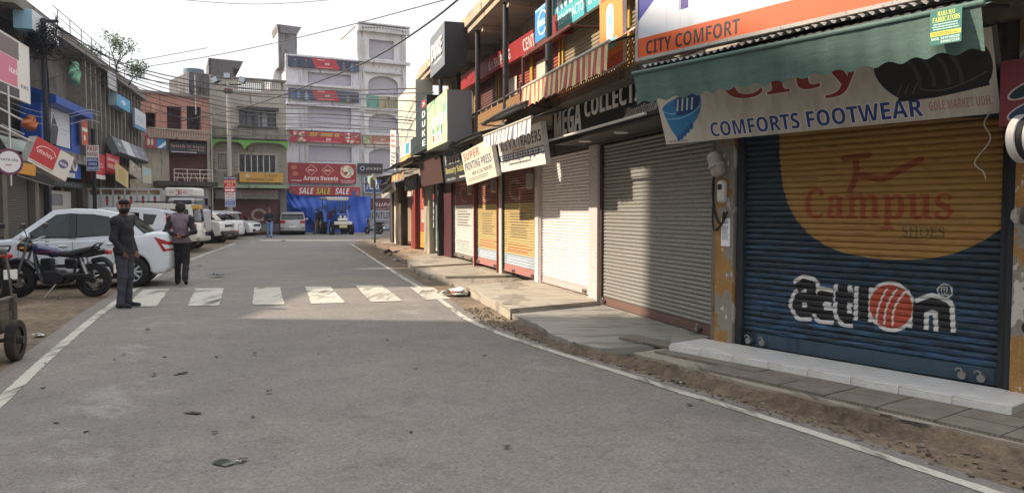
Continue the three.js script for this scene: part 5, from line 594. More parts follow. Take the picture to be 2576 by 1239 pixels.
  bt('black JOCKEY board under the arched windows', WB, .45, [899, 410, 962, 437], (x, w, h) => { rect(x, '#23242c', 0, 0, w, h); tb(x, 'JOCKEY', w * .32, h * .4, w * .95, h * .66, '#d8d8dc', '100px sans-serif'); x.strokeStyle = '#d8d8dc'; x.lineWidth = 5; x.beginPath(); x.arc(w * .18, h * .5, 20, 0, 7); x.stroke(); }, 256, 112);
  bt('blue Arora board with pale serif letters beside the ragged canopy', WB, .5, [914, 446, 975, 486], (x, w, h) => { rect(x, '#b4b2b0', 0, 0, w, h); rect(x, '#2a4780', w * .05, 0, w * .95, h * .94); tb(x, 'Arora', w * .1, h * .25, w * .95, h * .75, '#d3d0c8', 'bold 100px serif'); }, 256, 160);
  bt('maroon RUPA board above the white FRONTLINE board', WB, .3, [918, 498, 990, 527], (x, w, h) => { rect(x, '#57222c', 0, 0, w, h); tb(x, 'RUPA', w * .3, h * .4, w * .9, h * .72, '#cbb6b8', 'italic bold 100px sans-serif'); x.strokeStyle = '#cbb6b8'; x.lineWidth = 4; x.beginPath(); x.moveTo(w * .3, h * .86); x.quadraticCurveTo(w * .65, h * .98, w * .92, h * .8); x.stroke(); }, 256, 112);
  bt('pale FRONTLINE INNERWEAR board behind the parked scooters', WB, .35, [916, 528, 995, 575], (x, w, h) => { rect(x, '#9a98a2', 0, 0, w, h); tb(x, 'FRONTLINE', w * .02, h * .1, w * .98, h * .45, '#2b2c34'); tb(x, 'INNERWEAR', w * .35, h * .56, w * .9, h * .72, '#4a4a54'); }, 256, 160);
  // blue tarpaulin
  const tp = thing('blue_tarpaulin', 'bright blue tarpaulin draped from the banner down to the ground behind the tractor', 'tarpaulin', WB.at(0, 0, 1.6), WB.ry);
  const dT = 1.6, E = [[697, 470], [735, 488], [775, 497], [820, 495], [860, 493], [900, 493], [933, 494]], Bm = [[715, 500], [735, 520], [765, 536], [790, 560], [820, 586], [880, 586], [925, 584]], n = 48, m = 20, pos = [], uv = [], idx = []; const lerpP = (P, k) => { const f = k * (P.length - 1), i = Math.min(P.length - 2, Math.floor(f)), r = f - i; return [P[i][0] + (P[i + 1][0] - P[i][0]) * r, P[i][1] + (P[i + 1][1] - P[i][1]) * r]; };
  for (let j = 0; j <= m; j++) for (let i = 0; i <= n; i++) { const a_ = lerpP(E, i / n), b_ = lerpP(Bm, i / n), k = j / m, p = q(a_[0] + (b_[0] - a_[0]) * k, a_[1] + (b_[1] - a_[1]) * k, dT); pos.push(p[0], Math.max(.01, p[1]), .14 * Math.sin(i * .55 + k * 2.5) * k + .1 * Math.sin(i * .21 + 1 + k * 5) + .05 * Math.sin(i * 1.3 - k * 9)); uv.push(p[0], p[1]); if (i < n && j < m) { const o = j * (n + 1) + i; idx.push(o, o + n + 1, o + 1, o + 1, o + n + 1, o + n + 2); } }
  const g = new THREE.BufferGeometry(); g.setAttribute('position', new THREE.Float32BufferAttribute(pos, 3)); g.setAttribute('uv', new THREE.Float32BufferAttribute(uv, 2)); g.setIndex(idx); g.computeVertexNormals(); part('sheet', g, mat(0x2a5dc6, .45, { map: T.fine }), tp);
  // darker rear fold hanging to the ground on the left
  const f2 = [], fi = []; for (let j = 0; j <= 12; j++) for (let i = 0; i <= 20; i++) { const u = 705 + i * 6.5, p = q(u, 486, .9), k = j / 12; f2.push(p[0], p[1] * (1 - k) + .01, -.7 + .12 * Math.sin(i * .9) * k); if (i < 20 && j < 12) { const o = j * 21 + i; fi.push(o, o + 21, o + 1, o + 1, o + 21, o + 22); } } const g2 = new THREE.BufferGeometry(); g2.setAttribute('position', new THREE.Float32BufferAttribute(f2, 3)); g2.setIndex(fi); g2.computeVertexNormals(); part('rear_fold', g2, mat(0x2450a8, .55), tp);
}
// lamp mast with floodlights and two hung signs
{
  const D = 44, P = dp(578, 533, D), H = dp(578, 206, D).y, t = thing('lamp_mast', 'pale steel lamp mast with floodlights before the grey clinic building', 'lamp', [P.x, 0, -D]);
  part('shaft', rod([0, 0, 0], [0, H, 0], .14, 12, .1), mat(0xb7afa4, .6, { map: T.metal }), t); part('bracket', [rod([-.75, H - .15, 0], [.75, H - .15, 0], .04), rod([-.75, H - .15, 0], [-.4, H + .1, 0], .03)], IRON, t);
  for (const [x, y, r] of [[-.75, H + .1, .5], [0, H + .35, 0], [.85, H + .1, -.4]]) { const f = part('floodlight', rbx(.42, .34, .2, .04).rotateZ(r).translate(x, y, .05), painted(0x55585c), t); part('lens', bx(.34, .26, .02).rotateZ(r).translate(x, y, .16), mat(0xa9b2b8, .2), f); }
  part('clamp', b2(-.2, .2, H - .65, H - .4, -.16, .16), RUST, t);
  const y1 = dp(578, 443, D - .3).y, y2 = dp(578, 483, D - .3).y, y3 = dp(578, 520, D - .3).y;
  const mk = (lab, ya, yb, w, tex) => { const s = thing('mast_sign', lab, 'sign', [P.x + .08, yb, -D + .2]); part('plate', b2(-w / 2, w / 2, 0, ya - yb, -.03, 0), WHITE, s); part('printed_face', new THREE.PlaneGeometry(w, ya - yb).translate(0, (ya - yb) / 2, .003), mat(0xffffff, .5, { map: tex }), s); };
  mk('red OCTAVE WINTER SALE START NOW sign with a white arrow on the lamp mast', y1, y2 + .01, .7, canvas(192, 256, (x, w, h) => { rect(x, '#b8333a', 0, 0, w, h); rect(x, '#2a3050', 0, 0, w, 52); tb(x, 'OCTAVE', 8, 14, 184, 40, '#e0dce0'); tb(x, 'WINTER', 8, 66, 184, 106, '#e6c8a0', 'italic bold 100px sans-serif'); tb(x, 'SALE', 46, 116, 150, 154, '#e6c8a0', 'italic bold 100px sans-serif'); tb(x, 'START NOW', 16, 166, 178, 190, '#eee6e6'); x.fillStyle = '#eee6e6'; x.beginPath(); x.moveTo(16, 212); x.lineTo(120, 212); x.lineTo(120, 200); x.lineTo(182, 224); x.lineTo(120, 248); x.lineTo(120, 236); x.lineTo(16, 236); x.fill(); }));
  mk('blue and white PAID PARKING plate on the lamp mast below the winter sale sign', y2 - .01, y3, .6, PK.tex);
}

// ---------- cars ----------
const CARP = (c) => mat(c, .35, { clearcoat: .8, clearcoatRoughness: .08 }), GLASS = mat(0x8fa6ac, .04, { transmission: 1, thickness: 0 }), TINT = mat(0x39474e, .05, { transmission: 1, thickness: 0 }), RED = mat(0xa01518, .2, { clearcoat: .6 }), LAMPW = mat(0xcfd2d2, .12, { clearcoat: 1 }), SEAT = mat(0x4a4744, .9), PLATE = mat(0xd9d8d0, .5), AMBER = mat(0xc8862a, .3);
const tess = new TessellateModifier(.16, 4);
const smoothG = (g, a = .6) => { g = g.clone(); for (const k of Object.keys(g.attributes)) if (k !== 'position') g.deleteAttribute(k); return toCreasedNormals(mergeVertices(g, 1e-4), a); };
function wheelGeo(r, w) { const p = [[.62, -.5], [.66, -.52], [.86, -.5], [.96, -.42], [1, -.3], [1, .3], [.96, .42], [.86, .5], [.66, .52], [.62, .5]].map(([a, b]) => new THREE.Vector2(a * r, b * w)); return toG(new THREE.LatheGeometry(p, 30)).rotateX(Math.PI / 2); }
function rimGeo(r, w, n) { const g = [toG(new THREE.LatheGeometry([[.64, .4], [.6, .44], [.55, .3], [.55, -.4]].map(([a, b]) => new THREE.Vector2(a * r, b * w)), 28)).rotateX(Math.PI / 2), cyl(.12 * r, .12 * r, .1 * w, 0, 0, 0, 14).rotateX(Math.PI / 2).translate(0, 0, .36 * w)]; for (let i = 0; i < n; i++) g.push(rbx(.5 * r, .14 * r, .1 * w, .01, .33 * r, 0, .34 * w, 1).rotateZ(i / n * 6.283)); return g; }
function buildCar(S, label, color, group) {
  const t = thing('car', label, 'car', [0, 0, 0], 0, group), W = S.W, hl = S.L / 2, paint = CARP(color), dark = mat(0x1c1e21, .6);
  const disp = (x, y, z) => { const u = x / hl, plan = 1 - .1 * Math.max(0, u) ** 3 - .07 * Math.max(0, -u) ** 4, low = y < .5 ? 1 - .07 * ((.5 - y) / .5) ** 2 : 1, hi = y > S.belt ? 1 - (y - S.belt) * S.tum : 1 - .015 * ((S.belt - y) / S.belt); const zz = z * plan * low * hi; return [x - Math.sign(x) * .13 * (2 * z / W) ** 2 * Math.abs(u) ** 6, y, zz]; };
  const warp = (g, crease) => { const p = g.attributes.position; for (let i = 0; i < p.count; i++) p.setXYZ(i, ...disp(p.getX(i), p.getY(i), p.getZ(i))); return smoothG(g, crease); };
  const solid = (pts, z0, z1, b, crease = .6) => { const s = new THREE.Shape(pts.map((p) => new THREE.Vector2(...p))), th = Math.min(b * 1.3, (z1 - z0) / 2 - .001); const g = toG(new THREE.ExtrudeGeometry(s, { depth: z1 - z0 - (b ? 2 * th : 0), bevelEnabled: b > 0, bevelSize: b, bevelThickness: th, bevelOffset: -b, bevelSegments: 4 })).translate(0, 0, z0 + (b ? th : 0)); return warp(tess.modify(g), crease); };
  const arch = (cx, r) => { const a = []; for (let i = 0; i <= 14; i++) { const q = Math.PI * i / 14; a.push([cx - r * Math.cos(q) * -1, Math.max(S.sill, S.r + r * Math.sin(q))]); } return a; };
  // lower body: outline listed from the rear bottom over the top to the front bottom, then back along the sills
  const bottom = [...arch(S.wf, S.r + .055), ...arch(S.wr, S.r + .055)].map(([x, y], i, A) => [x, y]);
  const fa = arch(S.wf, S.r + .055), ra = arch(S.wr, S.r + .055);
  const low = [...S.lower, ...fa, ...ra];
  const body = part('body', solid(low, -W / 2, W / 2, .05), paint, t);
  part('underbody', b2(S.wr - .35, S.wf + .3, S.sill - .03, S.sill + .1, -W * .38, W * .38), dark, t);
  for (const x of [S.wf, S.wr]) part('wheel_housing', cyl(S.r + .05, S.r + .05, W * .86, x, S.r, 0, 20).rotateX(0).applyMatrix4(new THREE.Matrix4().makeTranslation(-x, -S.r, 0).premultiply(new THREE.Matrix4().makeRotationX(Math.PI / 2)).premultiply(new THREE.Matrix4().makeTranslation(x, S.r + .03, 0))), mat(0x0e0f10, .95), t);
  // cabin: side frames with window openings, roof, screens
  const sideShape = () => { const s = new THREE.Shape(S.green.map((p) => new THREE.Vector2(...p))); for (const w of S.wins) s.holes.push(new THREE.Path(w.map((p) => new THREE.Vector2(...p)))); return s; };
  for (const k of [-1, 1]) { const g = toG(new THREE.ExtrudeGeometry(sideShape(), { depth: .035, bevelEnabled: false })).translate(0, 0, k > 0 ? W / 2 - .045 : -W / 2 + .01); part('cabin_side', warp(tess.modify(g), .6), S.pillar ?? paint, t);
    for (const w of S.wins) { const g2 = poly(w, .006).translate(0, 0, k > 0 ? W / 2 - .034 : -W / 2 + .028); const o = part('side_window', warp(tess.modify(g2), .4), S.glass ?? TINT, t); } }
  const rp = S.roof; const rpo = [...rp, ...rp.map(([x, y]) => [x, y - .05]).reverse()]; part('roof', solid(rpo, -W / 2 + .02, W / 2 - .02, .02, 1.0), paint, t);
  const screen = (a, b, n) => { const d = [b[0] - a[0], b[1] - a[1]], l = Math.hypot(...d), nx = -d[1] / l * .012, ny = d[0] / l * .012; part(n, solid([[a[0], a[1]], [b[0], b[1]], [b[0] + nx, b[1] + ny], [a[0] + nx, a[1] + ny]], -W / 2 + .06, W / 2 - .06, 0), n === 'rear_window' ? (S.rglass ?? S.glass ?? TINT) : (S.glass ?? TINT), t); };
  screen(...S.ws, 'windscreen'); screen(...S.rw, 'rear_window');
  for (const [x, z] of S.seats ?? [[.25, .38], [.25, -.38], [-.75, .35], [-.75, -.35]]) { const s = part('seat', [rbx(.16, .62, .46, .06, x - .2, S.belt + .02, z).rotateZ(0), rbx(.12, .2, .26, .05, x - .24, S.belt + .4, z)], SEAT, t); }
  part('dashboard', rbx(.4, .2, W * .8, .06, S.ws[0][0] - .28, S.belt - .02, 0), dark, t); part('steering_wheel', toG(new THREE.TorusGeometry(.18, .018, 8, 24)).rotateY(Math.PI / 2).rotateZ(.4).translate(S.ws[0][0] - .55, S.belt + .06, .36 * (S.rhd ?? -1)), dark, t);
  // features on both flanks
  const feat = (name, pts, zin, m, proud = .006) => { for (const k of [-1, 1]) { const a = W * zin / 2, b = W / 2 + proud; part(name, solid(pts, k > 0 ? a : -b, k > 0 ? b : -a, 0), m, t); } };
  for (const [n, pts, zin, m, pr] of S.feats) feat(n, pts, zin, m, pr);
  for (const l of S.lines ?? []) { const pts = [...l.map(([x, y]) => [x - .004, y]), ...l.slice().reverse().map(([x, y]) => [x + .004, y])]; feat('door_gap', pts, .96, mat(0x33373a, .8), .0015); }
  for (const [x, y] of S.handles ?? []) for (const k of [-1, 1]) { const [, , z] = disp(x, y, k * W / 2); part('door_handle', rbx(.17, .028, .03, .012, x, y, z + k * .018), S.chrome ? CHROME : paint, t); }
  for (const k of [-1, 1]) { const m = part('door_mirror', rbx(.14, .15, .22, .06, S.mir[0], S.mir[1], k * (W / 2 + .1), 3), paint, t); part('mirror_arm', rbx(.06, .05, .12, .02, S.mir[0] + .03, S.mir[1] - .05, k * (W / 2 - .01)), dark, m); }
  const tg = wheelGeo(S.r, .19), rg = merge(rimGeo(S.r, .19, S.spokes ?? 8)); for (const x of [S.wf, S.wr]) for (const k of [-1, 1]) { const w = new THREE.Group(); const o = part('wheel', tg, RUBBER, t); o.position.set(x, S.r, k * (W / 2 - .115)); o.rotation.y = k < 0 ? Math.PI : 0; part('rim', rg, STEELW, o); part('brake_disc', cyl(S.r * .5, S.r * .5, .02, 0, 0, 0, 20).rotateX(Math.PI / 2), mat(0x2a2b2d, .6), o); }
  // ends
  const rx = S.rearX ?? -hl, py = S.plateY; part('number_plate', rbx(.02, .11, .48, .006, rx - .012, py, 0), S.plateM ?? PLATE, t); part('number_plate', rbx(.02, .11, .48, .006, hl + .004, .42, 0), S.plateM ?? PLATE, t);
  part('grille', rbx(.03, .13, W * .46, .03, hl - .03, S.grY ?? .66, 0), dark, t); part('lower_grille', rbx(.03, .16, W * .6, .03, hl - .015, .38, 0), dark, t);
  part('boot_badge', cyl(.05, .05, .02, 0, 0, 0, 16).rotateZ(Math.PI / 2).translate(rx - .006, py + .18, 0), CHROME, t); if (S.chromeBar) part('boot_trim', rbx(.03, .035, .6, .012, rx - .008, py + .1, 0), CHROME, t);
  return t;
}
const STEELW = mat(0xb4b6b8, .35, { metalness: .6 });
const SEDAN = { L: 3.995, W: 1.695, r: .31, sill: .2, wf: 1.27, wr: -1.16, belt: .97, tum: .24, lower: [[1.72, .22], [1.97, .25], [2.0, .5], [1.95, .72], [1.8, .84], [1.4, .94], [.98, .99], [.7, .95], [0, .965], [-.9, 1.0], [-1.4, 1.06], [-1.6, 1.1], [-1.9, 1.09], [-1.965, 1.04], [-1.985, .85], [-2.0, .6], [-1.97, .36], [-1.85, .27], [-1.62, .25]].reverse(), green: [[-1.42, 1.05], [-.98, 1.44], [-.55, 1.53], [0, 1.55], [.3, 1.5], [1.0, .98], [.7, .94], [0, .955], [-.9, .99]], wins: [[[-1.1, 1.065], [-.74, 1.4], [-.45, 1.45], [-.14, 1.46], [-.14, .99]], [[-.02, .985], [-.02, 1.465], [.22, 1.44], [.82, 1.0]]], roof: [[-1.02, 1.45], [-.6, 1.54], [-.1, 1.56], [.28, 1.52], [.36, 1.47]], ws: [[1.02, .99], [.34, 1.48]], rw: [[-1.0, 1.45], [-1.47, 1.07]], lines: [[[-.08, .93], [-.08, .3]], [[-.98, .98], [-.86, .7], [-.78, .55]], [[.84, .93], [.9, .6], [.9, .3]]], handles: [[.1, .84], [-.78, .87]], mir: [.72, 1.02], feats: [['tail_lamp', [[-1.62, 1.0], [-1.985, .9], [-2.0, .72], [-1.84, .7]], .62, RED, .008], ['tail_lamp_clear', [[-1.8, .86], [-1.994, .83], [-2.005, .76], [-1.9, .755]], .64, LAMPW, .012], ['headlamp', [[1.5, .86], [1.86, .82], [1.985, .68], [1.9, .64], [1.6, .74]], .58, LAMPW, .008], ['side_moulding', [[-.72, .43], [.86, .43], [.86, .49], [-.72, .49]], .96, mat(0x24262a, .5), .012], ['door_pillar_trim', [[-.145, .985], [-.015, .98], [-.015, 1.468], [-.145, 1.462]], .93, mat(0x101114, .35), .004], ['window_trim', [[-1.12, 1.045], [.86, .975], [.86, .993], [-1.1, 1.067]], .95, mat(0x101114, .35), .004], ['fuel_flap', [[-1.34, .82], [-1.24, .87], [-1.16, .82], [-1.18, .73], [-1.28, .7]], .98, mat(0xc4c8cb, .4), .002]], chrome: true, chromeBar: true, plateY: .72, spokes: 9, grY: .68 };
const HATCH = { L: 3.9, W: 1.7, r: .3, sill: .2, wf: 1.26, wr: -1.22, belt: .98, tum: .22, lower: [[1.7, .22], [1.93, .26], [1.95, .5], [1.9, .72], [1.75, .86], [1.35, .97], [1.0, 1.02], [.7, .96], [0, .98], [-1.0, 1.03], [-1.8, 1.06], [-1.9, 1.02], [-1.93, .8], [-1.95, .5], [-1.9, .32], [-1.65, .26]].reverse(), green: [[-1.82, 1.05], [-1.6, 1.4], [-1.3, 1.5], [-.5, 1.55], [.1, 1.53], [1.02, 1.0], [.7, .95], [0, .97], [-1.0, 1.02]], wins: [[[-1.05, 1.06], [-1.05, 1.4], [-.7, 1.45], [-.2, 1.46], [-.2, 1.0]], [[-.08, .995], [-.08, 1.46], [.1, 1.44], [.82, 1.02]], [[-1.15, 1.08], [-1.15, 1.38], [-1.35, 1.34], [-1.5, 1.1]]], roof: [[-1.72, 1.46], [-1.3, 1.53], [-.5, 1.565], [.1, 1.55], [.18, 1.5]], ws: [[1.05, 1.01], [.14, 1.52]], rw: [[-1.6, 1.46], [-1.87, 1.06]], lines: [[[-.14, .94], [-.14, .3]], [[-1.0, 1.0], [-.85, .6]], [[.84, .95], [.9, .3]]], handles: [[.05, .86], [-.85, .9]], mir: [.74, 1.05], feats: [['tail_lamp', [[-1.6, 1.02], [-1.92, .98], [-1.95, .8], [-1.8, .78]], .6, RED, .008], ['headlamp', [[1.35, .92], [1.7, .88], [1.92, .7], [1.8, .66], [1.55, .74]], .56, LAMPW, .008], ['reflector', [[-1.85, .5], [-1.955, .5], [-1.96, .43], [-1.86, .43]], .7, mat(0x6d4a3a, .3), .008]], plateY: .58, spokes: 8, grY: .7 };
const MPV = { ...HATCH, L: 4.3, W: 1.75, r: .32, wf: 1.36, wr: -1.36, belt: 1.02, lower: [[1.85, .24], [2.12, .28], [2.15, .55], [2.08, .8], [1.9, .94], [1.4, 1.04], [1.12, 1.08], [.7, 1.0], [0, 1.02], [-1.2, 1.07], [-1.95, 1.1], [-2.08, 1.06], [-2.12, .8], [-2.15, .5], [-2.08, .34], [-1.8, .28]].reverse(), green: [[-2.02, 1.09], [-1.9, 1.5], [-1.7, 1.62], [-.6, 1.68], [.1, 1.66], [1.16, 1.06], [.7, .99], [0, 1.01], [-1.2, 1.06]], wins: [[[-1.08, 1.1], [-1.08, 1.53], [-.24, 1.56], [-.24, 1.05]], [[-.1, 1.04], [-.1, 1.57], [.12, 1.54], [.92, 1.08]], [[-1.2, 1.12], [-1.2, 1.5], [-1.62, 1.46], [-1.5, 1.15]]], roof: [[-1.95, 1.56], [-1.6, 1.65], [-.6, 1.7], [.1, 1.68], [.18, 1.63]], ws: [[1.18, 1.07], [.14, 1.65]], rw: [[-1.94, 1.56], [-2.07, 1.1]], lines: [[[-.17, 1], [-.17, .3]], [[-1.12, 1.05], [-1.0, .6]]], handles: [[.02, .92], [-.95, .96]], mir: [.84, 1.1], feats: [['tail_lamp', [[-1.93, 1.46], [-1.99, 1.44], [-2.13, .98], [-2.13, .78], [-1.98, .76], [-1.94, 1.1]], .78, RED, .01], ['tail_lamp_clear', [[-2.0, .9], [-2.135, .9], [-2.14, .79], [-2.0, .77]], .8, LAMPW, .013], ['headlamp', [[1.5, .98], [1.9, .94], [2.12, .76], [1.95, .72], [1.65, .82]], .56, LAMPW, .008]], plateY: .82, grY: .76 };
const SUV = { ...HATCH, L: 4.25, W: 1.74, r: .36, sill: .32, wf: 1.32, wr: -1.3, belt: 1.16, tum: .14, lower: [[1.8, .36], [2.1, .4], [2.12, .6], [2.1, 1.0], [2.0, 1.08], [1.1, 1.16], [.8, 1.14], [0, 1.15], [-1.8, 1.16], [-2.05, 1.15], [-2.1, 1.0], [-2.12, .6], [-2.08, .42], [-1.8, .38]].reverse(), green: [[-2.04, 1.14], [-1.98, 1.72], [-1.85, 1.8], [-.4, 1.84], [.35, 1.82], [.95, 1.15], [0, 1.14]], wins: [[[-1.0, 1.2], [-1.0, 1.68], [-.14, 1.7], [-.14, 1.19]], [[-.02, 1.19], [-.02, 1.7], [.3, 1.68], [.74, 1.2]], [[-1.1, 1.21], [-1.1, 1.67], [-1.8, 1.65], [-1.84, 1.21]]], roof: [[-2.0, 1.76], [-1.8, 1.84], [-.4, 1.88], [.3, 1.86], [.42, 1.8]], ws: [[.97, 1.17], [.38, 1.82]], rw: [[-2.0, 1.76], [-2.07, 1.2]], lines: [[[-.08, 1.14], [-.08, .42]], [[-1.05, 1.15], [-.95, .72]]], handles: [[.08, 1.02], [-.85, 1.02]], mir: [.72, 1.24], feats: [['tail_lamp', [[-1.98, 1.1], [-2.11, 1.1], [-2.13, .7], [-2.0, .7]], .84, RED, .01], ['headlamp', [[1.94, 1.0], [2.1, .98], [2.125, .74], [1.98, .74]], .62, LAMPW, .01]], plateY: .8, spokes: 6, grY: .86, plateM: PLATE };
const park = (t, u, v, lx, lz, phi, front) => { const th = front ? -phi : Math.PI - phi, p = gp(u, v), c = Math.cos(th), s = Math.sin(th); t.rotation.y = th; t.position.set(p.x - (c * lx + s * lz), 0, p.z - (-s * lx + c * lz)); return t; };
const rad = (d) => d * Math.PI / 180;
park(buildCar({ ...SEDAN, glass: GLASS, rglass: GLASS, seats: [[.3, .38], [.3, -.38], [-.7, .35], [-.7, -.35]] }, 'white saloon with chrome handles parked tail to the road behind the man in black', 0xc9d0d6), 333, 722, -1.13, -.75, rad(-19)).scale.set(.98, 1.04, 1.04);
park(buildCar({ ...MPV, glass: TINT }, 'white people carrier with tall red tail lamps beside the near white saloon', 0xc6ccd2), 376, 655, -1.36, -.75, rad(-12));
const jeep = park(buildCar({ ...SUV }, 'tall cream white jeep with a yellow roof patch behind the walking man', 0xd2cfc4), 495, 634, -2.05, -.75, rad(-9)); part('roof_patch', rbx(.3, .16, .5, .02, -2.0, 1.74, -.5), mat(0xc89a3a, .5), jeep); part('bumper', rbx(.14, .16, 1.6, .04, -2.14, .5, 0), painted(0xb9b4a8), jeep); part('luggage_rail', [rod([-1.8, 1.93, -.7], [.2, 1.95, -.7], .02), rod([-1.8, 1.93, .7], [.2, 1.95, .7], .02)], IRON, jeep);
const bol = park(buildCar({ ...SUV, plateM: AMBER }, 'white jeep facing the road with a yellow number plate and square headlamps', 0xccccc6), 520, 612, 1.32, .75, rad(4), true); part('bumper', rbx(.16, .2, 1.74, .04, 2.16, .52, 0), mat(0x2c2c2e, .6), bol); part('red_tape', rbx(.01, .1, .5, .004, 2.25, .56, -.5), RED, bol);
park(buildCar({ ...SEDAN, glass: TINT }, 'white saloon with short red and amber tail lamps beyond the white jeep', 0xd2d4d2), 546, 603, -1.16, -.75, rad(8)).scale.set(1.07, 1.0, 1.02);
park(buildCar({ ...MPV, glass: TINT, L: 4.3 }, 'silver white hatchback with an open dark rear screen in the middle of the parked row', 0xc4c9cc), 584, 600, -1.9, -.7, rad(6)).scale.set(.95, .97, .98);
park(buildCar({ ...HATCH, glass: TINT }, 'white hatchback facing the road with swept headlamps', 0xd2d2ce), 607, 594, 1.26, .75, rad(10), true);
park(buildCar({ ...SUV, glass: TINT }, 'black sport utility car facing the road at the end of the parked row', 0x1d2024), 625, 590, 1.32, .75, rad(12), true).scale.set(1, .94, 1);
park(buildCar({ ...SUV, glass: TINT }, 'dark blue sport utility car roof showing behind the parked row', 0x232a38), 500, 606, -2.05, -.75, rad(4)).scale.set(1.05, 1.05, 1.05);
{ const p = dp(735, 533, 52), c = buildCar({ ...HATCH, glass: TINT, rglass: TINT, plateY: .56 }, 'silver hatchback parked tail on before the blue tarpaulin', 0xa9abab); c.position.set(p.x, 0, -52); c.rotation.y = Math.PI / 2 + .28; }

// ---------- people: one continuous skinned surface each ----------
function nets(bones, cell, k) { // bones: [ax,ay,az, bx,by,bz, r0, r1, colour index, flat?]
  const lo = [1e9, 1e9, 1e9], hi = [-1e9, -1e9, -1e9]; for (const b of bones) for (let a = 0; a < 3; a++) for (const o of [0, 3]) { lo[a] = Math.min(lo[a], b[a + o] - Math.max(b[6], b[7]) - .04); hi[a] = Math.max(hi[a], b[a + o] + Math.max(b[6], b[7]) + .04); }
  const n = [0, 1, 2].map((a) => Math.ceil((hi[a] - lo[a]) / cell) + 1), F = new Float32Array(n[0] * n[1] * n[2]).fill(1), id = (i, j, l) => i + n[0] * (j + n[1] * l);
  const dist = (b, x, y, z) => { const dx = b[3] - b[0], dy = b[4] - b[1], dz = b[5] - b[2], q = dx * dx + dy * dy + dz * dz || 1e-9; let t = ((x - b[0]) * dx + (y - b[1]) * dy + (z - b[2]) * dz) / q; t = t < 0 ? 0 : t > 1 ? 1 : t; let ex = x - b[0] - t * dx, ey = y - b[1] - t * dy, ez = z - b[2] - t * dz; const s = b[9]; if (s) { ex *= s[0]; ey *= s[1]; ez *= s[2]; } return Math.sqrt(ex * ex + ey * ey + ez * ez) - (b[6] + (b[7] - b[6]) * t); };
  for (const b of bones) { const R = Math.max(b[6], b[7]) * 1.35 + k * 2 + cell * 2, r = [0, 1, 2].map((a) => [Math.max(0, Math.floor((Math.min(b[a], b[a + 3]) - R - lo[a]) / cell)), Math.min(n[a] - 1, Math.ceil((Math.max(b[a], b[a + 3]) + R - lo[a]) / cell))]);
    const kk = b[10] ?? k; for (let l = r[2][0]; l <= r[2][1]; l++) for (let j = r[1][0]; j <= r[1][1]; j++) for (let i = r[0][0]; i <= r[0][1]; i++) { const d = dist(b, lo[0] + i * cell, lo[1] + j * cell, lo[2] + l * cell), o = id(i, j, l), a = F[o], h = Math.max(kk - Math.abs(a - d), 0) / kk; F[o] = Math.min(a, d) - h * h * kk * .25; } }
  const vi = new Int32Array(F.length).fill(-1), V = [], I = [];
  for (let l = 0; l < n[2] - 1; l++) for (let j = 0; j < n[1] - 1; j++) for (let i = 0; i < n[0] - 1; i++) { let c = 0, sx = 0, sy = 0, sz = 0; const g = (a, b, d) => F[id(i + a, j + b, l + d)]; for (const [a, b] of [[[0, 0, 0], [1, 0, 0]], [[0, 1, 0], [1, 1, 0]], [[0, 0, 1], [1, 0, 1]], [[0, 1, 1], [1, 1, 1]], [[0, 0, 0], [0, 1, 0]], [[1, 0, 0], [1, 1, 0]], [[0, 0, 1], [0, 1, 1]], [[1, 0, 1], [1, 1, 1]], [[0, 0, 0], [0, 0, 1]], [[1, 0, 0], [1, 0, 1]], [[0, 1, 0], [0, 1, 1]], [[1, 1, 0], [1, 1, 1]]]) { const p = g(...a), q = g(...b); if (p < 0 !== q < 0) { const t = p / (p - q); sx += a[0] + t * (b[0] - a[0]); sy += a[1] + t * (b[1] - a[1]); sz += a[2] + t * (b[2] - a[2]); c++; } } if (c) { vi[id(i, j, l)] = V.length / 3; V.push(lo[0] + (i + sx / c) * cell, lo[1] + (j + sy / c) * cell, lo[2] + (l + sz / c) * cell); } }
  for (let l = 1; l < n[2] - 1; l++) for (let j = 1; j < n[1] - 1; j++) for (let i = 1; i < n[0] - 1; i++) { const s = F[id(i, j, l)] < 0; const q = (e, a, b, c, d) => { if (s !== e < 0) { const v = [a, b, c, d].map((o) => vi[o]); if (s) I.push(v[0], v[1], v[2], v[0], v[2], v[3]); else I.push(v[0], v[2], v[1], v[0], v[3], v[2]); } };
    q(F[id(i + 1, j, l)], id(i, j - 1, l - 1), id(i, j, l - 1), id(i, j, l), id(i, j - 1, l)); q(F[id(i, j + 1, l)], id(i - 1, j, l - 1), id(i - 1, j, l), id(i, j, l), id(i, j, l - 1)); q(F[id(i, j, l + 1)], id(i - 1, j - 1, l), id(i, j - 1, l), id(i, j, l), id(i - 1, j, l)); }
  const g = new THREE.BufferGeometry(); g.setAttribute('position', new THREE.Float32BufferAttribute(V, 3)); g.setIndex(I);
  const best = (x, y, z) => { let m = 1e9, c = 0; for (const b of bones) { const d = dist(b, x, y, z); if (d < m) { m = d; c = b[8]; } } return c; };
  g.computeVertexNormals(); return { g, best };
}
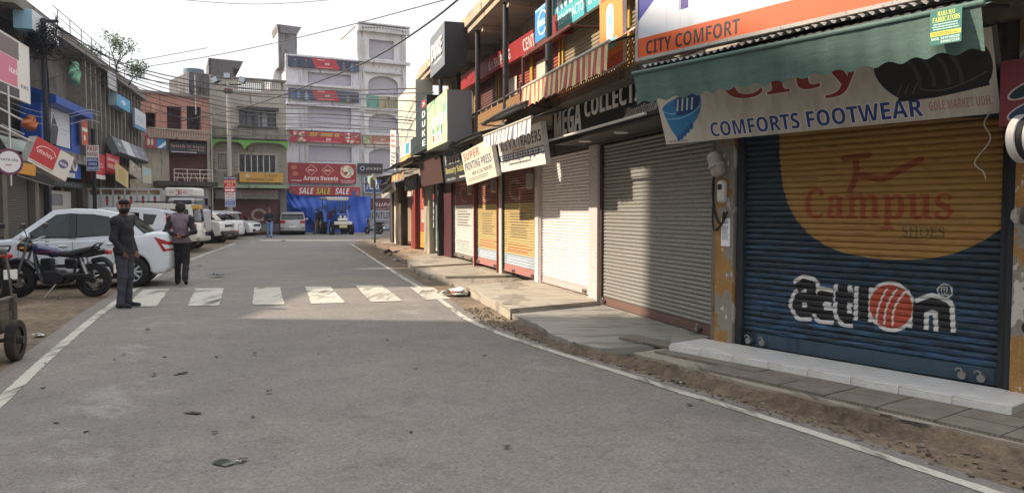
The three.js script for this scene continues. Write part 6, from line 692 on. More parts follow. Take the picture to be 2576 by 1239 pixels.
// p: joints in metres, facing +z before the turn; legs and arms given as joint chains
function person(label, o) {
  const t = thing('person', label, 'person', o.pos, o.turn), C = o.cols, B_ = [], add = (a, b, r0, r1, c, s, kk) => B_.push([...a, ...b, r0, r1, c, s, kk]);
  const J = o.j, flat = [1, 1, 1.28];
  // trunk
  add(J.pelvis, J.waist, .135, .125, 1, flat); add(J.waist, J.chest, .13, .15, 0, flat); add(J.chest, J.neck, .14, .075, 0, [1, 1, 1.1]); add(J.shL, J.shR, .085, .085, 0, null, .05); add(J.hipL, J.hipR, .11, .11, 1, null, .05);
  if (o.hem) add([J.pelvis[0], J.pelvis[1] + .02, J.pelvis[2]], J.waist, .15, .14, 0, flat);
  // neck and head
  add(J.neck, J.head, .055, .052, 2); const h = J.head, hd = o.look ?? [0, 0, 1], rt = [hd[2], 0, -hd[0]], hp = (f, u, s) => [h[0] + hd[0] * f + rt[0] * s, h[1] + u, h[2] + hd[2] * f + rt[2] * s];
  add(hp(-.012, .12, 0), hp(-.012, .125, 0), .094, .094, 2, null, .03); add(hp(.02, .03, 0), hp(.03, .06, 0), .058, .066, 2, null, .04); add(hp(.088, .075, 0), hp(.092, .06, 0), .013, .017, 2, null, .015); for (const s of [-1, 1]) { add(hp(-.005, .07, s * .084), hp(-.012, .1, s * .088), .011, .014, 2, null, .012); add(hp(.078, .118, s * .035), hp(.08, .118, s * .03), .012, .012, 4, null, .006); } add(hp(.078, .02, .02), hp(.078, .02, -.02), .011, .011, 5, null, .008);
  for (const s of ['L', 'R']) {
    add(J['hip' + s], J['knee' + s], .095, .066, 1); add(J['knee' + s], J['ank' + s], .066, .055, 1); const a = J['ank' + s], q = J['toe' + s]; add([a[0], a[1] - .03, a[2]], q, .042, .036, 3, [1, 1.15, 1], .03); add([a[0], a[1] - .045, a[2]], [a[0] - (q[0] - a[0]) * .25, a[1] - .05, a[2] - (q[2] - a[2]) * .25], .04, .038, 3, null, .03);
    const S = J['sh' + s], E = J['elb' + s], H = J['wri' + s], F = J['fin' + s]; add(S, E, .066, .05, o.sleeve ?? 0, null, .04); add(E, H, .05, .037, o.sleeve ?? 0, null, .03);
    const pd = V3(...F).sub(V3(...H)).normalize(), side = V3(0, 1, 0).cross(pd).normalize(); if (side.lengthSq() < .1) side.set(1, 0, 0); const up = pd.clone().cross(side); const W_ = (f, a_, b_) => { const v = V3(...H).addScaledVector(pd, f).addScaledVector(o.palm === 'up' ? up : side, a_).addScaledVector(o.palm === 'up' ? side : up, b_); return v.toArray(); };
    add(H, W_(.07, 0, 0), .026, .03, 2, null, .015); [[-.03, .15], [-.01, .17], [.011, .165], [.031, .14]].forEach(([a_, l]) => { add(W_(.07, a_, 0), W_(.07 + (l - .07) * .6, a_, .006), .0095, .009, 2, null, .006); add(W_(.07 + (l - .07) * .6, a_, .006), W_(l - .012, a_, .024), .009, .008, 2, null, .004); }); add(W_(.02, -.025, .006), W_(.075, -.055, .02), .012, .01, 2, null, .008); add(W_(.075, -.055, .02), W_(.105, -.05, .03), .01, .009, 2, null, .004);
  }
  for (const b of B_) if (b[8] === 0 || b[8] === 1 || b[8] === 6) { b[6] *= o.fat ?? 1.08; b[7] *= o.fat ?? 1.08; }
  const { g, best } = nets(B_, o.cell ?? .0105, .035), P = g.attributes.position, col = new Float32Array(P.count * 3), CC = C.map((c) => new THREE.Color(c));
  for (let i = 0; i < P.count; i++) { let b = best(P.getX(i), P.getY(i), P.getZ(i)); if (o.hemY && b < 2) b = P.getY(i) > o.hemY ? 0 : 1; let c = CC[b]; if (o.panel && b === 0 && !o.panel(P.getX(i), P.getY(i), P.getZ(i))) c = CC[6]; const q = b === 2 ? 1 : .86 + .28 * fbm(P.getX(i) * 14 + 9, P.getY(i) * 10 + P.getZ(i) * 9 + 40, 200, 3); col.set([c.r * q, c.g * q, c.b * q], 3 * i); }
  // cloth folds pushed into the surface
  const N = g.attributes.normal; for (let i = 0; i < P.count; i++) { const x = P.getX(i), y = P.getY(i), z = P.getZ(i), b = best(x, y, z); if (b > 1 && b !== 6) continue; const w = .015 * (fbm(x * 7 + 3, y * 13 + z * 6 + 50, 400, 3) - .5) * 2; P.setXYZ(i, x + N.getX(i) * w, y + N.getY(i) * w, z + N.getZ(i) * w); }
  g.setAttribute('color', new THREE.BufferAttribute(col, 3)); g.computeVertexNormals();
  part('body', g, mat(0xffffff, .82, { vertexColors: true }), t);
  const shell = (list, c, name, cell = .009, kk = .03) => { const q = nets(list, cell, kk).g; part(name, q, mat(c, .85), t); };
  if (o.hair) shell([[...hp(-.034, .146, 0), ...hp(-.036, .125, 0), .096, .098, 0], [...hp(-.05, .09, 0), ...hp(-.055, .06, 0), .07, .055, 0], [...hp(.055, .178, .04), ...hp(.055, .182, -.04), .042, .044, 0], ...[-1, 1].map((s) => [...hp(-.01, .135, s * .074), ...hp(-.012, .112, s * .082), .026, .018, 0])], o.hair, 'hair');
  if (o.mask) shell([[...hp(.055, .05, .03), ...hp(.055, .05, -.03), .05, .05, 0], [...hp(.085, .055, 0), ...hp(.06, .015, 0), .03, .035, 0], ...[-1, 1].map((s) => [...hp(.04, .06, s * .07), ...hp(-.0, .08, s * .096), .012, .006, 0])], o.mask, 'face_mask', .007, .02);
  if (o.cap) shell([[...hp(-.015, .16, 0), ...hp(-.015, .15, 0), .102, .104, 0], ...(o.peak ? [[...hp(.1, .15, .03), ...hp(.1, .15, -.03), .03, .03, 0, [1, 2.2, 1]]] : [])], o.cap, 'cap');
  if (o.phone) { part('phone', rbx(.075, .15, .012, .005, ...o.phone), mat(0x101114, .2), t); }
  return t;
}
const stand = { pelvis: [0, .93, 0], waist: [0, 1.08, .01], chest: [0, 1.28, .0], neck: [0, 1.45, -.01], head: [0, 1.53, .01], shL: [.17, 1.4, -.01], shR: [-.17, 1.4, -.01], hipL: [.085, .92, 0], hipR: [-.085, .92, 0], kneeL: [.1, .5, .02], kneeR: [-.09, .5, .015], ankL: [.11, .085, -.02], ankR: [-.1, .085, -.02], toeL: [.13, .035, .15], toeR: [-.12, .035, .15], elbL: [.24, 1.13, -.03], elbR: [-.24, 1.13, -.03], wriL: [.2, .92, .08], wriR: [-.2, .92, .09], finL: [.15, .82, .13], finR: [-.15, .82, .13] };
const at2 = (u, v) => gp(u, v);
// man in black watching the camera, body turned along the road
person('man in black jumper, grey trousers and black face mask standing at the crossing', { pos: at2(314, 773), turn: rad(86), fat: 1.06, hemY: .86, look: (() => { const a = rad(-56); return [Math.sin(a), 0, Math.cos(a)]; })(), cols: [0x17171c, 0x363a44, 0x6f4d3c, 0x1b1c22, 0x1a1210, 0x6d3a34, 0x17171c], hair: 0x131012, mask: 0x0d0d10, hem: 1, j: stand });
// man walking away with folded arms behind his back
person('man walking away in a grey purple fleece with black sleeves, hands clasped behind him', { pos: at2(456, 716), turn: rad(196), fat: 1.1, hemY: .9, cols: [0x6b5f69, 0x14151b, 0x8a5f4c, 0x2a2422, 0x1a1210, 0x6d3a34, 0x17181e], sleeve: 6, hair: 0x1f1a1a, hem: 1, panel: (x, y, z) => Math.abs(x) < .17 || y < 1.02, j: { ...stand, pelvis: [0, .92, 0], head: [0, 1.52, .05], elbL: [.28, 1.14, -.1], elbR: [-.28, 1.14, -.1], wriL: [.06, 1.08, -.2], wriR: [-.06, 1.04, -.21], finL: [-.1, 1.05, -.22], finR: [.1, 1.02, -.23], kneeL: [.09, .5, .12], ankL: [.1, .09, .17], toeL: [.11, .04, .33], kneeR: [-.09, .5, .0], ankR: [-.1, .16, -.22], toeR: [-.1, .04, -.1] } });
person('man in a dark jacket and blue jeans walking towards the crossing looking at a phone', { pos: at2(677, 598), turn: rad(20), cell: .013, cols: [0x1a2030, 0x6d88ad, 0x9a6a52, 0x2a2422, 0x1a1210, 0x6d3a34, 0x1a2030], cap: 0x4a4038, hem: 1, phone: [0, 1.12, .36], j: { ...stand, elbL: [.25, 1.12, .05], elbR: [-.25, 1.12, .05], wriL: [.08, 1.1, .25], wriR: [-.08, 1.1, .25], finL: [.0, 1.12, .36], finR: [.0, 1.11, .36], kneeL: [.09, .52, .1], ankL: [.1, .1, .14], toeL: [.1, .05, .3], kneeR: [-.09, .5, -.03], ankR: [-.1, .12, -.18], toeR: [-.1, .04, -.04] } });
{ const p = dp(664, 533, 51); person('person in a purple shawl standing by the maroon shutter', { pos: [p.x, 0, -51], turn: rad(30), cell: .014, cols: [0x6a3f5c, 0x4a3a44, 0x8a5f4c, 0x2a2422, 0x1a1210, 0x6d3a34, 0x6a3f5c], hair: 0x2a1f22, hem: 1, j: stand }); }
{ const p = dp(796, 533, 53); person('man in a cap, dark jacket and khaki trousers standing beside the tractor', { pos: [p.x, 0, -53], turn: rad(-70), cell: .014, cols: [0x232a3c, 0x8a765a, 0x9a6a52, 0x2a2422, 0x1a1210, 0x6d3a34, 0x232a3c], cap: 0x23304a, peak: 1, mask: 0xd0d0d4, hem: 1, j: { ...stand, kneeL: [.09, .5, .1], ankL: [.1, .09, .12], toeL: [.1, .04, .28], kneeR: [-.09, .5, -.06], ankR: [-.1, .1, -.16], toeR: [-.1, .04, -.02] } }); }

// ---------- two-wheelers, tractor, truck, handcart ----------
const NG = (list, cell = .014, k = .03) => nets(list.map((b) => b.length > 8 ? b : [...b, 0]), cell, k).g;
const BLACKP = mat(0x14151c, .28, { clearcoat: .6 }), ENG = mat(0x3a3b3e, .45, { metalness: .7 });
function motorbike(label, tankCol) {
  const t = thing('motorbike', label, 'motorbike'), tg = wheelGeo(.31, .12), rim = merge([toG(new THREE.TorusGeometry(.2, .018, 8, 28)), cyl(.05, .05, .12, 0, 0, 0, 14).rotateX(Math.PI / 2), ...[0, 1, 2, 3, 4].map((i) => rbx(.16, .035, .03, .01, .12, 0, 0, 1).rotateZ(i * 1.2566))]);
  for (const x of [-.62, .73]) { const w = part('wheel', tg, RUBBER, t); w.position.set(x, .31, 0); part('rim', rim, ENG, w); part('brake_drum', cyl(.09, .09, .05, 0, 0, .05, 18).rotateX(Math.PI / 2), STEEL, w); }
  part('fuel_tank', NG([[.08, .84, 0, .32, .88, 0, .1, .13, 0, [1, 1.15, .9]], [-.08, .8, 0, .1, .82, 0, .06, .1]]), mat(tankCol, .22, { clearcoat: .9 }), t); part('tank_stripe', [rbx(.3, .02, .27, .008, .18, .83, 0)], mat(0x7a2a30, .4), t); part('tank_cap', cyl(.035, .035, .02, .2, 1.005, 0, 16), CHROME, t);
  part('seat', NG([[-.06, .79, 0, -.3, .78, 0, .075, .085, 0, [1, 1.3, .8]], [-.3, .8, 0, -.66, .88, 0, .09, .08, 0, [1, 1.3, .8]]]), mat(0x1d1d20, .75), t);
  part('tail_fairing', NG([[-.5, .78, 0, -.84, .84, 0, .075, .06, 0, [1, 1.2, .85]]]), BLACKP, t); const gr = part('grab_rail', tube([[-.6, .86, .11], [-.74, .98, .1], [-.76, .98, 0], [-.74, .98, -.1], [-.6, .86, -.11]], .016, 24), BLACKP, t);
  part('tail_lamp', rbx(.07, .08, .16, .025, -.9, .82, 0), RED, t); part('rear_mudguard', tube([[-.6, .66, 0], [-.82, .68, 0], [-.95, .55, 0], [-1.0, .42, 0]], .05, 20, 8), mat(0x1b1b1e, .6), t); part('number_plate', rbx(.012, .16, .2, .004, -1.03, .52, 0).rotateZ(0), PLATE, t);
  part('front_mudguard', tube([[.42, .5, 0], [.56, .63, 0], [.74, .66, 0], [.92, .6, 0]], .065, 20, 8), BLACKP, t);
  part('frame_tube', [tube([[.45, .9, 0], [.38, .55, .05], [.25, .28, .08], [-.1, .26, .1], [-.3, .4, .1], [-.35, .74, .08]], .022, 30), tube([[.45, .9, 0], [.38, .55, -.05], [.25, .28, -.08], [-.1, .26, -.1], [-.3, .4, -.1], [-.35, .74, -.08]], .022, 30), rod([-.3, .72, .09], [-.8, .8, .07], .018), rod([-.3, .72, -.09], [-.8, .8, -.07], .018)], BLACKP, t);
  part('swing_arm', [rod([-.25, .36, .1], [-.62, .31, .1], .022), rod([-.25, .36, -.1], [-.62, .31, -.1], .022)], ENG, t); for (const z of [.11, -.11]) { part('shock_absorber', [rod([-.58, .36, z], [-.44, .72, z], .016), rod([-.555, .42, z], [-.47, .64, z], .036, 10)], STEEL, t); part('fork', rod([.73, .31, z * .8], [.5, .98, z * .8], .024), STEEL, t); }
  part('engine', [rbx(.34, .24, .24, .05, .08, .38, 0), rbx(.2, .26, .16, .03, .2, .58, 0), ...[0, 1, 2, 3, 4].map((i) => rbx(.24, .012, .2, .004, .2, .5 + i * .04, 0)), cyl(.11, .11, .3, 0, 0, 0, 18).rotateX(Math.PI / 2).translate(-.02, .36, 0)], ENG, t); part('side_cover', rbx(.26, .2, .26, .05, -.28, .62, 0), BLACKP, t);
  part('exhaust', [tube([[.28, .5, .08], [.4, .4, .12], [.25, .22, .14], [-.1, .25, .15], [-.3, .28, .16]], .02, 30), rod([-.25, .27, .16], [-.85, .4, .18], .045, 12)], CHROME, t);
  part('handlebar', tube([[.36, 1.08, .36], [.4, 1.09, .2], [.46, 1.03, .06], [.46, 1.03, -.06], [.4, 1.09, -.2], [.36, 1.08, -.36]], .014, 30), STEEL, t); for (const z of [-1, 1]) { part('grip', rod([.36, 1.08, z * .36], [.39, 1.088, z * .25], .02), RUBBER, t); part('lever', rod([.42, 1.06, z * .22], [.43, 1.05, z * .38], .008), STEEL, t); const m = part('mirror', rbx(.03, .09, .14, .03, .42, 1.3, z * .34, 3), BLACKP, t); part('mirror_stem', rod([.41, 1.09, z * .24], [.42, 1.28, z * .33], .008), IRON, m); part('indicator', rbx(.06, .04, .07, .015, .56, .9, z * .16), AMBER, t); }
  const hl = part('headlamp', NG([[.56, .92, 0, .62, .92, 0, .1, .1, 0, [1, 1, .9]], [.54, 1.02, 0, .6, 1.05, 0, .06, .03]]), BLACKP, t); part('lens', rbx(.02, .14, .16, .009, .715, .92, 0), LAMPW, hl);
  part('side_stand', rod([-.02, .27, -.12], [.12, .01, -.28], .014), STEEL, t); part('foot_peg', rod([-.05, .3, -.22], [-.05, .3, .22], .018), RUBBER, t); part('chain_guard', rbx(.5, .07, .03, .012, -.4, .4, -.13).rotateZ(0), BLACKP, t);
  return t;
}
park(motorbike('dark blue motorbike parked on its stand in front of the near white saloon', 0x1a2350), 236, 746, -.62, 0, rad(-2));
{ const b = park(motorbike('black motorbike cut by the picture edge behind the handcart', 0x1a1b1e), 4, 764, -.62, 0, rad(38)); }
function scooter(label, col, p, turn) { const t = thing('scooter', label, 'scooter', p, turn), tg = wheelGeo(.24, .1); for (const x of [-.55, .65]) { const w = part('wheel', tg, RUBBER, t); w.position.set(x, .24, 0); part('hub', cyl(.1, .1, .08, 0, 0, 0, 14).rotateX(Math.PI / 2), STEEL, w); } const m = mat(col, .3, { clearcoat: .5 });
  part('body', NG([[-.75, .62, 0, -.2, .55, 0, .13, .14], [-.2, .34, 0, .35, .32, 0, .09, .08], [.4, .4, 0, .52, .95, 0, .1, .09], [.52, 1.0, 0, .56, 1.02, 0, .1, .08]], .02, .08), m, t); part('seat', NG([[-.72, .78, 0, -.12, .77, 0, .1, .09, 0, [1, 1.4, .8]]], .02), mat(0x18181a, .8), t); part('front_mudguard', tube([[.46, .42, 0], [.62, .52, 0], [.8, .42, 0]], .07, 14, 8), m, t); part('fork', rod([.5, .85, 0], [.65, .24, 0], .03), STEEL, t); part('handlebar', tube([[.4, 1.02, .32], [.5, 1.04, 0], [.4, 1.02, -.32]], .016, 16), IRON, t); part('headlamp', rbx(.06, .12, .18, .03, .66, 1.0, 0), LAMPW, t); part('tail_lamp', rbx(.05, .08, .2, .02, -.88, .62, 0), RED, t); for (const z of [-.3, .3]) part('mirror', [rod([.42, 1.03, z], [.42, 1.22, z * 1.1], .008), rbx(.02, .08, .12, .02, .42, 1.25, z * 1.15)], IRON, t); part('number_plate', rbx(.012, .14, .2, .004, -.9, .46, 0), PLATE, t); }
{ const p = dp(940, 533, 52.5), q = dp(968, 533, 53); scooter('dark grey scooter parked beside the blue tarpaulin', 0x3c3f44, [p.x, 0, -52.5], 2.6); scooter('blue scooter with silver shield parked by the steel post', 0x2a4a66, [q.x, 0, -53], .5); }
{ // tractor, nose to the camera (+z)
  const D = 52, p = dp(850, 533, D), t = thing('tractor', 'blue tractor with a pale canopy standing before the blue tarpaulin', 'tractor', [p.x, 0, -D], .5); t.scale.setScalar(1.08); const BL = mat(0x23479a, .35, { clearcoat: .4 }), GREY = painted(0xb3b0aa);
  const tyre = (r, w, x, z) => { const o = part('wheel', wheelGeo(r, w).rotateY(Math.PI / 2), RUBBER, t); o.position.set(x, r, z); const lug = []; for (let i = 0; i < 18; i++) for (const s of [-1, 1]) lug.push(bx(w * .48, .05, .09, s * w * .24, r, 0).rotateX(i / 18 * 6.283 + s * .17)); part('tread', lug, RUBBER, o); part('rim', [cyl(r * .55, r * .55, w * .5, 0, 0, 0, 20).rotateZ(Math.PI / 2), cyl(r * .15, r * .15, w * 1.06, 0, 0, 0, 12).rotateZ(Math.PI / 2)], mat(0xb9b6a4, .5), o); };
  tyre(.68, .36, -.72, -1.2); tyre(.68, .36, .72, -1.2); tyre(.36, .19, -.62, .75); tyre(.36, .19, .62, .75);
  part('bonnet', rbx(.56, .52, 1.5, .08, 0, 1.08, .15), BL, t); part('grille', [rbx(.5, .46, .05, .02, 0, 1.0, .92), ...[-1, 1].map((s) => cyl(.09, .09, .05, 0, 0, 0, 18).rotateX(Math.PI / 2).translate(s * .14, 1.14, .95))], mat(0x26282c, .5), t); for (const s of [-1, 1]) part('headlamp', cyl(.075, .075, .03, 0, 0, 0, 18).rotateX(Math.PI / 2).translate(s * .14, 1.14, .985), LAMPW, t);
  part('axle_beam', b2(-.6, .6, .34, .48, .66, .84), mat(0x2a2c30, .6), t); part('chassis', b2(-.2, .2, .42, .85, -1.3, .8), mat(0x26282c, .6), t); part('front_bumper', rbx(1.15, .2, .12, .03, 0, .74, 1.08), mat(0xcfcbbf, .5), t); part('badge_plate', rbx(.62, .16, .03, .01, 0, .98, 1.0), mat(0xd6d3c8, .5), t); part('number_plate', rbx(.5, .18, .03, .01, 0, .54, 1.1), mat(0xc9b98a, .5), t);
  for (const s of [-1, 1]) { part('mudguard', tube([[s * .72, .75, -.42], [s * .72, 1.38, -.7], [s * .72, 1.5, -1.2], [s * .72, 1.3, -1.75]], .16, 20, 8).scale(1, 1, 1), BL, t); for (const z of [-.35, -1.7]) part('canopy_post', rod([s * .58, 1.0, z], [s * .58, 2.25, z], .03), BLACKP, t); part('mirror', [rod([s * .58, 1.7, -.35], [s * .8, 1.75, -.25], .012), rbx(.14, .2, .03, .02, s * .82, 1.75, -.25)], IRON, t); }
  part('canopy', [rbx(1.5, .16, 1.75, .07, 0, 2.32, -1.0, 3), rbx(1.36, .08, .1, .03, 0, 2.22, -.16)], mat(0xb7b4ae, .6), t); const fr = []; for (let i = 0; i < 12; i++) fr.push(bx(.07, rr(.1, .16), .01, -.6 + i * .11, 2.14, -.13)); part('canopy_fringe', fr, mat(0x2a4a9a, .8), t);
  part('exhaust_stack', rod([.2, 1.3, .3], [.2, 2.1, .3], .04, 10), mat(0x222326, .6), t); part('seat', [rbx(.46, .1, .4, .04, 0, 1.0, -1.25), rbx(.46, .45, .1, .04, 0, 1.25, -1.45)], mat(0x5a3226, .8), t); part('steering_wheel', [toG(new THREE.TorusGeometry(.2, .018, 8, 24)).rotateX(1.1).translate(0, 1.5, -.72), rod([0, 1.2, -.55], [0, 1.5, -.72], .02)], DARK, t); part('air_cleaner', cyl(.06, .06, .5, -.24, 1.5, .2), mat(0x1c1d20, .5), t);
}
{ // goods truck behind the cars
  const D = 30, a = dp(222, 533, D), t = thing('goods_truck', 'white goods truck with painted flower pots along its panelled side', 'truck', [a.x, 0, -D], .12), WT = painted(0xbfc0be, .5), n = 6, w = .46, y0 = .95, y1 = 2.45;
  part('bed', b2(-.2, n * w + .1, .8, .95, -1.9, 0), painted(0x4a4644), t); part('far_side', b2(-.2, n * w + .1, .95, y1 - .2, -1.9, -1.85), WT, t); part('bed_front', b2(n * w + .04, n * w + .1, .95, y1, -1.85, -.05), WT, t);
  const pot = canvas(128, 224, (x, w_, h) => { rect(x, '#c3c4c2', 0, 0, w_, h); x.fillStyle = '#a8353a'; x.beginPath(); x.ellipse(w_ / 2, h * .18, 18, 22, 0, 0, 7); x.fill(); x.fillStyle = '#3a3a2c'; x.fillRect(w_ / 2 - 22, h * .06, 44, 10); x.beginPath(); x.moveTo(w_ / 2 - 18, h * .27); x.lineTo(w_ / 2 + 18, h * .27); x.lineTo(w_ / 2, h * .36); x.fill(); x.fillStyle = '#5a7a3c'; x.beginPath(); x.ellipse(w_ / 2, h * .04, 14, 7, 0, 0, 7); x.fill(); wear(x, w_, h, .2); });
  for (let i = 0; i < n; i++) { part('side_panel', b2(i * w + .035, (i + 1) * w - .035, y0, y1 - .2, -.05, -.02), WT, t); part('painted_pot', new THREE.PlaneGeometry(w - .08, y1 - .22 - y0).translate((i + .5) * w, (y0 + y1 - .22) / 2, -.0175), mat(0xffffff, .6, { map: pot }), t); part('slatted_gap_rail', b2(i * w + .03, (i + 1) * w - .03, y1 - .1, y1 - .05, -.05, -.02), painted(0x8a5a3a), t); }
  for (let i = 0; i <= n; i++) part('side_post', b2(i * w - .03, i * w + .03, y0, y1 - .0, -.06, .0), WT, t); part('top_rail', b2(-.05, n * w + .05, y1, y1 + .06, -.07, .01), painted(0xc8c4be), t); part('load', rbx(n * w - .3, .5, 1.4, .1, n * w / 2, 2.0, -.95), grimy(0x7a5a3c), t);
  const cx = n * w + .15, cab = part('cab', [rbx(1.3, 1.0, 1.75, .12, cx + .68, 1.18, -.95, 3), rbx(1.05, .6, 1.65, .14, cx + .56, 1.84, -.95, 3)], WT, t); part('cab_window', rbx(.7, .42, .02, .04, cx + .66, 1.82, -.125), mat(0x1f2529, .15), cab); part('windscreen', rbx(.03, .46, 1.4, .02, cx + 1.1, 1.82, -.95), mat(0x1f2529, .15), cab); part('headlamp', cyl(.1, .1, .04, 0, 0, 0, 16).rotateZ(Math.PI / 2).translate(cx + 1.4, 1.0, -.35), LAMPW, cab);
  part('roof_board', [rbx(1.2, .38, 1.4, .1, cx + .5, 2.36, -.95, 3)], mat(0xcac8c4, .5), t); part('painted_emblem', new THREE.PlaneGeometry(.86, .3).translate(cx + .46, 2.36, -.246), mat(0xffffff, .6, { map: canvas(192, 80, (x, w_, h) => { rect(x, '#cac8c4', 0, 0, w_, h); x.strokeStyle = '#a02a30'; x.lineWidth = 8; x.lineCap = 'round'; x.beginPath(); x.arc(86, 28, 13, 3.6, 7.6); x.stroke(); x.beginPath(); x.arc(86, 54, 15, -1.4, 2.6); x.stroke(); x.beginPath(); x.moveTo(98, 42); x.quadraticCurveTo(124, 30, 122, 54); x.quadraticCurveTo(116, 66, 108, 54); x.stroke(); x.beginPath(); x.arc(116, 14, 8, .2, 2.9); x.stroke(); x.lineWidth = 3; for (const s of [-1, 1]) for (const k of [-10, 0, 10]) { x.beginPath(); x.moveTo(96 + s * 42, 40 + k * .4); x.lineTo(96 + s * 76, 40 + k * 1.6); x.stroke(); } }) }), t);
  const tg = wheelGeo(.38, .22); for (const [x, z] of [[.7, -.2], [.7, -1.7], [cx + .7, -.2], [cx + .7, -1.7]]) { const o = part('wheel', tg, RUBBER, t); o.position.set(x, .38, z); part('hub', cyl(.2, .2, .24, 0, 0, 0, 18).rotateX(Math.PI / 2), STEEL, o); }
}
{ // wooden handcart, cut by the picture edge
  const p = gp(39, 906), t = thing('handcart', 'worn wooden handcart with a solid tyre and steel push rod', 'cart', p, .284), WD = mat(0x6f6657, .9, { map: T.grime });
  for (let k = 0; k < 3; k++) part('side_plank', b2(-.16, -.13, .3 + k * .105, .4 + k * .105, -.42, 1.3), WD, t); for (let k = 0; k < 3; k++) part('end_plank', b2(-1.0, -.161, .3 + k * .105, .4 + k * .105, -.42, -.39), WD, t); part('floor_board', b2(-1.0, -.161, .27, .297, -.42, 1.3), grimy(0x4a4238), t); for (let k = 0; k < 3; k++) part('side_plank', b2(-1.04, -1.01, .3 + k * .105, .4 + k * .105, -.42, 1.3), WD, t); part('corner_post', b2(-.129, -.1, .2, .66, -.4, -.34), WD, t); part('top_batten', b2(-.18, -.115, .616, .64, -.42, 1.3), WD, t);
  const w = part('wheel', toG(new THREE.LatheGeometry([[.14, -.035], [.2, -.045], [.215, -.03], [.215, .03], [.2, .045], [.14, .035]].map((q) => new THREE.Vector2(...q)), 28)).rotateZ(Math.PI / 2), mat(0x3b352e, .95, { map: T.grime }), t); w.position.set(0, .215, 0); part('wheel_disc', [cyl(.15, .15, .03, 0, 0, 0, 20).rotateZ(Math.PI / 2), cyl(.04, .04, .16, 0, 0, 0, 12).rotateZ(Math.PI / 2)], grimy(0x4d463c), w); part('axle', rod([-1.1, .215, 0], [0, .215, 0], .02), IRON, t); const w2 = part('wheel', w.geometry, w.material, t); w2.position.set(-1.15, .215, 0);
  part('push_rod', [rod([-.12, .3, -.4], [-.2, 1.12, -.42], .012), rod([-.2, 1.12, -.42], [-.95, 1.12, -.45], .03, 10)], grimy(0x6a6662, .5), t); part('rope', tube([[-.22, 1.12, -.42], [-.4, .9, -.4], [-.5, 1.0, -.38], [-.7, .8, -.4], [-.8, 1.1, -.44]], .01, 24, 5), mat(0x8a7f6a, .9), t);
}
// ---------- overhead cables ----------
const wire = (label, pts, r = .014, col = 0x24252b) => { const P = pts.map(([u, v, D]) => dp(u, v, D)); const o = part(numbered('overhead_cable'), tube(P, r, 60, 5), mat(col, .7), scene); return tag(o, label, 'cable', 'cables strung across the street'); };
const XL = 'black overhead cable strung from the knotted pole across to the balcony row';
[[55, 236, 1062, 255], [62, 252, 1075, 285], [70, 262, 1105, 305], [78, 275, 1140, 312], [84, 284, 1180, 322], [92, 300, 1150, 335], [100, 232, 1090, 232], [110, 312, 1100, 330], [118, 330, 1050, 345], [60, 220, 1045, 222]].forEach(([a, m, u1, v1], i) => wire(XL, [[124 + (i % 3) * 3, a, 23.4], [330, a + (m - a) * .55 + 18, 27], [600, m, 27], [850, m + (v1 - m) * .2 + 6, 25], [u1, v1, 21]], i % 3 ? .012 : .018));
wire('thick grey overhead cable curving up to the right above the white building', [[450, 305, 28], [620, 268, 25], [780, 212, 22], [930, 150, 18], [1080, 55, 14], [1180, -25, 12]], .018, 0x2c2d33);
wire('thin straight overhead cable rising to the right across the sky', [[300, 178, 30], [560, 135, 26], [850, 70, 21], [1160, -12, 16]], .012);
wire('thin slack cable near the top edge of the sky', [[320, -14, 18], [640, 10, 18], [980, -14, 18]], .007);
for (const [a, b] of [[232, 292], [246, 300], [262, 318]]) wire('pale service cable looping along the left row', [[-30, a, 21], [70, a + 42, 23], [160, b - 4, 25], [215, b - 16, 26], [250, b - 10, 28]], .01, 0x9aa0a6);
wire('black cable drooping along the left row past the green cloth', [[0, 207, 22], [110, 200, 24], [190, 178, 26], [330, 155, 30], [520, 120, 33]], .012);
for (let i = 0; i < 4; i++) wire('dark service cable crossing in front of the salmon and grey buildings', [[330, 250 + i * 22, 41], [520, 285 + i * 18, 42], [720, 300 + i * 14, 46], [905, 315 + i * 10, 54]], .014);

// ---------- litter ----------
function scrap(label, cat, u, v, w, d, col, crumple, group, n = 9) {
  const p = gp(u, v), o = rnd() * 90, pos = [], idx = [], uv = []; for (let j = 0; j <= n; j++) for (let i = 0; i <= n; i++) { const a = i / n - .5, b = j / n - .5, e = 1 - .3 * fbm(a * 4 + o, b * 4 + o, 500, 2) * (Math.abs(a) + Math.abs(b)); pos.push(a * w * e, (crumple < .02 ? .005 : .008) + crumple * fbm(a * 5 + o, b * 5 + o, 700, 3) * (.4 + fbm(a * 11 + o, b * 11, 900, 2)), b * d * e); uv.push(a * w, b * d); if (i < n && j < n) { const q = j * (n + 1) + i; idx.push(q, q + n + 1, q + 1, q + 1, q + n + 1, q + n + 2); } }
  const g = new THREE.BufferGeometry(); g.setAttribute('position', new THREE.Float32BufferAttribute(pos, 3)); g.setAttribute('uv', new THREE.Float32BufferAttribute(uv, 2)); g.setIndex(idx); g.computeVertexNormals(); g.rotateY(rnd() * 6); const m = part(numbered(cat.replace(' ', '_')), toCreasedNormals(g, .5), mat(col, .85, { map: T.grime }), scene); m.position.set(p.x, 0, p.z); return tag(m, label, cat, group);
}
const PW = 'scrap of white paper lying on the road or its dusty edge', GW = 'white paper scraps on the ground';
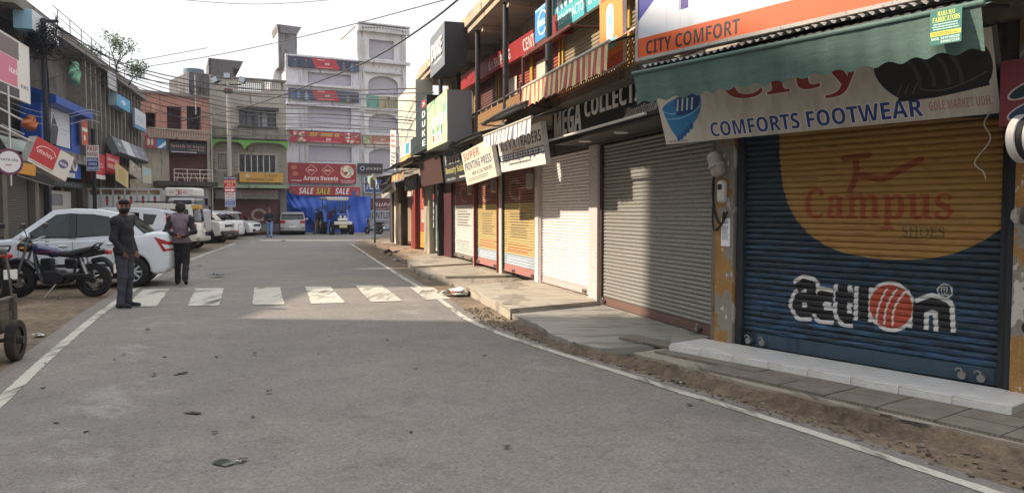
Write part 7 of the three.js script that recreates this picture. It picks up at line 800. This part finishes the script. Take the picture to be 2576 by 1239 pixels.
for (const [u, v, w, d] of [[98, 846, .2, .14], [640, 783 + 110, .05, .04], [385, 945, .07, .05], [310, 893, .06, .04], [675, 990, .05, .04], [607, 1162, .09, .05], [540, 1080 + 10, .05, .04], [1275, 1128, .05, .04], [1580, 900, .07, .05], [1705, 966, .08, .05], [1735, 1020, .08, .04], [520, 655, .16, .1], [655, 607, .3, .2], [600, 592, .3, .25], [640, 600, .4, .3], [712, 606, .5, .3], [585, 600, .4, .3], [560, 622, .2, .15], [500, 668, .2, .12], [545, 628, .25, .15], [965, 636, .35, .22], [1000, 655, .5, .25], [1048, 676, .25, .15], [1055, 690, .2, .15], [942, 600, .5, .4], [925, 604, .4, .3], [1365, 878 - 20, .06, .04], [430, 699, .2, .1], [372, 835, .07, .05], [470, 702, .1, .08], [1535, 838, .06, .04], [255, 735, .1, .07], [150, 752, .1, .08]]) scrap(PW, 'paper scrap', u, v, w, d, [0xd6d3cc, 0xc9c6c0, 0xdedbd6][Math.floor(rnd() * 3)], rr(.02, .07), GW);
const LB = 'dry brown leaf or mud flake lying on the asphalt', GLB = 'dry leaves and flakes on the road';
for (let i = 0; i < 16; i++) { const u = rr(60, 1250), v = 790 + 430 * rnd() ** 1.4; scrap(LB, 'dry leaf', u, v, rr(.025, .075), rr(.02, .04), [0x7a6e62, 0x85786a, 0x6d6258][i % 3], rr(.004, .012), GLB, 4); }
scrap('large curled brown leaf near the middle of the lane', 'dry leaf', 453, 941, .14, .06, 0x85786c, .018); scrap('crumpled blue and white wrapper lying beyond the crossing', 'wrapper', 545, 697, .4, .22, 0x8d8aa0, .12); scrap('flattened green grey plastic rag pressed into the asphalt', 'rag', 562, 1166, .16, .1, 0x7d7f74, .012); scrap('dark mud clod with a raised crumb in the lane', 'mud clod', 484, 1040, .16, .06, 0x7a6e62, .012);
scrap('dark crumpled packaging heap at the verge beside the far plinth', 'rubbish', 985, 642, .7, .35, 0x6d6068, .3);
{ // rubbish heap by the crossing
  const p = gp(1140, 742), t = thing('rubbish_heap', 'heap of crumpled plastic bags and an orange wrapper at the end of the crossing', 'rubbish', p); for (let i = 0; i < 9; i++) { const w = rr(.18, .42), n = 10, pos = [], idx = [], o = rnd() * 99; for (let b = 0; b <= n; b++) for (let a = 0; a <= n; a++) { const x = a / n - .5, z = b / n - .5; pos.push(x * w, .02 + .32 * w * fbm(x * 5 + o, z * 5 + o, 300, 3) * 1.3 * (1 - Math.max(Math.abs(x), Math.abs(z)) * 1.2), z * w * .7); if (a < n && b < n) { const q = b * (n + 1) + a; idx.push(q, q + n + 1, q + 1, q + 1, q + n + 1, q + n + 2); } } const g = new THREE.BufferGeometry(); g.setAttribute('position', new THREE.Float32BufferAttribute(pos, 3)); g.setIndex(idx); g.computeVertexNormals(); g.rotateY(rnd() * 6).translate(rr(-.32, .32), i * .008, rr(-.1, .12)); part(i === 4 ? 'orange_wrapper' : 'plastic_bag', g, mat([0xc9c6c4, 0xb4b0b2, 0x8f8a90, 0xd2d0cc, 0xc46a30, 0x6d6660, 0xbfbcc0, 0x8d7c6a, 0xcac6c2][i], .45), t); }
}
{ const g = []; const base = new THREE.IcosahedronGeometry(1, 0), mI = new THREE.InstancedMesh(base, mat(0x8d8478, .95), 1300), M4 = new THREE.Matrix4(), Q = new THREE.Quaternion(), E_ = new THREE.Euler(); for (let i = 0; i < 1300; i++) { let x, z; if (i < 900) { const k = rnd(), z0 = -3 - k * 9; x = xr(z0) + .12 + Math.abs(rr(-.5, .5) + rr(-.4, .4)); z = z0; } else { z = -3.5 - rnd() * 14; x = xl(z) + rr(-2.5, .4 + rnd() * 5.5); } const s = i < 900 ? rr(.005, .02) : rr(.002, .005); Q.setFromEuler(E_.set(rnd() * 6, rnd() * 6, 0)); M4.compose(V3(x, s * .4, z), Q, V3(s * rr(.8, 1.5), s * .7, s)); mI.setMatrixAt(i, M4); mI.setColorAt(i, new THREE.Color().setHSL(.08, .1, rr(.35, .75))); } mI.name = 'pebbles'; scene.add(mI); tag(mI, 'loose gravel and grit scattered along the road edges', 'gravel', null, 'stuff'); }

scene.traverse((o) => { if (o.isMesh) { o.castShadow = true; o.receiveShadow = true; } });
renderer.render(scene, camera);
